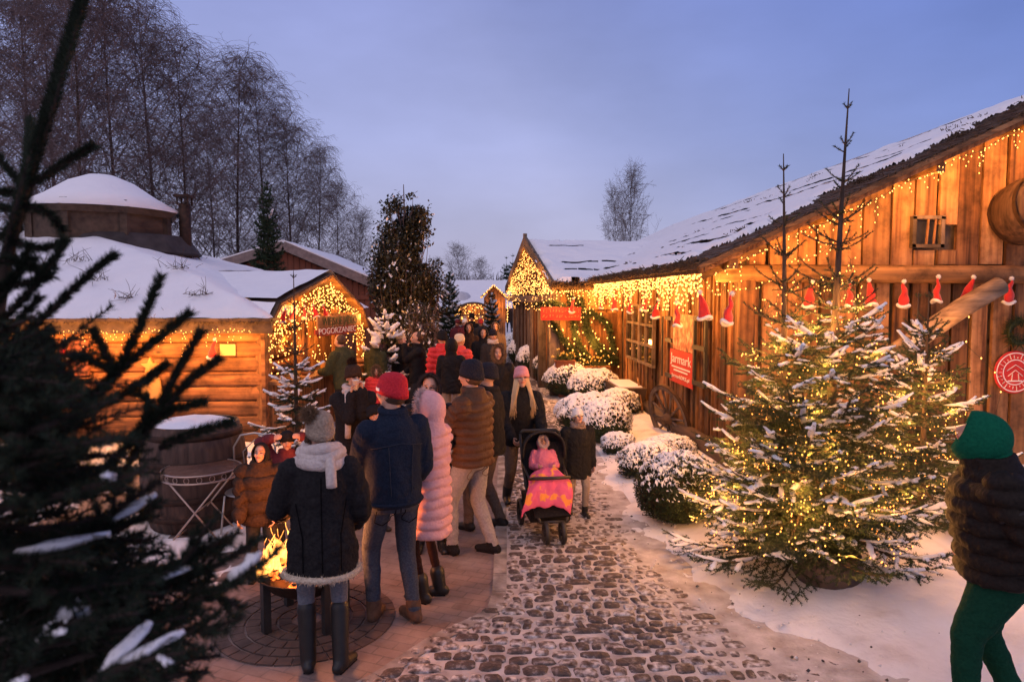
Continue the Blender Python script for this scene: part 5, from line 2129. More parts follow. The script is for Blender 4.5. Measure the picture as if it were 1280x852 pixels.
bt = []
for s, h, sp, dr_ in ((1, 15, 5.0, .9), (2, 14, 4.4, 1.05), (3, 13, 4.6, .8)):
    tk, cr = bare_tree_mesh(s, h, sp, dr_, 50, 9, 8, tr=.0115)
    root = thing('birch_tree', 'x x x x', 'tree', (0, 0, 0))
    tk.build('trunk', M_BARK, root, True)
    cr.build('crown', M_TWIG, root, True)
    bt.append((root, h))
spots = [  # px of stem, distance, px of top, proto
    (-30, 25, -60, 0, 'bare birch at the far left edge above the smoke vent'), (40, 29, -50, 1, 'tall bare birch standing behind the hut chimney cap, left side'), (98, 24, -30, 2, 'bare birch rising just behind the snowy vent cap'),
    (150, 27, -10, 0, 'dense bare birch with drooping twigs behind the vent cap'), (196, 31, 10, 1, 'bare birch right of the vent with clear trunk fork'), (232, 28, 60, 2, 'bare birch with rounded top above the rusty chimney'),
    (300, 33, 66, 1, 'tall bare birch alone against the sky behind the red brown gable'), (332, 37, 96, 0, 'reddish bare birch behind the narrow dark spruce'), (366, 36, 150, 2, 'bare birch sloping down right of the narrow spruce'),
    (398, 41, 185, 1, 'bare birch second from the right end of the birch row'), (425, 46, 232, 0, 'lowest bare birch at the right end of the birch row'), (268, 38, 150, 0, 'thin bare birch filling the gap behind the rusty chimney'), (70, 36, -20, 1, 'distant bare birch deep among the left birch stand')]
for i, (px, Y, pt, k, lab) in enumerate(spots):
    root, h = bt[k]
    o = root if i in (0, 1, 2) and k == i else copy_tree(root)
    p = A(px, 370, Y)
    H_ = A(px, pt, Y).z
    o.location = (p.x, Y, 0)
    s = H_ / h
    o.scale = (s * (.95 if i % 2 else 1.1), s * 1.05, s)
    o.rotation_euler = (0, 0, i * 1.7)
    tag(o, lab, 'tree', 'bare birches behind the hut')
# paler far trees
tk, cr = bare_tree_mesh(9, 9, 4.0, .05, 30, 6, 8, tr=.014, up=(40, 68))
pale = thing('bare_tree', 'frosty round bare tree seen behind the barn roof', 'tree', (A(790, 300, 40).x, 40, 0))
tk.build('trunk', M_BARK, pale, True)
cr.build('crown', M_TWIG_PALE, pale, True)
H_ = A(790, 228, 40).z
pale.scale = (H_ / 9 * .6, H_ / 9 * .6, H_ / 9)
tag(pale, group='frosty far trees')
for i, (px, py, Y, w_, lab) in enumerate(((452, 278, 50, .9, 'frosty bare tree just left of the columnar hornbeam'), (572, 314, 75, 1.0, 'hazy bare tree above the white hall, left of two'), (600, 330, 80, 1.0, 'small hazy bare tree above the middle of the white hall'), (545, 330, 78, .9, 'hazy bare tree beside the columnar hornbeam above the hall'), (768, 250, 46, .5, 'thin frosty bare tree left of the round one behind the barn'))):
    o = copy_tree(pale)
    H_ = A(px, py, Y).z
    o.location = (A(px, py, Y).x, Y, 0)
    o.scale = (H_ / 9 * w_, H_ / 9 * w_, H_ / 9)
    o.rotation_euler = (0, 0, i * 2.1)
    tag(o, lab, 'tree', 'frosty far trees')
for i, (px, py, Y, lab) in enumerate(((633, 322, 70, 'dark far conifer left of the pair by the lit gable'), (641, 318, 72, 'dark far conifer right of the pair by the lit gable'))):
    p = A(px, py, Y)
    spruce('fir_tree', lab, (p.x, Y, 0), p.z, 1.5, seed=60 + i, lo=.3, whorl=.4, nb=6, per_m=22, nl=.28, nw=.04, snow=0, twig_gap=.3, exp=.7)
# far wood that closes the horizon
fw = MB()
n = 5200
X = rng.uniform(-120, 160, n)
Y = rng.uniform(85, 120, n)
Hh = 2.6 + 2.2 * (snoise(X * .08, Y * .1, 3, 3) + .5) + rng.uniform(0, 1.5, n)
Hh += 3.5 * np.clip((-X - 20) / 50, 0, 1)
P = np.stack([X, Y, np.zeros(n)], -1)
Q = P + np.stack([rng.normal(0, .3, n), rng.normal(0, .3, n), Hh], -1)
segtubes(P, Q, .12, .03, fw)
for k in range(3):
    t = rng.uniform(.25, .9, (n, 1))
    S = P + (Q - P) * t
    D = rng.normal(0, 1, (n, 3)) * np.array([1, 1, .5]) + np.array([0, 0, .7])
    segtubes(S, S + D * .8, .05, .02, fw)
tag(fw.build('far_wood', M_TWIG_PALE), kind='stuff')


# ------------------------------------------------------------------ columnar hornbeams that kept their leaves
def hornbeam(label, px, pyt, Y, w, seed, nleaf, group='columnar hornbeams', snowy=.12):
    p = A(px, pyt, Y)
    root = thing('hornbeam_tree', label, 'tree', (p.x, Y, 0), group)
    h = p.z
    tk, cr = MB(), MB()
    r = random.Random(seed)
    B = Vector((p.x, Y, 0))
    tk.tube([B, B + Vector((.02, 0, h * .5)), B + Vector((-.03, 0, h * .97))], [.09, .05, .008], 8)
    Ps, Qs = [], []
    for i in range(210):
        t = r.uniform(.05, .96)
        az = r.uniform(0, 6.28)
        R_ = w * (math.sin(min(1, t * 2.4 + .25) * 1.57)) * (1 - t) ** .5 * r.uniform(.5, 1.1)
        p0 = B + Vector((0, 0, h * t * .82))
        L = max(.3, R_ * 2.0)
        pts = [p0, p0 + Vector((math.cos(az) * R_ * .55, math.sin(az) * R_ * .55, L * .35)), p0 + Vector((math.cos(az) * R_ * .9, math.sin(az) * R_ * .9, L * .9)), p0 + Vector((math.cos(az) * R_, math.sin(az) * R_, L * 1.2 + .1))]
        tk.tube(pts, [.018, .013, .008, .004], 5)
        for a_, b_ in zip(pts[:-1], pts[1:]):
            Ps.append(list(a_)); Qs.append(list(b_))
    Ps, Qs = np.array(Ps), np.array(Qs)
    k = rng.integers(0, len(Ps), nleaf)
    c = Ps[k] + rng.uniform(0, 1, (nleaf, 1)) * (Qs - Ps)[k] + rng.normal(0, .085, (nleaf, 3))
    # gaps: drop leaves in noise holes
    keep = snoise(c[:, 0] * 2.6 + c[:, 1] * 1.7, c[:, 2] * 2.2, seed, 3) > -.34
    c = c[keep]
    nn = len(c)
    d = rng.normal(0, 1, (nn, 3)) + np.array([0, 0, -.4])
    d /= np.linalg.norm(d, axis=1)[:, None]
    a, b = frame_np(d)
    s = rng.uniform(.032, .056, (nn, 1)) * (Y / 14.0) ** .3
    V = np.stack([c - d * s, c + a * s * .55, c + d * s, c - a * s * .55], 1)
    mi = (rng.uniform(0, 1, nn) < snowy).astype(np.int32)
    cr.add(V.reshape(-1, 3), np.arange(nn * 4).reshape(-1, 4), mi)
    tk.build('trunk', M_TWIG, root)
    cr.build('crown', [M_LEAFBR, M_SNOWFLUFF], root)


hornbeam('tall columnar hornbeam with brown leaves in the middle of the market', 506, 222, 15.5, .92, 3, 70000, snowy=.05)
hornbeam('shorter leafy hornbeam to the right of the tall columnar one', 533, 322, 16.4, .42, 5, 7000, snowy=.12)
hornbeam('low leafy hornbeam below the tall columnar one, half hidden by people', 524, 376, 14.6, .5, 6, 4500, snowy=.22)


# ------------------------------------------------------------------ box shrubs and hedge along the barn
def shrub(label, c, rx, ry, rz, seed, n, snow=.5, ls=.014, group='box shrubs along the barn', name='box_shrub'):
    root = thing(name, label, 'shrub', (c[0], c[1], 0), group)
    r = np.random.default_rng(seed)
    D = r.normal(0, 1, (n, 3))
    D /= np.linalg.norm(D, axis=1)[:, None]
    D[:, 2] = np.where(D[:, 2] < -.55, -D[:, 2], D[:, 2])
    lump = 1 + .16 * snoise(D[:, 0] * 2.6 + seed, D[:, 1] * 2.6 + D[:, 2] * 2.1, seed, 3)
    P = np.array([c[0], c[1], rz * .82]) + D * np.array([rx, ry, rz]) * lump[:, None] * r.uniform(.86, 1.03, (n, 1))
    P[:, 2] = np.maximum(P[:, 2], .02)
    mbk, lf, sw = MB(), MB(), MB()
    # inner twigs that close the view
    k = n // 6
    segtubes(np.array([[c[0], c[1], .05]]) + r.normal(0, .05, (k, 3)) * np.array([1, 1, .3]), P[:k], .006, .003, mbk)
    lump_d = MB()
    d = D + r.normal(0, .7, (n, 3))
    d /= np.linalg.norm(d, axis=1)[:, None]
    a, b = frame_np(d)
    s = ls * r.uniform(.7, 1.4, (n, 1))
    V = np.stack([P - d * s, P + a * s * .6, P + d * s, P - a * s * .6], 1)
    lf.add(V.reshape(-1, 3), np.arange(n * 4).reshape(-1, 4))
    lf.ell((c[0], c[1], rz * .78), (rx * .82, ry * .82, rz * .80), None, 20, 12)
    # snow lying on the clipped top: broken crust that follows the lumps
    az_, el_ = np.meshgrid(np.linspace(0, 2 * math.pi, 150), np.linspace(R(2), R(90), 64))
    dx, dy, dz = np.cos(el_) * np.cos(az_), np.cos(el_) * np.sin(az_), np.sin(el_)
    lm = 1 + .16 * snoise(dx * 2.6 + seed, dy * 2.6 + dz * 2.1, seed, 3)
    hole = snoise(dx * 11 * (rx / .4) + seed, dy * 11 * (rx / .4) + dz * 8, seed + 5, 3) + .9 * snoise(dx * 30 * (rx / .4) + seed, dy * 30 * (rx / .4) + dz * 21, seed + 6, 2)
    cover = np.clip((dz - .80 + snow * .80) * 1.3 + hole * 1.25, -.3, 1)
    th_ = .034 * np.clip(cover, 0, 1) ** .6 * (rx / .4) ** .5
    gx_ = c[0] + dx * rx * lm * 1.0 + dx * th_ * .5
    gy_ = c[1] + dy * ry * lm * 1.0 + dy * th_ * .5
    gz_ = rz * .82 + dz * rz * lm * .99 + th_ * .9 - .02 * (cover < .05)
    sw.grid(gx_, gy_, gz_, mask=(cover[:-1, :-1] > -.02))
    mbk.build('stem', M_BARK, root)
    lf.build('foliage', M_LEAF, root)
    if sw.n:
        sw.build('snow', M_SNOWFLUFF, root)['kind'] = 'stuff'


def sh_at(label, px, py, w_px, h_px, seed, n, snow, dy=.3, ls=.014):
    g_ = G(px, py)
    s = F / g_.y
    rx = w_px / s / 2
    rz = h_px / s / 1.75
    shrub(label, (g_.x, g_.y + dy), rx, rx * .95, rz, seed, n, snow, ls)


sh_at('big rounded box shrub nearest the lit spruces, lightly dusted with snow', 858, 664, 112, 88, 1, 12000, .04)
sh_at('snow topped box shrub just behind the big rounded one', 818, 606, 80, 46, 2, 6000, .42)
sh_at('small low box shrub at the lane edge beside the snowy path', 778, 574, 46, 28, 3, 2500, .6)
sh_at('low snowy box shrub below the wagon wheel', 850, 584, 70, 30, 7, 3000, .5, .5)
k = 0
hx = [((762, 560), 70, 55, .62, 'snow heaped hedge clump right behind the child in white hat'), ((735, 548), 76, 52, .7, 'snow heaped hedge clump beside the child in white hat'), ((775, 530), 60, 40, .6, 'snow heaped hedge clump close to the cart wheel'), ((745, 507), 70, 42, .6, 'snow covered hedge clump in front of the planter'),
      ((712, 498), 66, 42, .5, 'greener hedge clump under the doorway garland'), ((694, 480), 56, 42, .45, 'green hedge clump left of the doorway planter'), ((672, 470), 52, 38, .7, 'hedge clump with snow behind the pink knitted hat'), ((655, 458), 46, 34, .8, 'snowy hedge clump beside the hooded woman in black'),
      ((646, 446), 36, 30, .8, 'snowy hedge clump at the far end of the hedge')]
for (p, w_, h_, s_, lab) in hx:
    sh_at(lab, p[0], p[1], w_, h_, 10 + k, 4200, s_, .35, .017)
    k += 1
# ------------------------------------------------------------------ felt hats hung along the barn
def felt_hat_proto():
    root = thing('christmas_hat', 'red felt hat hanging in a row', 'hat', (0, 0, 0))
    mb = MB()
    n = 14
    pr = []
    for t in np.linspace(0, 1, 9):
        pr.append((.088 * (1 - t) ** .75 + .012, -.40 + .38 * t))
    mb.lathe(pr, n)
    V = mb.v[-1]
    V[:, 1] *= .62
    tt = (V[:, 2] + .4) / .38
    V[:, 0] += .045 * tt ** 2 + .012 * np.sin(tt * 9) * tt
    V[:, 1] += .016 * np.sin(tt * 11 + V[:, 0] * 20)
    V[:, 2] -= .02 * np.sin(np.arctan2(V[:, 1], V[:, 0]) * 2) * (1 - tt)
    mb.build('felt_cone', M_RED, root, True)
    b = MB()
    a = np.linspace(0, 2 * math.pi, 24, endpoint=False)
    furring(b, np.stack([.097 * np.cos(a), .064 * np.sin(a), -.40 - .018 * np.sin(2 * a)], -1), .026, .014, 500)
    b.build('brim', M_WHITEFELT, root, True)
    p = MB()
    p.ell((.045, 0, .0), (.032, .032, .032))
    D = rng.normal(0, 1, (200, 3))
    D /= np.linalg.norm(D, axis=1)[:, None]
    spikes(p, np.array([.045, 0, 0]) + D * .028, D, .016, .004)
    p.build('pompom', M_WHITEFELT, root, True)
    return root


hp = felt_hat_proto()
first = True


def place_hat(p, label, group, s=1.0, rz=0, tilt=0):
    global first
    o = hp if first else copy_tree(hp)
    first = False
    o.location = p
    o.scale = (s, s, s)
    o.rotation_euler = (R(tilt * .5), R(tilt), rz)
    tag(o, label, None, group)


ords = ['first', 'second', 'third', 'fourth', 'fifth', 'sixth', 'seventh', 'eighth', 'ninth', 'tenth']
eave_hats = [(735, 376), (751, 370), (769, 370), (789, 372), (806, 368), (821, 375), (847, 378), (879, 365), (916, 368)]
for i, (px, py) in enumerate(eave_hats):
    d = ray(px, py)
    t = (EX + .06 - CAM.x) / d.x
    p = CAM + d * t
    far = len(eave_hats) - i
    place_hat(p, 'red white-brimmed hat under the long barn eave, %s counting from the front corner' % ords[far - 1], 'red hats under the barn eave', .66 if i < 6 else .78, i * 1.3, rnd.uniform(-16, 16))
front_hats = [(1012, 352), (1062, 352), (1090, 350), (1133, 352), (1172, 346), (1213, 346), (1262, 348)]
for i, (px, py) in enumerate(front_hats):
    p = A(px, py, BY - .17)
    place_hat(p, 'red white-brimmed hat on the front cross beam, %s from the barn corner' % ords[i], 'red hats on the front cross beam', .78, i * 1.1, 8 if i == 5 else rnd.uniform(-6, 6))
for i, (px, py, ofs, lab) in enumerate(((78, 424, 0, 'red white-brimmed hat hanging by the hut hatch'), (266, 424, 0, 'red white-brimmed hat beside the yellow board on the log wall'))):
    place_hat(A(px, py, HY0 - .22), lab, 'red hats on the log hut', .72, i, 4)
for i, (px, py) in enumerate(((355, 386), (368, 384), (381, 382), (393, 381), (405, 381))):
    place_hat(on_stall(px, py, .14), 'small red hat in the stall gable row, %s from the left' % ords[i], 'red hats in the stall gable', .55, i, 10)
place_hat(A(716, 373, WY0 - .25), 'red hat perched on the end of the red sign board by the doorway', None, .8, 1, 5)


# ------------------------------------------------------------------ fairy lights
def icicles(name, label, pts, gap, lmin, lmax, r, seed, cat='fairy lights', group=None, bulb=None, gapb=.055, up=0, thick=.0025):
    """a cable along pts with hanging strands of bulbs"""
    rr = random.Random(seed)
    P = np.array([list(p) for p in pts])
    seg = np.linalg.norm(np.diff(P, axis=0), axis=1)
    s = np.concatenate([[0], np.cumsum(seg)])
    root = thing(name, label, cat, tuple(P[0]), group)
    cb = MB()
    B = bulbs_along(pts, gap * .8, r, cb, thick, .012)
    cb.build('cable', [M_CABLE, bulb or M_BULB], root)
    t = gap * .5
    cnt = 0
    alls = []
    over = MB()
    while t < s[-1]:
        p = np.array([np.interp(t, s, P[:, k]) for k in range(3)])
        L = rr.choice((lmin, (lmin + lmax) / 2, lmax, lmin * 1.4)) * rr.uniform(.7, 1.15)
        n = max(2, int(L / gapb))
        q = [p]
        for j in range(n):
            q.append(q[-1] + np.array([rr.gauss(0, .010), rr.gauss(0, .010), -L / n]))
        tgt = MB() if cnt < 90 else over
        bulbs_along(q, gapb, r, tgt, thick * .7, .012)
        if tgt is not over:
            tgt.build('light_strand', [M_CABLE, bulb or M_BULB], root)
        alls.append(q[len(q) // 2])
        cnt += 1
        t += gap * rr.uniform(.6, 1.4)
    if over.n:
        o = over.build('light_strands', [M_CABLE, bulb or M_BULB], root)
        o['kind'] = 'stuff'
    return root


# long eave of the barn: dense toward the far end
ey = np.linspace(Y0 + .1, 16.0, 60)
icicles('icicle_light_string', 'dense curtain of warm icicle lights under the long barn eave', [(EX + .05, y, EZ - .10 + .03 * math.sin(y * 5)) for y in ey], .065, .16, .5, .0135, 3, group='icicle lights on the barn', bulb=M_BULB_HOT, gapb=.06)
icicles('icicle_light_string', 'second row of icicle lights on the barn wall behind the hats', [(EX + .32, y, EZ - .06) for y in np.linspace(Y0 + 1, 16, 50)], .16, .1, .3, .011, 5, group='icicle lights on the barn', bulb=M_BULB_HOT)
# rake of the barn gable
icicles('icicle_light_string', 'icicle lights along the sloping front edge of the barn roof', [(EX + (8.6 - EX) * t if EX + (8.6 - EX) * t < RX else RX, Y0 - .1, EZ + SL * (min(RX, EX + (8.6 - EX) * t) - EX) - .16 - .02 * math.sin(t * 60)) for t in np.linspace(0.02, .86, 50)], .10, .05, .26, .009, 7, group='icicle lights on the barn', bulb=M_BULB_HOT)
# loose swags below the eave corner
sw = []
for (a, b, sag) in ((A(880, 350, 8.6), A(910, 352, 8.2), .16), (A(910, 352, 8.2), A(985, 322, 8.0), .22), (A(985, 322, 8.0), A(1045, 300, 8.2), .1)):
    for t in np.linspace(0, 1, 12):
        sw.append(a.lerp(b, t) - Vector((0, 0, sag * 4 * t * (1 - t))))
mb = MB()
bulbs_along(sw, .06, .0085, mb, .003, .02)
tag(mb.build('light_chain', [M_CABLE, M_BULB_HOT]), 'loose swag of warm lights drooping at the barn roof corner', 'fairy lights')
mb = MB()
ln = [A(1205, 390, BY - .5), A(1213, 388, BY - .5), A(1207, 430, BY - .4), A(1255, 475, BY - .2), A(1245, 515, BY - .1)]
bulbs_along([ln[0].lerp(ln[1], t) for t in (0, 1)] + [ln[i].lerp(ln[i + 1], t) for i in (1, 2, 3) for t in np.linspace(0, 1, 6)], .34, .012, mb, .0025, .01)
tag(mb.build('light_chain', [M_CABLE, M_BULB_HOT]), 'sparse light chain hanging down the front boards past the brace', 'fairy lights')
for x0, lab in ((1045, 'strand of lights falling from the cross beam just left of the tallest spruce leader'), (1072, 'strand of lights falling from the cross beam just right of the tallest spruce leader')):
    mb = MB()
    q = [A(x0 + 6 * math.sin(t * 7), 345 + t * 60, BY - .15) for t in np.linspace(0, 1, 14)]
    bulbs_along(q, .05, .009, mb, .0025, .01)
    tag(mb.build('light_chain', [M_CABLE, M_BULB_HOT]), lab, 'fairy lights')

# gable of the wing: covered in lights
mb = MB()
pts = []
for i in range(1000):
    y = rnd.uniform(WY0 + .1, WY1 - .1)
    zt = WZE + (WZR - WZE) * (1 - abs(y - WYR) / (WYR - WY0)) - .05
    pts.append((gx(y) + rnd.uniform(-.08, .0), y, rnd.uniform(2.0 if rnd.random() < .25 else 2.45, zt)))
octa(np.array(pts), .012, mb, 1)
q = [(gx(WY0), WY0 + .2, 2.5)]
for k in range(22):
    y = WY0 + .3 + k * .36
    zt = WZE + (WZR - WZE) * (1 - abs(y - WYR) / (WYR - WY0)) - .1
    q += [(gx(y), y, max(2.4, zt)), (gx(y + .18), y + .18, 2.2)]
mb.tube(q, .004, 4, 0)
tag(mb.build('light_net', [M_CABLE, M_BULB_HOT]), 'net of warm lights covering the pointed gable of the cross wing', 'fairy lights')
icicles('icicle_light_string', 'icicle lights along the front eave of the cross wing', [(x, WY0 + .02, WZE - .14) for x in np.linspace(gx(WY0), EX + .2, 20)], .07, .15, .45, .015, 9, bulb=M_BULB_HOT, gapb=.07)
# hut eave
icicles('icicle_light_string', 'icicle lights along the eave of the log hut', [(x, HY0 - .24, 1.86 + .02 * math.sin(x * 6)) for x in np.linspace(-7.6, -3.5, 50)], .10, .12, .42, .0085, 11, bulb=M_BULB_HOT, gapb=.07)
# food stall gable: dense net
mb = MB()
pts = []
us, zs = [p[0] for p in uz], [p[1] for p in uz]
while len(pts) < 760:
    u = rnd.uniform(.1, SW - .1)
    zt = np.interp(u, us, zs) - .12
    z = zt - abs(rnd.gauss(0, .33)) if rnd.random() < .75 else rnd.uniform(1.1, zt)
    if z < 1.05:
        continue
    pts.append(list(SP(u, z, rnd.uniform(-.06, .10))))
octa(np.array(pts), .0115, mb, 1)
q = []
for k in range(26):
    u = .12 + (SW - .24) * k / 25
    zt = np.interp(u, us, zs) - .14
    q += [SP(u, zt, .02), SP(u + .05, max(1.4, zt - .7), .02)]
mb.tube(q, .003, 4, 0)
tag(mb.build('light_net', [M_CABLE, M_BULB_HOT]), 'dense net of warm lights filling the gable of the food stall', 'fairy lights')
# kiosk and gate
mb = MB()
q = [Vector((k0.x - .1, 39.75, k0.z + .02)).lerp(Vector((k1.x, 39.75, k1.z + .08)), t) for t in np.linspace(0, 1, 10)] + [Vector((k1.x, 39.75, k1.z + .08)).lerp(Vector((k2.x + .1, 39.75, k2.z + .02)), t) for t in np.linspace(0, 1, 14)] + [Vector((k2.x, 39.75, k2.z)), Vector((k2.x, 39.75, .9))]
bulbs_along(q, .08, .03, mb, .01, .02)
tag(mb.build('light_chain', [M_CABLE, M_BULB_HOT]), 'light chain tracing the little kiosk gable at the lane end', 'fairy lights')
mb = MB()
cg = A(592, 386, 52)
q = [Vector((cg.x + 1.3 * math.cos(t), 51.8, .9 + .8 * math.sin(t))) for t in np.linspace(0, math.pi, 24)]
bulbs_along(q, .12, .035, mb, .01, .06)
nq = [[cg.x - 1.2 + 2.4 * k / 70, 53.05, rnd.uniform(.3, 1.6)] for k in range(70)]
octa(np.array(nq), .04, mb, 1)
mb.tube([list(q[-1])] + nq[::-1], .012, 4, 0)
tag(mb.build('light_chain', [M_CABLE, M_BULB_HOT]), 'warm lights strung inside the low arched gate', 'fairy lights')

# ------------------------------------------------------------------ garlands at the wing doorway
def garland(label, pts, r, n, seed):
    rr = np.random.default_rng(seed)
    P = [Vector(p) for p in pts]
    S = []
    for i in range(len(P) - 1):
        S += [P[i].lerp(P[i + 1], t) for t in np.linspace(0, 1, 8, endpoint=False)]
    S.append(P[-1])
    S = np.array([list(p) for p in S])
    root = thing('fir_garland', label, 'garland', tuple(S[0]), 'lit garlands at the doorway')
    k = rr.integers(0, len(S) - 1, n)
    c = S[k] + rr.uniform(0, 1, (n, 1)) * (S[k + 1] - S[k])
    d = rr.normal(0, 1, (n, 3))
    d /= np.linalg.norm(d, axis=1)[:, None]
    mb = MB()
    segtubes(S[:-1], S[1:], .02, .02, mb)
    segtubes(c, c + d * r * rr.uniform(.6, 1.1, (n, 1)), .012, .004, mb)
    mb.build('greenery', M_LEAF, root)
    lb = MB()
    m = max(12, n // 45)
    k = rr.integers(0, len(S), m)
    d = rr.normal(0, 1, (m, 3))
    d /= np.linalg.norm(d, axis=1)[:, None]
    octa(S[k] + d * r * .95, .017, lb, 1)
    lb.tube(S + np.array([0, -r * .8, 0]), .003, 4, 0)
    lb.build('light_chain', [M_CABLE, M_BULB_HOT], root)


YW = WY0 + .15
garland('lit fir garland slanting down from under the red sign board', [A(690, 402, YW), A(705, 425, YW), A(722, 445, YW), A(732, 455, YW)], .13, 1300, 1)
garland('lit fir garland hanging straight down left of the door', [A(712, 362, YW), A(716, 400, YW), A(722, 430, YW), A(738, 452, YW)], .13, 1500, 2)
garland('lit fir garland slanting across the door to the window corner', [A(725, 372, YW), A(735, 415, YW), A(752, 440, YW), A(770, 452, YW)], .16, 2100, 3)
garland('short lit fir garland above the planter by the barn corner', [A(736, 388, YW + .05), A(760, 405, YW + .05), A(768, 440, YW)], .12, 1100, 4)
garland('lit fir garland lying over the red sign board at the wing corner', [A(668, 381, YW - .2), A(690, 378, YW - .2), A(708, 384, YW - .2)], .10, 700, 5)

# red board with hanging letters by the doorway
rs = thing('red_sign_board', 'long red board with orange lettering hung under the wing eave', 'sign', A(700, 393, YW - .25))
p0, p1 = A(676, 392, YW - .25), A(726, 392, YW - .25)
mb = MB()
mb.beam(p0, p1, .04, .30)
mb.build('board', M_SIGNRED, rs)
mb = MB()
for px in (684, 718):
    c = A(px, 384, YW - .25)
    mb.tube([c, c + Vector((0, .1, .36))], .006, 5)
mb.build('hanging_wire', M_IRON, rs)
mb = MB()
x = 0
L = (p1 - p0).length
r_ = random.Random(2)
while x < L - .1:          # illegible hand-drawn strokes
    c = p0.lerp(p1, (x + .06) / L) + Vector((0, -.025, 0))
    for row in (-.06, .06):
        for _ in range(2):
            a = Vector((r_.uniform(-.025, .025), 0, row + r_.uniform(-.04, .04)))
            b = Vector((r_.uniform(-.025, .025), 0, row + r_.uniform(-.04, .04)))
            mb.beam(c + a, c + b + Vector((.001, 0, .01)), .006, .012)
    x += .075
mb.build('lettering', mat('orange_paint', (.62, .20, .07), (.7, .26, .1), rough=.6), rs)

# window beside the barn corner, dark glass that mirrors the lights
wn = thing('wing_window', 'dark multi-pane shop window mirroring lights beside the barn corner', 'window', (BX, 17, 1.4))
fr, gl = MB(), MB()
ya, yb = 12.95, 15.3
M_GLASS = mat('dark_glass', (.02, .015, .012), (.03, .022, .018), rough=.06, spec=.8)
zc = 1.62
gl.box((BX - .05, (ya + yb) / 2, zc), (.02, yb - ya, 1.1))
gl.build('pane', M_GLASS, wn)
for y in np.linspace(ya, yb, 5):
    fr.box((BX - .065, y, zc), (.06, .06, 1.2))
for z in (zc - .58, zc - .2, zc + .2, zc + .58):
    fr.box((BX - .065, (ya + yb) / 2, z), (.05, yb - ya + .1, .05))
fr.build('frame', M_WEATHER, wn)

# planter box and flower box
for (px, py, w_, lab, col, yy) in ((706, 456, .42, 'terracotta planter with yellow flowers under the garland', 'terra', YW - .15), (738, 463, .85, 'long orange wooden flower box under the doorway window', 'orange', YW - .1)):
    c = A(px, py, yy)
    root = thing('planter', lab, 'planter', c)
    mb = MB()
    mb.box(c, (w_, .24, .20), None, 0, 1.08)
    mb.box(c + Vector((0, 0, .10)), (w_ + .06, .29, .03))
    mb.box((c.x, c.y, (c.z - .1) / 2), (w_ * .7, .18, max(.1, c.z - .12)))
    mb.build('box', M_BARN if col == 'terra' else M_PLANK, root)
    n = 240
    P = np.array(c) + rng.uniform(-.5, .5, (n, 3)) * np.array([w_ * .9, .2, 0]) + np.array([0, 0, .12])
    D = rng.normal(0, .5, (n, 3)) + np.array([0, 0, 1.0])
    mb = MB()
    segtubes(P, P + D * .12, .006, .002, mb)
    mb.build('greenery', M_LEAF, root)
    mb = MB()
    octa(P[:30] + D[:30] * .13, .02, mb)
    mb.build('flowers', mat('yellow_flower', (.7, .5, .12), (.8, .6, .2), rough=.8), root)

# lantern-lit niche under the gable
# ------------------------------------------------------------------ poster, iron window frame, wheel, round sign on the barn
XF = BX - .055


def on_wall(px, py, x=XF):
    d = ray(px, py)
    return CAM + d * ((x - CAM.x) / d.x)


ps = thing('red_poster', 'red Jarmark poster with photo of ornaments on the barn side wall', 'poster', on_wall(855, 455))
a0, a1 = on_wall(840, 438), on_wall(869, 441)
yA, yB = a1.y, a0.y
zt, zb = on_wall(855, 439).z, on_wall(855, 481).z
yc = (yA + yB) / 2
mb = MB()
mb.box((XF - .03, yc, (zt + zb) / 2), (.012, yB - yA, zt - zb))
mb.build('panel', M_SIGNRED, ps)
wd = yB - yA
Mt = lambda y, z: Matrix.Translation((XF - .040, y, z)) @ Matrix(((0, 0, -1, 0), (-1, 0, 0, 0), (0, 1, 0, 0), (0, 0, 0, 1)))
h_ = zt - zb
text_mesh('Jarmark', h_ * .40, M_PAINTW, 'lettering', ps, Mt(yc, zt - h_ * .27), .002, squeeze=wd * .92 / (h_ * .40 * 3.3))
for i, (f, ww) in enumerate(((.52, .8), (.62, .6))):
    mb = MB()
    mb.box((XF - .038, yc, zt - h_ * f), (.004, wd * ww, h_ * .045))
    mb.build('text_line', M_PAINTW, ps)
text_mesh('JarmarkDKS.pl', h_ * .15, M_PAINTW, 'lettering', ps, Mt(yc, zt - h_ * .80), .002, squeeze=wd * .78 / (h_ * .15 * 6.0))
# picture above
zt2 = on_wall(860, 394).z
mb = MB()
mb.box((XF - .026, yc - .06, (zt2 + zt) / 2 + .01), (.012, wd * .86, zt2 - zt))
pic = mb.build('picture', mat('poster_picture', (.05, .02, .015), (.75, .45, .28), scale=9, rough=.5, detail=6, c3=(.42, .12, .06), c3pos=.48, contrast=.2), ps)
wf = thing('iron_shutter', 'black iron window frame hung open beside the red poster', 'window frame', on_wall(880, 435))
mb = MB()
c0, c1 = on_wall(872, 400), on_wall(886, 398)
z0_, z1_ = on_wall(880, 481).z, on_wall(880, 398).z
for y in (c0.y, c1.y):
    mb.box((XF - .04, y, (z0_ + z1_) / 2), (.04, .07, z1_ - z0_))
for z in (z0_, (z0_ * .45 + z1_ * .55), z1_):
    mb.box((XF - .045, (c0.y + c1.y) / 2, z), (.045, c0.y - c1.y + .05, .07))
mb.build('frame', M_IRON, wf)
hg = MB()
for py in (397, 424, 467):
    p = on_wall(834, py)
    q = on_wall(842, py + 4)
    hg.box((XF - .03, (p.y + q.y) / 2, p.z), (.03, abs(p.y - q.y), .07))
p, q = on_wall(830.5, 395), on_wall(830.5, 470)
hg.box((XF - .03, p.y, (p.z + q.z) / 2), (.03, .03, p.z - q.z))
tag(hg.build('iron_hinge_bar', M_IRON), 'black iron strap hinges left of the red poster', 'hinge')

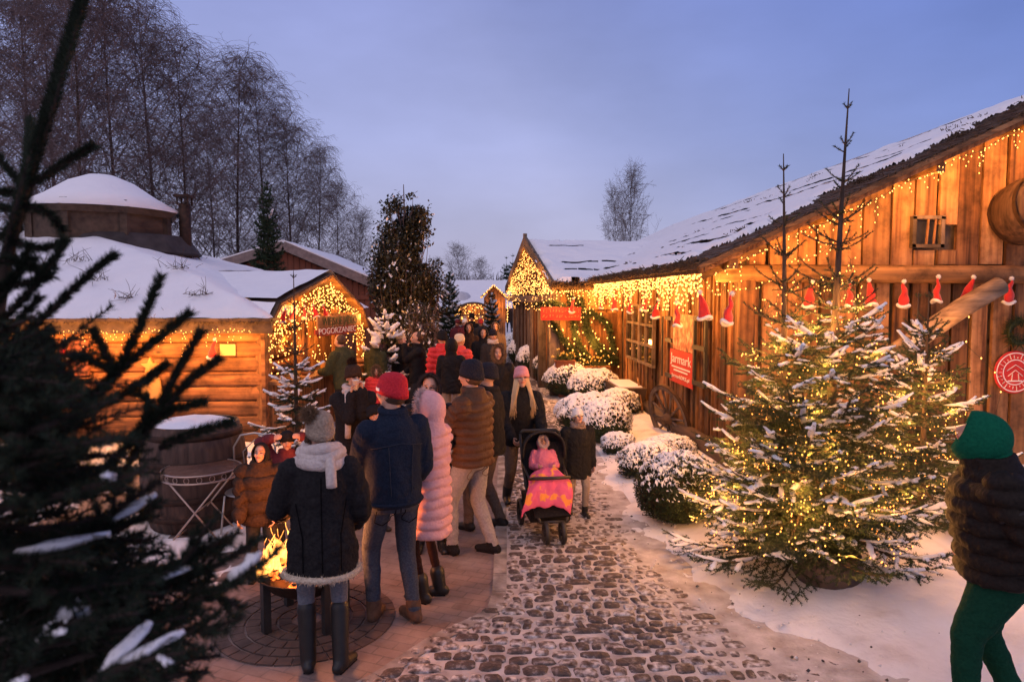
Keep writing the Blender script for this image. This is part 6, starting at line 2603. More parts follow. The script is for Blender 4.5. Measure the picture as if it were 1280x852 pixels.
# wagon wheel leaning on the wall
wc = on_wall(835, 524, BX - .30)
wl = thing('wagon_wheel', 'old wooden wagon wheel leaning on the barn wall', 'wheel', (wc.x, wc.y, 0))
Rw = .57
Mw = Matrix.Translation((wc.x + .02, wc.y, wc.z + .02)) @ Matrix.Rotation(R(-14), 4, 'Y') @ Matrix.Rotation(R(16), 4, 'Z')


def wpt(a, r, o=0):
    return Mw @ Vector((o, r * math.cos(a), r * math.sin(a)))


for nm, r0, r1, t, m_ in (('rim', Rw - .075, Rw - .008, .06, M_WEATHER), ('tyre', Rw - .006, Rw + .006, .064, M_RUST)):
    mb = MB()
    n = 48
    V = []
    for i in range(n):
        a = i * 2 * math.pi / n
        V += [wpt(a, r0, -t / 2), wpt(a, r1, -t / 2), wpt(a, r1, t / 2), wpt(a, r0, t / 2)]
    Fs = []
    for i in range(n):
        j = (i + 1) % n
        for k in range(4):
            Fs.append([i * 4 + k, i * 4 + (k + 1) % 4, j * 4 + (k + 1) % 4, j * 4 + k])
    mb.add([list(v) for v in V], Fs)
    mb.build(nm, m_, wl)
for i in range(12):
    a = i * math.pi / 6
    mb = MB()
    mb.tube([wpt(a, .08), wpt(a, .28), wpt(a, Rw - .06)], [.026, .019, .022], 8)
    mb.build('spoke', M_WEATHER, wl)
mb = MB()
mb.tube([wpt(0, 0, -.13), wpt(0, 0, -.1), wpt(0, 0, -.03), wpt(0, 0, .05), wpt(0, 0, .12)], [.055, .075, .10, .095, .07], 16)
mb.tube([wpt(0, 0, -.15), wpt(0, 0, -.13)], .045, 12)
mb.build('hub', M_DARKLOG, wl)
# hand barrow / trough and log beyond the wheel
tr = thing('wooden_trough', 'old dark wooden trough standing beyond the wagon wheel', 'trough', (BX - .45, 13.6, 0))
mb = MB()
mb.box((BX - .42, 13.9, .42), (.5, 1.3, .34), None, 0, 1.15)
mb.box((BX - .42, 13.9, .585), (.46, 1.2, .05), None, 1)
mb.build('body', [M_DARKLOG, M_SNOW], tr)
for s in (-1, 1):
    mb = MB()
    mb.box((BX - .42, 13.9 + .5 * s, .14), (.45, .12, .3))
    mb.build('leg', M_DARKLOG, tr)
bs_ = thing('birch_broom', 'small broom leaning at the barn wall between window and wheel', 'broom', on_wall(796, 505))
mb = MB()
a_, b_ = on_wall(797, 472, BX - .2), on_wall(803, 512, BX - .3)
mb.tube([a_, b_], .018, 8)
mb.build('handle', M_PLANK2, bs_)
mb = MB()
n = 80
D = rng.normal(0, .18, (n, 3)) + np.array([-.1, 0, -1])
segtubes(np.repeat([list(b_)], n, 0), np.array(list(b_)) + D * .3, .005, .003, mb)
mb.build('bristles', M_TWIG, bs_)

# big barrel end on the upper gable
bc = A(1290, 262, BY - .22)
rb_ = thing('wall_barrel', 'large old barrel hung on the upper barn gable at the picture edge', 'barrel', bc)
rot = Matrix.Rotation(R(90), 4, 'X') @ Matrix.Rotation(0, 4, 'Z')
mb = MB()
mb.lathe([(.34, -.36), (.40, -.18), (.42, 0), (.40, .18), (.34, .30), (.30, .30), (.30, .24), (.01, .24)], 28, bc, Matrix.Rotation(R(80), 4, 'X'))
mb.build('staves', M_BARREL, rb_)
for z in (-.22, .20):
    mb = MB()
    mb.lathe([(.405, z - .03), (.405, z + .03)], 28, bc, Matrix.Rotation(R(80), 4, 'X'))
    mb.build('hoop', M_RUST, rb_)
# wreath and round red sign on the front boards
wr = A(1275, 415, BY - .08)
root = thing('fir_wreath', 'green fir wreath on the front boards above the round sign', 'wreath', wr)
a = rng.uniform(0, 2 * math.pi, 700)
c = np.stack([wr.x + .15 * np.cos(a), np.full(700, wr.y), wr.z + .15 * np.sin(a)], -1)
D = rng.normal(0, 1, (700, 3))
mb = MB()
segtubes(c, c + D * .045, .006, .002, mb)
mb.lathe([(.13, -.02), (.17, -.02), (.17, .02), (.13, .02)], 20, wr, Matrix.Rotation(R(90), 4, 'X'), 0, True, True)
mb.build('greenery', M_LEAF, root)
rc = A(1268, 465, BY - .05)
root = thing('round_sign', 'round red metal sign with white emblem on the front boards', 'sign', rc)
mb = MB()
mb.lathe([(.01, -.012), (.275, -.012), (.285, 0), (.275, .012), (.01, .012)], 40, rc, Matrix.Rotation(R(90), 4, 'X'), 0, False)
mb.build('disc', M_SIGNRED, root)
mb = MB()
yf = rc.y - .016
for rr in (.255, .165):
    mb.lathe([(rr - .006, -.002), (rr + .006, -.002), (rr + .006, .002), (rr - .006, .002)], 40, (rc.x, yf, rc.z), Matrix.Rotation(R(90), 4, 'X'), 0, False, True)
mb.build('ring', M_PAINTW, root)
mb = MB()
for i in range(26):
    a = i * 2 * math.pi / 26
    u = Vector((math.cos(a), 0, math.sin(a)))
    mb.beam((rc.x + .185 * u.x, yf, rc.z + .185 * u.z), (rc.x + (.205 + .02 * (i % 3)) * u.x, yf, rc.z + (.205 + .02 * (i % 3)) * u.z), .004, .014, up=(0, 1, 0))
mb.build('lettering', M_PAINTW, root)
mb = MB()
for s in (-1, 1):
    mb.beam((rc.x, yf, rc.z + .10), (rc.x + .12 * s, yf, rc.z + .02), .004, .018, up=(0, 1, 0))
    mb.beam((rc.x, yf, rc.z + .03), (rc.x + .10 * s, yf, rc.z - .05), .004, .018, up=(0, 1, 0))
    mb.beam((rc.x + .04 * s, yf, rc.z - .02), (rc.x + .05 * s, yf, rc.z - .11), .004, .018, up=(0, 1, 0))
mb.box((rc.x, yf, rc.z - .115), (.2, .004, .016))
mb.build('emblem', M_PAINTW, root)

# ------------------------------------------------------------------ signs at the food stall


def stall_sign(label, px0, px1, py, hh, m_board, m_text, s, arrow=False):
    a_, b_ = on_stall(px0, py, .22), on_stall(px1, py, .22)
    z = (a_.z + b_.z) / 2
    a_.z = b_.z = z
    root = thing('wooden_sign', label, 'sign', (a_ + b_) / 2)
    mb = MB()
    c = (a_ + b_) / 2
    L = (b_ - a_).length
    mb.beam(a_, b_, .03, hh, 0, up=(0, 0, 1))
    if arrow:
        mb.beam(a_ - sdir * .10, a_ + sdir * .02, .03, hh * .55)
    mb.build('board', m_board, root)
    xax, zax = sdir, snrm
    M = Matrix.Translation(c + snrm * .02) @ Matrix(((xax.x, 0, zax.x, 0), (xax.y, 0, zax.y, 0), (0, 1, 0, 0), (0, 0, 0, 1)))
    text_mesh(s, hh * .95, m_text, 'lettering', root, M, .003, squeeze=L * .94 / (hh * .95 * .60 * len(s)))
    hk = MB()
    for p in (a_ + sdir * .15, b_ - sdir * .15):
        hk.tube([p + Vector((0, 0, hh / 2)), p + Vector((0, 0, hh / 2 + .16)) - snrm * .1], .006, 5)
    hk.build('hanger', M_IRON, root)


stall_sign('pale wooden sign reading WIEJSKIE JADŁO at the food stall', 396, 450, 401, .22, M_PLANK2, mat('dark_green_paint', (.03, .05, .02), (.05, .07, .03), rough=.7), 'WIEJSKIE JADŁO')
stall_sign('red arrow sign reading POGÓRZANIEC under the pale sign', 397, 444, 412.5, .16, mat('worn_red_paint', (.22, .03, .02), (.36, .06, .04), scale=9, rough=.7), M_PAINTW, 'POGÓRZANIEC', True)
# goods on the counter
for i, (u_, kind) in enumerate(((.5, 'jar'), (.8, 'jar'), (1.1, 'loaf'), (1.7, 'jar'), (2.0, 'loaf'), (2.9, 'jar'), (3.2, 'loaf'))):
    p = SP(u_, 1.03, .12)
    mb = MB()
    if kind == 'jar':
        mb.lathe([(.01, 0), (.05, 0), (.055, .02), (.055, .11), (.04, .13), (.042, .16), (.01, .165)], 14, p)
        tag(mb.build('honey_jar', mat('honey_glass', (.4, .18, .03), (.5, .25, .05), rough=.2)), 'glass jar of preserve standing on the stall counter', 'jar', 'jars on the stall counter')
    else:
        mb.ell(p + Vector((0, 0, .05)), (.13, .09, .055))
        tag(mb.build('bread_loaf', mat('bread_crust', (.25, .12, .05), (.4, .22, .1), scale=12, rough=.8, bump=.4)), 'brown bread loaf on the stall counter', 'bread', 'loaves on the stall counter')

# star and board on the hut wall
p = A(188, 458, HY0 - .06)
mb = MB()
o5 = [(p.x + (.15 if i % 2 == 0 else .065) * math.sin(i * math.pi / 5), p.z + (.15 if i % 2 == 0 else .065) * math.cos(i * math.pi / 5)) for i in range(10)]
mb.prism(o5, 'y', p.y - .02, p.y + .02)
tag(mb.build('wooden_star', mat('yellow_paint', (.36, .20, .06), (.44, .26, .09), rough=.6)), 'pale yellow wooden star fixed on the log wall', 'star')
p = A(187, 485, HY0 - .06)
mb = MB()
mb.prism([(p.x - .2, p.z - .16), (p.x + .2, p.z - .16), (p.x + .16, p.z + .17), (p.x - .14, p.z + .17)], 'y', p.y - .02, p.y + .02)
tag(mb.build('wooden_bell', MATS['yellow_paint']), 'pale yellow wooden cut-out below the star on the log wall', 'decoration')
p = A(285, 437, HY0 - .06)
mb = MB()
mb.box(p, (.24, .03, .18))
tag(mb.build('notice_board', mat('pale_board', (.40, .26, .11), (.5, .34, .16), rough=.7)), 'small pale notice board under the hut eave', 'board')

# ------------------------------------------------------------------ barrel table, bistro table, chair, fire bowl
gb = G(246, 652)
root = thing('oak_barrel', 'big dark oak barrel with snow on its top by the log hut', 'barrel', (gb.x, gb.y, 0))
mb = MB()
mb.lathe([(.01, .02), (.44, .02), (.50, .25), (.525, .52), (.50, .85), (.445, 1.08), (.42, 1.08), (.42, 1.04), (.01, 1.04)], 30, (gb.x, gb.y, 0))
V = mb.v[-1]
an = np.arctan2(V[:, 1] - gb.y, V[:, 0] - gb.x)
gr = 1 - .012 * (np.abs(np.sin(an * 11)) > .96)
mb.build('staves', M_BARREL, root)
for z, r_ in ((.16, .482), (.36, .522), (.72, .520), (.98, .476)):
    mb = MB()
    mb.lathe([(r_ - .004, z - .03), (r_ + .004, z - .03), (r_ + .002, z + .03), (r_ - .006, z + .03)], 36, (gb.x, gb.y, 0), None, 0, True, True)
    mb.build('hoop', M_RUST, root)
mb = MB()
rr, aa = np.meshgrid(np.linspace(0.001, .40, 14), np.linspace(0, 2 * math.pi, 40))
mb.grid(gb.x + rr * np.cos(aa), gb.y + rr * np.sin(aa), 1.06 + .06 * (1 - (rr / .40) ** 4) + .015 * snoise(rr * 8 * np.cos(aa), rr * 8 * np.sin(aa), 2, 3))
tag(mb.build('barrel_snow', M_SNOWFLUFF), 'cap of snow lying on top of the oak barrel', 'snow cap')

gt = G(240, 690)
gt = Vector((gt.x, gt.y + .28, 0))
root = thing('bistro_table', 'round folding metal mesh table in front of the oak barrel', 'table', gt)
th = .735
Rt = .355
M_COPPER = mat('bare_metal', (.42, .30, .24), (.55, .42, .35), scale=14, rough=.4, metal=.75)
mb = MB()
a = np.linspace(0, 2 * math.pi, 41)
for z in (th, th - .07):
    mb.tube([(gt.x + Rt * math.cos(t), gt.y + Rt * math.sin(t), z) for t in a], .009, 8, caps=False)
for i in range(20):
    t = i * 2 * math.pi / 20
    c = Vector((gt.x + Rt * math.cos(t), gt.y + Rt * math.sin(t), th - .035))
    q = [c + Vector((-math.sin(t) * .024 * math.cos(s), math.cos(t) * .024 * math.cos(s), .027 * math.sin(s))) for s in np.linspace(0, 6.28, 10)]
    mb.tube(q, .003, 5, caps=False)
mb.build('rim', M_COPPER, root)
mb = MB()
for k in np.arange(-Rt + .018, Rt, .022):
    hL = math.sqrt(Rt * Rt - k * k)
    c, s = math.cos(.78), math.sin(.78)
    for (ux, uy) in ((c, s), (-s, c)):
        mb.tube([(gt.x - uy * k - ux * hL, gt.y + ux * k - uy * hL, th), (gt.x - uy * k + ux * hL, gt.y + ux * k + uy * hL, th)], .0022, 4)
mb.build('mesh_top', mat('rust_wire', (.16, .085, .06), (.26, .15, .11), scale=14, rough=.5, metal=.5), root)
for s in (-1, 1):
    for (x0, x1) in ((-.27, .27), (.27, -.27)):
        mb = MB()
        mb.tube([(gt.x + x0, gt.y + .2 * s, .01), (gt.x + x1, gt.y + (.2 - .02) * s, th - .06)], .009, 8)
        mb.build('leg', M_COPPER, root)
mb = MB()
for x0 in (-.27, .27):
    mb.tube([(gt.x + x0 * .82, gt.y - .2, .08), (gt.x + x0 * .82, gt.y + .2, .08)], .007, 6)
mb.tube([(gt.x, gt.y - .2, th * .47), (gt.x, gt.y + .2, th * .47)], .008, 6)
mb.build('stretcher', M_COPPER, root)

gc = G(318, 668)
root = thing('metal_chair', 'curled wire chair back showing beside the child in brown coat', 'chair', (gc.x - .02, gc.y, 0))
cx, cy = gc.x - .05, gc.y
mb = MB()
mb.tube([(cx - .2, cy + .2, .45), (cx - .21, cy + .22, .85), (cx - .14, cy + .23, .97), (cx, cy + .23, .99), (cx + .14, cy + .23, .97), (cx + .21, cy + .22, .85), (cx + .2, cy + .2, .45)], .011, 8)
mb.tube([(cx - .1, cy + .22, .6), (cx - .12, cy + .23, .8), (cx, cy + .23, .92), (cx + .12, cy + .23, .8), (cx + .1, cy + .22, .6)], .007, 6)
mb.build('backrest', M_STEEL, root)
mb = MB()
mb.lathe([(.01, .44), (.21, .44), (.22, .45), (.21, .46), (.01, .46)], 24, (cx, cy, 0))
mb.build('seat', M_STEEL, root)
for sx in (-1, 1):
    for sy in (-1, 1):
        mb = MB()
        mb.tube([(cx + .17 * sx, cy + .17 * sy, .45), (cx + .21 * sx, cy + .21 * sy, .01)], .01, 7)
        mb.build('leg', M_STEEL, root)

root = thing('fire_bowl', 'black steel fire bowl on straight legs with burning logs', 'fire bowl', (FIRE.x, FIRE.y, 0))
mb = MB()
mb.lathe([(.01, .20), (.14, .215), (.26, .28), (.345, .385), (.36, .39), (.35, .395), (.335, .385), (.25, .30), (.13, .235), (.01, .22)], 36, (FIRE.x, FIRE.y, 0))
mb.build('bowl', M_RUST, root)
for i in range(4):
    a = R(40 + 90 * i)
    mb = MB()
    p = Vector((FIRE.x + .31 * math.cos(a), FIRE.y + .31 * math.sin(a), 0))
    mb.box((p.x, p.y, .215), (.055, .055, .41), Matrix.Rotation(a, 4, 'Z'))
    mb.build('leg', M_IRON, root)
M_EMBER = bpy.data.materials.new('burning_log')
M_EMBER.use_nodes = True
nt = M_EMBER.node_tree
b = nt.nodes['Principled BSDF']
tc = nt.nodes.new('ShaderNodeTexCoord')
nz = nt.nodes.new('ShaderNodeTexNoise')
nz.inputs['Scale'].default_value = 22
nt.links.new(tc.outputs['Object'], nz.inputs['Vector'])
cr_ = nt.nodes.new('ShaderNodeValToRGB')
cr_.color_ramp.elements[0].position = .48
cr_.color_ramp.elements[0].color = (0, 0, 0, 1)
cr_.color_ramp.elements[1].position = .62
cr_.color_ramp.elements[1].color = (1, .16, .02, 1)
nt.links.new(nz.outputs['Fac'], cr_.inputs[0])
nt.links.new(cr_.outputs[0], b.inputs['Emission Color'])
b.inputs['Emission Strength'].default_value = 5
b.inputs['Base Color'].default_value = (.02, .014, .012, 1)
b.inputs['Roughness'].default_value = .9
M_EMBER.cycles.emission_sampling = 'NONE'
r_ = random.Random(4)
for i in range(7):
    a = r_.uniform(0, 6.28)
    L = r_.uniform(.16, .26)
    c = Vector((FIRE.x + r_.uniform(-.1, .1), FIRE.y + r_.uniform(-.1, .1), .33 + .03 * i))
    d = Vector((math.cos(a), math.sin(a), r_.uniform(-.1, .35)))
    mb = MB()
    mb.tube([c - d * L, c, c + d * L], [.035, .042, .036], 9)
    tag(mb.build('burning_log', M_EMBER), 'charred log glowing in the fire bowl', 'log', 'logs burning in the fire bowl')
# flames: tongues of glowing gas, hotter toward their root
M_FLAME = bpy.data.materials.new('flame')
M_FLAME.use_nodes = True
nt = M_FLAME.node_tree
nt.nodes.clear()
out = nt.nodes.new('ShaderNodeOutputMaterial')
em = nt.nodes.new('ShaderNodeEmission')
tr_ = nt.nodes.new('ShaderNodeBsdfTransparent')
ms_ = nt.nodes.new('ShaderNodeMixShader')
tc = nt.nodes.new('ShaderNodeTexCoord')
nz = nt.nodes.new('ShaderNodeTexNoise')
nz.inputs['Scale'].default_value = 14
nz.inputs['Detail'].default_value = 3
mp = nt.nodes.new('ShaderNodeMapping')
mp.inputs['Scale'].default_value = (1, 1, .45)
nt.links.new(tc.outputs['Object'], mp.inputs[0])
nt.links.new(mp.outputs[0], nz.inputs['Vector'])
c1 = nt.nodes.new('ShaderNodeValToRGB')
c1.color_ramp.elements[0].position = .35
c1.color_ramp.elements[0].color = (1, .12, .01, 1)
c1.color_ramp.elements[1].position = .62
c1.color_ramp.elements[1].color = (1, .48, .10, 1)
nt.links.new(nz.outputs['Fac'], c1.inputs[0])
nt.links.new(c1.outputs[0], em.inputs['Color'])
em.inputs['Strength'].default_value = 4.5
c2 = nt.nodes.new('ShaderNodeValToRGB')
c2.color_ramp.elements[0].position = .40
c2.color_ramp.elements[0].color = (0, 0, 0, 1)
c2.color_ramp.elements[1].position = .56
nt.links.new(nz.outputs['Fac'], c2.inputs[0])
nt.links.new(c2.outputs[0], ms_.inputs['Fac'])
nt.links.new(tr_.outputs[0], ms_.inputs[1])
nt.links.new(em.outputs[0], ms_.inputs[2])
nt.links.new(ms_.outputs[0], out.inputs['Surface'])
M_FLAME.cycles.emission_sampling = 'NONE'
mb = MB()
for i in range(46):
    c = Vector((FIRE.x + r_.uniform(-.28, .16), FIRE.y + r_.uniform(-.16, .16), .36 + r_.uniform(0, .1)))
    h = r_.uniform(.12, .34) * (1.25 - 2 * abs(c.x - FIRE.x))
    pts = [c + Vector((.03 * math.sin(t * 5 + i) * t, .03 * math.cos(t * 4 + i) * t, h * t)) for t in np.linspace(0, 1, 9)]
    mb.tube(pts, [.036 * math.sin(min(1, t + .25) * math.pi) ** .8 * (1 - t) ** .3 + .002 for t in np.linspace(0, 1, 9)], 9)
fl_ = mb.build('flames', M_FLAME)
tag(fl_, 'bright orange flames rising from the fire bowl', 'fire', None, 'stuff')
lamp('fire_glow', (FIRE.x - .02, FIRE.y, .58), 150, (1.0, .27, .06), .16)
lamp('fire_glow', (FIRE.x + .02, FIRE.y + .05, .85), 40, (1.0, .32, .09), .14)

# ------------------------------------------------------------------ lamps: the light the strings really give
for y in np.linspace(8.6, 15.6, 9):
    lamp('eave_glow', (EX + .22, y, EZ - .30), 62, r=.07)
for t in np.linspace(.10, .82, 6):
    x = EX + (RX - EX) * t
    lamp('rake_glow', (x, Y0 + .15, EZ + SL * (x - EX) - .45), 40, r=.08)
for x, y, z, p_ in ((1.2, 17.2, 2.9, 18), (.95, 20.2, 3.4, 20), (.7, 22.6, 2.8, 16), (1.2, 17.0, 1.7, 26), (1.0, 19.0, 1.7, 20), (1.8, 15.7, 2.35, 22), (2.6, 15.8, 2.3, 24), (2.2, 15.85, 1.5, 22), (2.7, 15.85, 1.3, 22), (1.35, 16.6, 1.5, 14)):
    lamp('wing_glow', (x, y, z), p_ * 2.2, r=.08)
for x in np.linspace(-7.4, -3.8, 6):
    lamp('hut_glow', (x, HY0 - .42, 1.58), 66, r=.07)
for u_, z_, o_, p_ in ((.7, 2.0, .25, 16), (1.9, 2.4, .25, 22), (3.0, 2.0, .25, 16), (1.2, 1.6, -.35, 18), (2.5, 1.6, -.35, 18), (1.9, 2.2, -.4, 16)):
    lamp('stall_glow', SP(u_, z_, o_), p_ * 2, r=.08)
lamp('gate_glow', (cg.x, 52.5, 1.2), 60, r=.2)
lamp('gate_glow', (cg.x, 51.5, 1.2), 40, r=.2)
lamp('kiosk_glow', (k1.x + .2, 39.5, 1.8), 50, r=.15)
lamp('kiosk_glow', (k2.x + .5, 39.6, 1.7), 40, r=.15)
for px, py, y in ((1205, 400, BY - .8), (1256, 470, BY - .7), (1060, 380, BY - .45), (1230, 520, BY - .9)):
    lamp('chain_glow', A(px, py, y), 9, r=.06)
# ------------------------------------------------------------------ the crowd
def pos(px, py):
    g_ = G(px, py)
    return (g_.x, g_.y)


STITCH_BL = cloth('denim_stitch', (.022, .027, .040), (.034, .040, .055))
STITCH_DK = cloth('dark_stitch', (.002, .002, .003), (.004, .004, .005))
J = lambda m_, **k: dict(mat=m_, **k)
BOOT = dict(mat=LEATHER, h=.16)
SHOE = dict(mat=LEATHER, h=.11)

person('person in black shearling coat, beige pompom hat and pale scarf by the fire', pos(405, 838), 14, 1.66,
       feet=((-.10, .04, 0), (.11, -.03, 35)), hands=((-.26, .30, 1.02), (.24, .20, .95)), head=(12, -6), build=.98,
       top=J(BLACKCLOTH, len=.70, th=.042, flare=.03, hem=CREAMFUR, collar=CREAMFUR, collar_fur=True, stitch=(STITCH_DK, [[(0, 1.36), (0, .74)], [(-.16, 1.2), (-.12, .98), (-.12, .74)], [(.16, 1.2), (.12, .98), (.12, .74)]]), name='shearling_coat'), bottom=dict(mat=DENIM_GR, w=.86), shoes=dict(mat=LEATHER, h=.42),
       hat=dict(kind='pompom', mat=KNITBEIGE, pom=(-.075, -.035, .135), pomr=.058, pommat=BROWNFUR), scarf=dict(mat=SCARFPALE, big=True, end=((.06, -.13, .17),)), vox=.007, hair=dict(mat=HAIRBROWN, n=50, len=.16))
person('person in dark denim jacket and red beanie with blue jeans, back to the camera', pos(494, 776), 28, 1.83,
       feet=((-.12, .10, 38), (.12, -.06, -8)), hands=((-.12, .36, 1.10), (.20, .20, .92)), head=(38, -2), build=1.0,
       top=J(DENIM_DK, len=.86, th=.034, collar=DENIM_DK, seams=(.89,), fold=.011, stitch=(STITCH_BL, [[(-.19, 1.27), (-.1, 1.285), (0, 1.30), (.1, 1.285), (.19, 1.27)], [(-.085, 1.28), (-.075, .93)], [(.085, 1.28), (.075, .93)]]), name='denim_jacket'), bottom=dict(mat=DENIM_BL, w=.98, hem=0, pockets=STITCH_DK), shoes=dict(mat=SUEDE, h=.13, sole=BROWNTROU),
       hat=dict(kind='beanie', mat=KNITRED, patch=True, patch_at=35), hair=dict(mat=HAIRBROWN, kind='bun', n=0), vox=.007)
person('person in long pale pink quilted coat with fur edged hood and dark tights', pos(540, 748), 62, 1.64,
       feet=((-.09, .03, 0), (.10, -.02, -28)), hands=((-.10, .34, 1.12), (.14, .30, 1.08)), head=(10, 0), build=.92,
       top=J(PINKPUFF, len=.56, th=.038, style='puffer', pitch=.085, name='quilted_coat'), bottom=dict(mat=TIGHTS, w=.66), shoes=dict(mat=LEATHER, h=.20),
       hat=dict(kind='hood', mat=PINKPUFF, open=62, fur=PINKFUR, furr=.018, furl=.035), vox=.0075)
person('person in brown quilted jacket, dark navy beanie and grey trousers holding a drink', pos(592, 692), 58, 1.80,
       feet=((-.10, .16, 12), (.11, -.14, -5)), hands=((-.06, .40, 1.20), (.10, .36, 1.12)), head=(10, 0), build=1.06,
       top=J(BROWNPUFF, len=.84, th=.036, style='puffer', pitch=.072, collar=BROWNPUFF, name='quilted_jacket'), bottom=dict(mat=GREYTROU, w=1.05, pockets=BROWNTROU), shoes=dict(mat=BLACKCLOTH, h=.13),
       hat=dict(kind='beanie', mat=KNITNAVY, tall=.13), hair=dict(mat=HAIRBROWN, kind='bun', n=0), vox=.0075, curl=.8)
person('person in dark jacket and brown trousers standing hidden behind the brown quilted jacket', pos(612, 660), 75, 1.72,
       feet=((-.10, .20, 20), (.10, -.10, 0)), hands=((-.1, .35, 1.1), (.1, .33, 1.1)), top=J(BLACKCLOTH, len=.82, th=.034), bottom=dict(mat=BROWNTROU, w=1.05), shoes=SHOE,
       hat=dict(kind='beanie', mat=KNITNAVY), vox=.01)
person('person in black coat and dark knitted hat warming both hands at the mouth', by_head(440, 452, 1.70), 202, 1.66,
       hands=((-.05, .20, 1.50), (.06, .19, 1.47)), head=(10, -6), lean=4, top=J(BLACKCLOTH, len=.62, th=.036, flare=.02, name='coat'), bottom=dict(mat=DARKCLOTH, w=.85), shoes=BOOT,
       hat=dict(kind='pompom', mat=DARKBROWN, pommat=DARKBROWN), scarf=dict(mat=SCARFPALE, end=((.085, .12, .50),)), vox=.007, curl=.9)
person('person with glasses in black hooded coat facing the camera between pink and brown coats', by_head(537, 461, 1.72), 186, 1.66,
       head=(-8, -4), hands=((-.12, .36, 1.15), (.18, .3, 1.1)), top=J(BLACKPUFF, len=.62, th=.038, style='puffer', pitch=.09, name='coat'), bottom=dict(mat=DARKCLOTH), shoes=BOOT,
       hat=dict(kind='hood', mat=BLACKPUFF, open=66, fur=DARKCLOTH, furr=.014, furl=.022), glasses=True, vox=.007)
person('child in black cap and dark jacket beside the red beanie, face turned down', by_head(467, 503, 1.32), 215, 1.28,
       head=(15, -18), top=J(BLACKCLOTH, len=.8, th=.03), bottom=dict(mat=DARKCLOTH), shoes=SHOE, hat=dict(kind='beanie', mat=BLACKCLOTH), vox=.009)
person('child in red winter jacket with brown fur hood among the waiting people', by_head(471, 455, 1.20), 180, 1.16,
       hands=((-.26, .1, .9), (.26, .1, .9)), top=J(REDPUFF, len=.78, th=.045, style='puffer', pitch=.10, name='winter_jacket'), bottom=dict(mat=DARKCLOTH), shoes=BOOT, build=1.1,
       hat=dict(kind='hood', mat=REDPUFF, open=58, fur=BROWNFUR, furr=.026, furl=.05), vox=.010)
person('person in dark jacket buying at the lit food stall, back turned', by_head(431, 416, 1.76), 62, 1.74, hands=((-.15, .4, 1.15), (.2, .35, 1.1)), lean=8,
       top=J(KHAKI, len=.8, th=.045, collar=DARKCLOTH), bottom=dict(mat=DARKCLOTH), shoes=BOOT, hair=dict(mat=HAIRBROWN, kind='bun', n=0), build=1.12, vox=.010, fingers=False)
person('person in white knitted hat and dark green coat beside the snowy spruce', by_head(469, 417, 1.68), -30, 1.62, top=J(KHAKI, len=.6, th=.036), bottom=dict(mat=DARKCLOTH), shoes=BOOT,
       hat=dict(kind='beanie', mat=KNITWHITE, tall=.14), vox=.012, fingers=False)
person('person in cream bobble hat and black coat lifting a phone', by_head(501, 413, 1.72), 200, 1.66, hands=((-.24, .1, .86), (-.02, .32, 1.46)), top=J(BLACKCLOTH, len=.5, th=.036, name='coat'), bottom=dict(mat=DARKCLOTH), shoes=BOOT,
       hat=dict(kind='pompom', mat=KNITCREAM), vox=.011, fingers=False)
person('person in black jacket facing the cream bobble hat, hand near the mouth', by_head(522, 413, 1.76), 100, 1.74, hands=((-.02, .24, 1.50), (.22, .2, 1.0)), top=J(BLACKCLOTH, len=.8, th=.036), bottom=dict(mat=DARKCLOTH), shoes=BOOT,
       hair=dict(mat=HAIRBROWN, kind='bun', n=0), vox=.011, fingers=False)
person('person in red jacket and black hat, left of the pair in red', by_head(553, 413, 1.78), 24, 1.76, top=J(REDPUFF, len=.8, th=.04, style='puffer', pitch=.1), bottom=dict(mat=BEIGETROU), shoes=BOOT,
       hat=dict(kind='beanie', mat=BLACKCLOTH), vox=.011, fingers=False)
person('person in black hooded jacket between the two red jackets, seen from behind', by_head(564, 421, 1.70), -12, 1.66, top=J(BLACKPUFF, len=.78, th=.036), bottom=dict(mat=BEIGETROU), shoes=BOOT,
       hat=dict(kind='hood', mat=BLACKPUFF, open=60), vox=.011, fingers=False)
person('person in coral red jacket and pale hat, right of the pair in red', by_head(574, 417, 1.70), -30, 1.68, head=(-20, 0), top=J(REDPUFF2, len=.78, th=.045, style='puffer', pitch=.09), bottom=dict(mat=DARKCLOTH), shoes=BOOT,
       hat=dict(kind='beanie', mat=KNITCREAM), vox=.011, fingers=False)
person('person in long black coat with fur lined hood walking toward the camera', by_head(622, 426, 1.72), 182, 1.66, feet=((-.1, .15), (.1, -.12)), head=(4, -8), top=J(BLACKPUFF, len=.48, th=.04, flare=.02, name='coat'), bottom=dict(mat=DARKCLOTH), shoes=BOOT,
       hat=dict(kind='hood', mat=BLACKPUFF, open=56, fur=BROWNFUR, furr=.016, furl=.03), vox=.010, fingers=False)
person('person in dark brown hooded coat walking in the far crowd', by_head(586, 402, 1.78), 178, 1.74, top=J(DARKBROWN, len=.6, th=.04), bottom=dict(mat=DARKCLOTH), shoes=BOOT, hat=dict(kind='hood', mat=DARKBROWN, open=60), vox=.014, fingers=False)
person('person in navy hooded jacket behind the fur lined black hood', by_head(604, 408, 1.72), 184, 1.68, top=J(BLACKCLOTH, len=.7, th=.036), bottom=dict(mat=DARKCLOTH), shoes=BOOT, hat=dict(kind='hood', mat=KNITNAVY, open=58), vox=.014, fingers=False)
person('person in dark hat and grey scarf behind the fur lined black hood', by_head(616, 410, 1.72), 192, 1.68, top=J(DARKCLOTH, len=.7, th=.036), bottom=dict(mat=DARKCLOTH), shoes=BOOT, hat=dict(kind='beanie', mat=KNITNAVY), scarf=dict(mat=SCARFPALE), vox=.013, fingers=False)
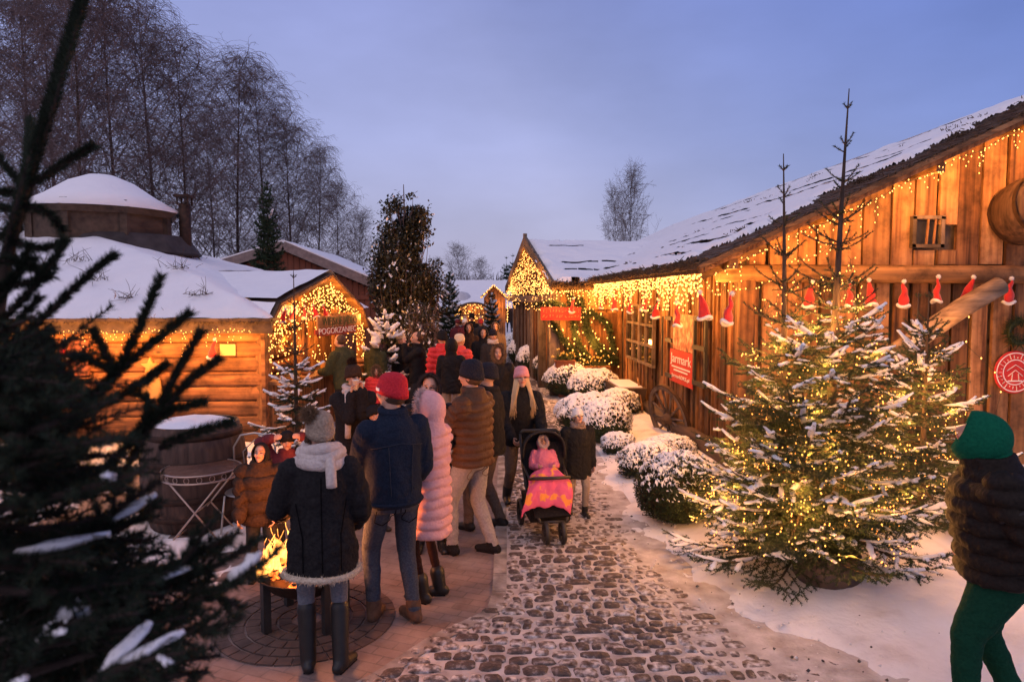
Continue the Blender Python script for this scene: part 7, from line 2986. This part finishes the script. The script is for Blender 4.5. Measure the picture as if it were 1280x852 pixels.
far = [((590, 392), 1.80, 170, BLACKCLOTH, dict(kind='beanie', mat=BLACKCLOTH, tall=.15), 'person in tall black hat at the back of the crowd'),
       ((581, 398), 1.66, 190, MAROON, dict(kind='pompom', mat=KNITWHITE), 'person in maroon coat and white bobble hat in the far crowd'),
       ((601, 398), 1.66, 20, DARKCLOTH, dict(kind='pompom', mat=M_RED, pommat=KNITWHITE), 'person in red and white pointed hat in the far crowd'),
       ((619, 402), 1.72, 180, BROWNTROU, dict(kind='hood', mat=BROWNTROU, open=60), 'person in light brown hooded coat at the right of the far crowd'),
       ((572, 399), 1.62, 160, MAROON, dict(kind='beanie', mat=MAROON), 'person all in maroon at the left of the far crowd')]
for (p, H, yw, m_, ht, lab) in far:
    person(lab, by_head(p[0], p[1], H + .02), yw, H, top=J(m_, len=.62, th=.04), bottom=dict(mat=DARKCLOTH), shoes=BOOT, hat=ht, vox=.018, fingers=False)
for (px, yw, m_, lab) in ((643, 150, BLACKCLOTH, 'person in black walking far off by the kiosk snow'), (649, 200, DARKCLOTH, 'tiny distant person in grey coat right of the kiosk'), (636, 180, DARKBROWN, 'tiny distant person bending beside the kiosk')):
    g_ = A(px, 380, 46)
    person(lab, (g_.x, 46 + (px - 640) * .12), yw, 1.7, feet=((-.15, .12), (.12, -.1)), top=J(m_, len=.7, th=.04), bottom=dict(mat=DARKCLOTH), shoes=BOOT, hat=dict(kind='beanie', mat=DARKCLOTH), vox=.03, fingers=False)

# by the fire: two children
person('child in brown zipped jacket and black hat standing by the fire', pos(330, 724), 186, 1.17, head=(-4, -14), hands=((-.2, .26, .9), (.22, .28, .86)), build=1.2,
       top=J(DARKBROWN, len=.74, th=.05, style='puffer', pitch=.16, name='zipped_jacket'), bottom=dict(mat=DARKCLOTH), shoes=BOOT, hat=dict(kind='hood', mat=BLACKCLOTH, open=54, r=(.112, .13, .14)), vox=.0085)
person('child in rosy jacket raising both hands to the head behind the fire', pos(362, 700), 196, 1.18, head=(0, -4), hands=((-.19, .10, 1.70), (.19, .10, 1.70)), build=1.1,
       top=J(MAROON, len=.78, th=.045), bottom=dict(mat=DARKCLOTH), shoes=BOOT, hat=dict(kind='beanie', mat=BLACKCLOTH), vox=.0085)

# pushchair group
gp = pos(684, 664)
person('person with long blond hair and pink beanie in black jacket pushing the pushchair', (gp[0] - .24, gp[1] + .80), 192, 1.63, feet=((-.10, .16), (.11, -.20)), lift=(.0, .03), lean=6, head=(-6, -14),
       hands=((-.19, .36, .99), (.18, .34, 1.0)), top=J(BLACKCLOTH, len=.82, th=.036), bottom=dict(mat=BROWNTROU, w=1.0), shoes=dict(mat=LEATHER, h=.24), hat=dict(kind='beanie', mat=KNITPINK),
       hair=dict(mat=HAIRBLOND, n=280, len=.30), vox=.0075, curl=.9)
person('child in white knitted hat, black jacket and grey scarf walking beside the pushchair', (A(722, 490, gp[1] + .55).x, gp[1] + .55), 188, 1.17, feet=((-.1, .12), (.1, -.1)), head=(6, -14), build=1.08,
       top=J(BLACKCLOTH, len=.64, th=.045, flare=.02), bottom=dict(mat=BEIGETROU, w=.95), shoes=BOOT, hat=dict(kind='beanie', mat=KNITWHITE), scarf=dict(mat=SCARFBR), vox=.008)
ST = thing('pushchair', 'black three-wheeled pushchair with raised hood on the cobbles', 'pushchair', (gp[0], gp[1], 0))
syaw = R(186)
SM = Matrix.Translation((gp[0], gp[1], 0)) @ Matrix.Rotation(syaw, 4, 'Z') @ Matrix.Diagonal((.82, .9, .93, 1))


def S_(x, y, z):
    return SM @ Vector((x, y, z))


SR = Matrix.Rotation(syaw, 4, 'Z')
mb = MB()
for s in (-1, 1):
    mb.tube([S_(.26 * s, -.46, 1.0), S_(.26 * s, -.30, .70), S_(.25 * s, .02, .42), S_(.16 * s, .36, .22)], .014, 8)
    mb.tube([S_(.25 * s, .02, .42), S_(.27 * s, -.32, .17)], .013, 8)
    mb.tube([S_(.26 * s, -.30, .70), S_(.24 * s, .12, .60)], .012, 8)
mb.tube([S_(-.27, -.32, .17), S_(.27, -.32, .17)], .014, 8)
mb.tube([S_(-.16, .36, .22), S_(0, .40, .24), S_(.16, .36, .22)], .014, 8)
mb.build('frame', M_IRON, ST)
mb = MB()
mb.tube([S_(-.26, -.46, 1.0), S_(-.22, -.50, 1.03), S_(.22, -.50, 1.03), S_(.26, -.46, 1.0)], .019, 10)
mb.build('handle', LEATHER, ST)
for (x, y, r_) in ((-.28, -.32, .14), (.28, -.32, .14), (-.10, .38, .115), (.10, .38, .115)):
    wh = thing('wheel', None, None, (0, 0, 0))
    wh.parent = ST
    c = S_(x, y, r_)
    wh.location = c - Vector((gp[0], gp[1], 0))
    rr_ = SR @ Matrix.Rotation(R(90), 4, 'Y')
    mb = MB()
    mb.lathe([(r_ - .03, -.018), (r_ - .008, -.022), (r_, -.01), (r_, .01), (r_ - .008, .022), (r_ - .03, .018)], 28, c, rr_, 0, True, True)
    mb.build('tyre', M_IRON, wh)
    mb = MB()
    mb.lathe([(.01, -.02), (.03, -.022), (.03, .022), (.01, .02)], 14, c, rr_, 0, True)
    for i in range(5):
        a_ = i * 2 * math.pi / 5
        mb.tube([c + rr_ @ Vector((.02 * math.cos(a_), .02 * math.sin(a_), 0)), c + rr_ @ Vector(((r_ - .025) * math.cos(a_), (r_ - .025) * math.sin(a_), 0))], .007, 6)
    mb.build('rim', DARKCLOTH, wh)
mb = MB()
mb.beam(S_(0, -.20, .50), S_(0, .16, .46), .42, .06, up=(0, 0, 1))
mb.beam(S_(0, -.18, .50), S_(0, -.34, .92), .42, .05, up=(0, 1, 0))
mb.beam(S_(0, .14, .47), S_(0, .32, .26), .36, .04, up=(0, 1, 0))
mb.build('seat', BLACKCLOTH, ST)
mb = MB()
n, m = 22, 12
V = []
for i in range(m):
    t = i / (m - 1)
    el = R(-18 + 115 * t)
    for j in range(n):
        a_ = math.pi * j / (n - 1)
        x = -.27 * math.cos(a_)
        rr = math.sin(a_) ** .6
        V.append(list(S_(x, -.20 - .24 * rr * math.cos(el) * (1 if t < .9 else .96), .78 + .30 * rr * math.sin(el))))
Fs = [[i * n + j, i * n + j + 1, (i + 1) * n + j + 1, (i + 1) * n + j] for i in range(m - 1) for j in range(n - 1)]
mb.add(V, Fs, 0, True)
for i in range(0, m, 4):
    mb.tube([V[i * n + j] for j in range(n)], .008, 6)
mb.tube([V[(m - 1) * n + j] for j in range(n)], .012, 6)
mb.build('hood', DARKCLOTH, ST)
mb = MB()
mb.box(S_(0, -.08, .27), (.40, .44, .20), SR, 0, 1.1)
mb.build('basket', BLACKCLOTH, ST)
mb = MB()
mb.tube([S_(-.24, .10, .62), S_(-.22, .24, .66), S_(0, .29, .67), S_(.22, .24, .66), S_(.24, .10, .62)], .017, 10)
mb.build('bumper_bar', M_IRON, ST)
# baby and blanket
baby = person('baby in pink hooded suit lying in the pushchair', (S_(0, -.16, 0).x, S_(0, -.16, 0).y), 186, .80, head=(4, -10), lean=-24, hide_legs=True, z0=.14,
              hands=((-.20, .26, 1.05), (.20, .26, 1.05)), build=1.15, top=J(cloth('pink_fleece', (.55, .14, .22), (.65, .2, .28)), len=.86, th=.05, name='fleece_suit'),
              hat=dict(kind='hood', mat=MATS['pink_fleece'], open=50, fur=PINKFUR, furr=.03, furl=.03, r=(.135, .15, .16)), fingers=True, vox=.012)
M_BLANK = mat('patterned_blanket', (.62, .10, .20), (.80, .30, .06), scale=10, rough=.95, detail=2.5, contrast=.09, bump=.3, bscale=50, c3=(.66, .12, .22), c3pos=.56)
mb = MB()
u, v = np.meshgrid(np.linspace(-1, 1, 40), np.linspace(0, 1, 40))
bx_ = u * (.25 + .05 * v) + .10 * v * v
by_ = .02 + .34 * v - .03 * np.cos(u * 1.5) + .08 * np.sin(v * 3) + .02 * snoise(u * 3, v * 4, 3, 3)
bz_ = .70 - .08 * v ** 1.5 - .24 * v ** 3 - .10 * np.abs(u) ** 3 + .03 * snoise(u * 2.5, v * 3, 5, 3)
PT = np.array([list(S_(a_, b_, c_)) for a_, b_, c_ in zip(bx_.ravel(), by_.ravel(), bz_.ravel())])
mb.grid(PT[:, 0].reshape(40, 40), PT[:, 1].reshape(40, 40), PT[:, 2].reshape(40, 40))
bo = mb.build('blanket', M_BLANK)
sd = bo.modifiers.new('s', 'SOLIDIFY')
sd.thickness = .02
tag(bo, 'pink, orange and yellow blanket draped over the pushchair front', 'blanket')

# man at the right edge
person('person in dark quilted jacket, green hood and dark green trousers at the right edge', (A(1258, 600, 3.6).x, 3.6), 66, 1.76, feet=((-.10, .17, 0), (.10, -.12, 0)), lean=9, head=(-14, -36), build=1.30,
       hands=((-.20, .06, .98), (.2, .10, .98)), top=J(DARKBROWN if False else cloth('dark_brown_nylon', (.010, .008, .007), (.022, .017, .014), rough=.6), len=.86, th=.06, style='puffer', pitch=.095, stripe=DARKCLOTH, name='quilted_jacket'),
       bottom=dict(mat=GREENPANTS, w=1.2), shoes=BOOT, hat=dict(kind='hood', mat=GREENCLOTH, open=48, r=(.116, .145, .148), fwd=.03), vox=.007)

# small things people hold
def cup(label, p):
    mb = MB()
    mb.lathe([(.01, 0), (.030, 0), (.036, .10), (.038, .10), (.035, .095), (.03, .02), (.01, .02)], 16, p)
    tag(mb.build('paper_cup', mat('white_paper', (.72, .68, .62), (.8, .76, .7), rough=.7)), label, 'cup', 'cups held by people')


for idx, lab in ((3, 'white paper cup held by the person in brown quilted jacket'), (5, 'white paper cup held at the mouth by the person in black coat')):
    root, arms, _ = PEOPLE[idx]
    w0, w1 = arms[0][2], arms[1][2]
    c = (w0 + w1) / 2 + (arms[0][2] - arms[0][1]).normalized() * .07
    cup(lab, c + Vector((0, 0, -.03)))
root, arms, _ = PEOPLE[11]
mb = MB()
mb.box(arms[1][2] + Vector((0, 0, .09)), (.08, .012, .15), Matrix.Rotation(R(20), 4, 'Z'))
tag(mb.build('phone', M_IRON), 'dark phone lifted by the person in cream bobble hat', 'phone')
bpy.data.scenes.remove(TMP)
# ------------------------------------------------------------------ dusk sky and soft overcast light
wld = bpy.data.worlds.new('World')
scene.world = wld
wld.use_nodes = True
nt = wld.node_tree
bg = nt.nodes['Background']
sky = nt.nodes.new('ShaderNodeTexSky')
sky.sky_type = 'NISHITA'
sky.sun_disc = False
SUN_EL, SUN_AZ = R(60), R(205)
sky.sun_elevation = R(3)
sky.sun_rotation = SUN_AZ
sky.dust_density = 2.0
tc = nt.nodes.new('ShaderNodeTexCoord')
sx = nt.nodes.new('ShaderNodeSeparateXYZ')
nt.links.new(tc.outputs['Generated'], sx.inputs[0])
cr = nt.nodes.new('ShaderNodeValToRGB')
els = cr.color_ramp.elements
els[0].position = 0.0
els[0].color = (.46, .45, .65, 1)
els[1].position = 1.0
els[1].color = (.14, .18, .40, 1)
for p_, c_ in ((.08, (.42, .42, .66)), (.22, (.365, .395, .71)), (.40, (.275, .315, .65)), (.6, (.19, .24, .50))):
    e = els.new(p_)
    e.color = rgb(*c_)
nt.links.new(sx.outputs['Z'], cr.inputs[0])
# soft thin cloud
nz = nt.nodes.new('ShaderNodeTexNoise')
nz.inputs['Scale'].default_value = 3.0
nz.inputs['Detail'].default_value = 6
mp = nt.nodes.new('ShaderNodeMapping')
mp.inputs['Scale'].default_value = (1, 1, 2.5)
nt.links.new(tc.outputs['Generated'], mp.inputs[0])
nt.links.new(mp.outputs[0], nz.inputs['Vector'])
mr = nt.nodes.new('ShaderNodeMapRange')
mr.inputs['From Min'].default_value = .3
mr.inputs['From Max'].default_value = .7
mr.inputs['To Min'].default_value = .87
mr.inputs['To Max'].default_value = 1.12
nt.links.new(nz.outputs['Fac'], mr.inputs['Value'])
mul = nt.nodes.new('ShaderNodeMix')
mul.data_type = 'RGBA'
mul.blend_type = 'MULTIPLY'
mul.inputs['Factor'].default_value = 1
nt.links.new(cr.outputs[0], mul.inputs[6])
nt.links.new(mr.outputs[0], mul.inputs[7])
add = nt.nodes.new('ShaderNodeMix')
add.data_type = 'RGBA'
add.blend_type = 'ADD'
add.inputs['Factor'].default_value = .03
nt.links.new(mul.outputs[2], add.inputs[6])
nt.links.new(sky.outputs[0], add.inputs[7])
# lens vignette put into the sky colour: darker and bluer toward upper right
dt = nt.nodes.new('ShaderNodeVectorMath')
dt.operation = 'DOT_PRODUCT'
dt.inputs[1].default_value = (.80, .25, .55)
nt.links.new(tc.outputs['Generated'], dt.inputs[0])
m2 = nt.nodes.new('ShaderNodeMapRange')
m2.inputs['From Min'].default_value = .42
m2.inputs['From Max'].default_value = .92
nt.links.new(dt.outputs['Value'], m2.inputs['Value'])
dk = nt.nodes.new('ShaderNodeMix')
dk.data_type = 'RGBA'
dk.blend_type = 'MULTIPLY'
dk.inputs[7].default_value = (.38, .54, .80, 1)
nt.links.new(m2.outputs[0], dk.inputs['Factor'])
nt.links.new(add.outputs[2], dk.inputs[6])
nt.links.new(dk.outputs[2], bg.inputs['Color'])
bg.inputs['Strength'].default_value = .98

L = bpy.data.lights.new('sun', 'SUN')
L.energy = 1.1
L.angle = R(70)
L.color = (1.0, .76, .66)
so = bpy.data.objects.new('sun', L)
COL.objects.link(so)
dirv = Vector((math.sin(SUN_AZ) * math.cos(SUN_EL), math.cos(SUN_AZ) * math.cos(SUN_EL), math.sin(SUN_EL)))
so.rotation_euler = dirv.to_track_quat('Z', 'Y').to_euler()

vs = scene.view_settings
vs.view_transform = 'Standard'
vs.look = 'None'
vs.exposure = 0
vs.gamma = 1
scene.render.engine = 'CYCLES'
cy = scene.cycles
cy.use_denoising = True
cy.max_bounces = 5
cy.diffuse_bounces = 2
cy.glossy_bounces = 2
cy.transparent_max_bounces = 24
cy.sample_clamp_indirect = 3
cy.sample_clamp_direct = 12
cy.use_light_tree = True
cy.caustics_reflective = False
cy.caustics_refractive = False
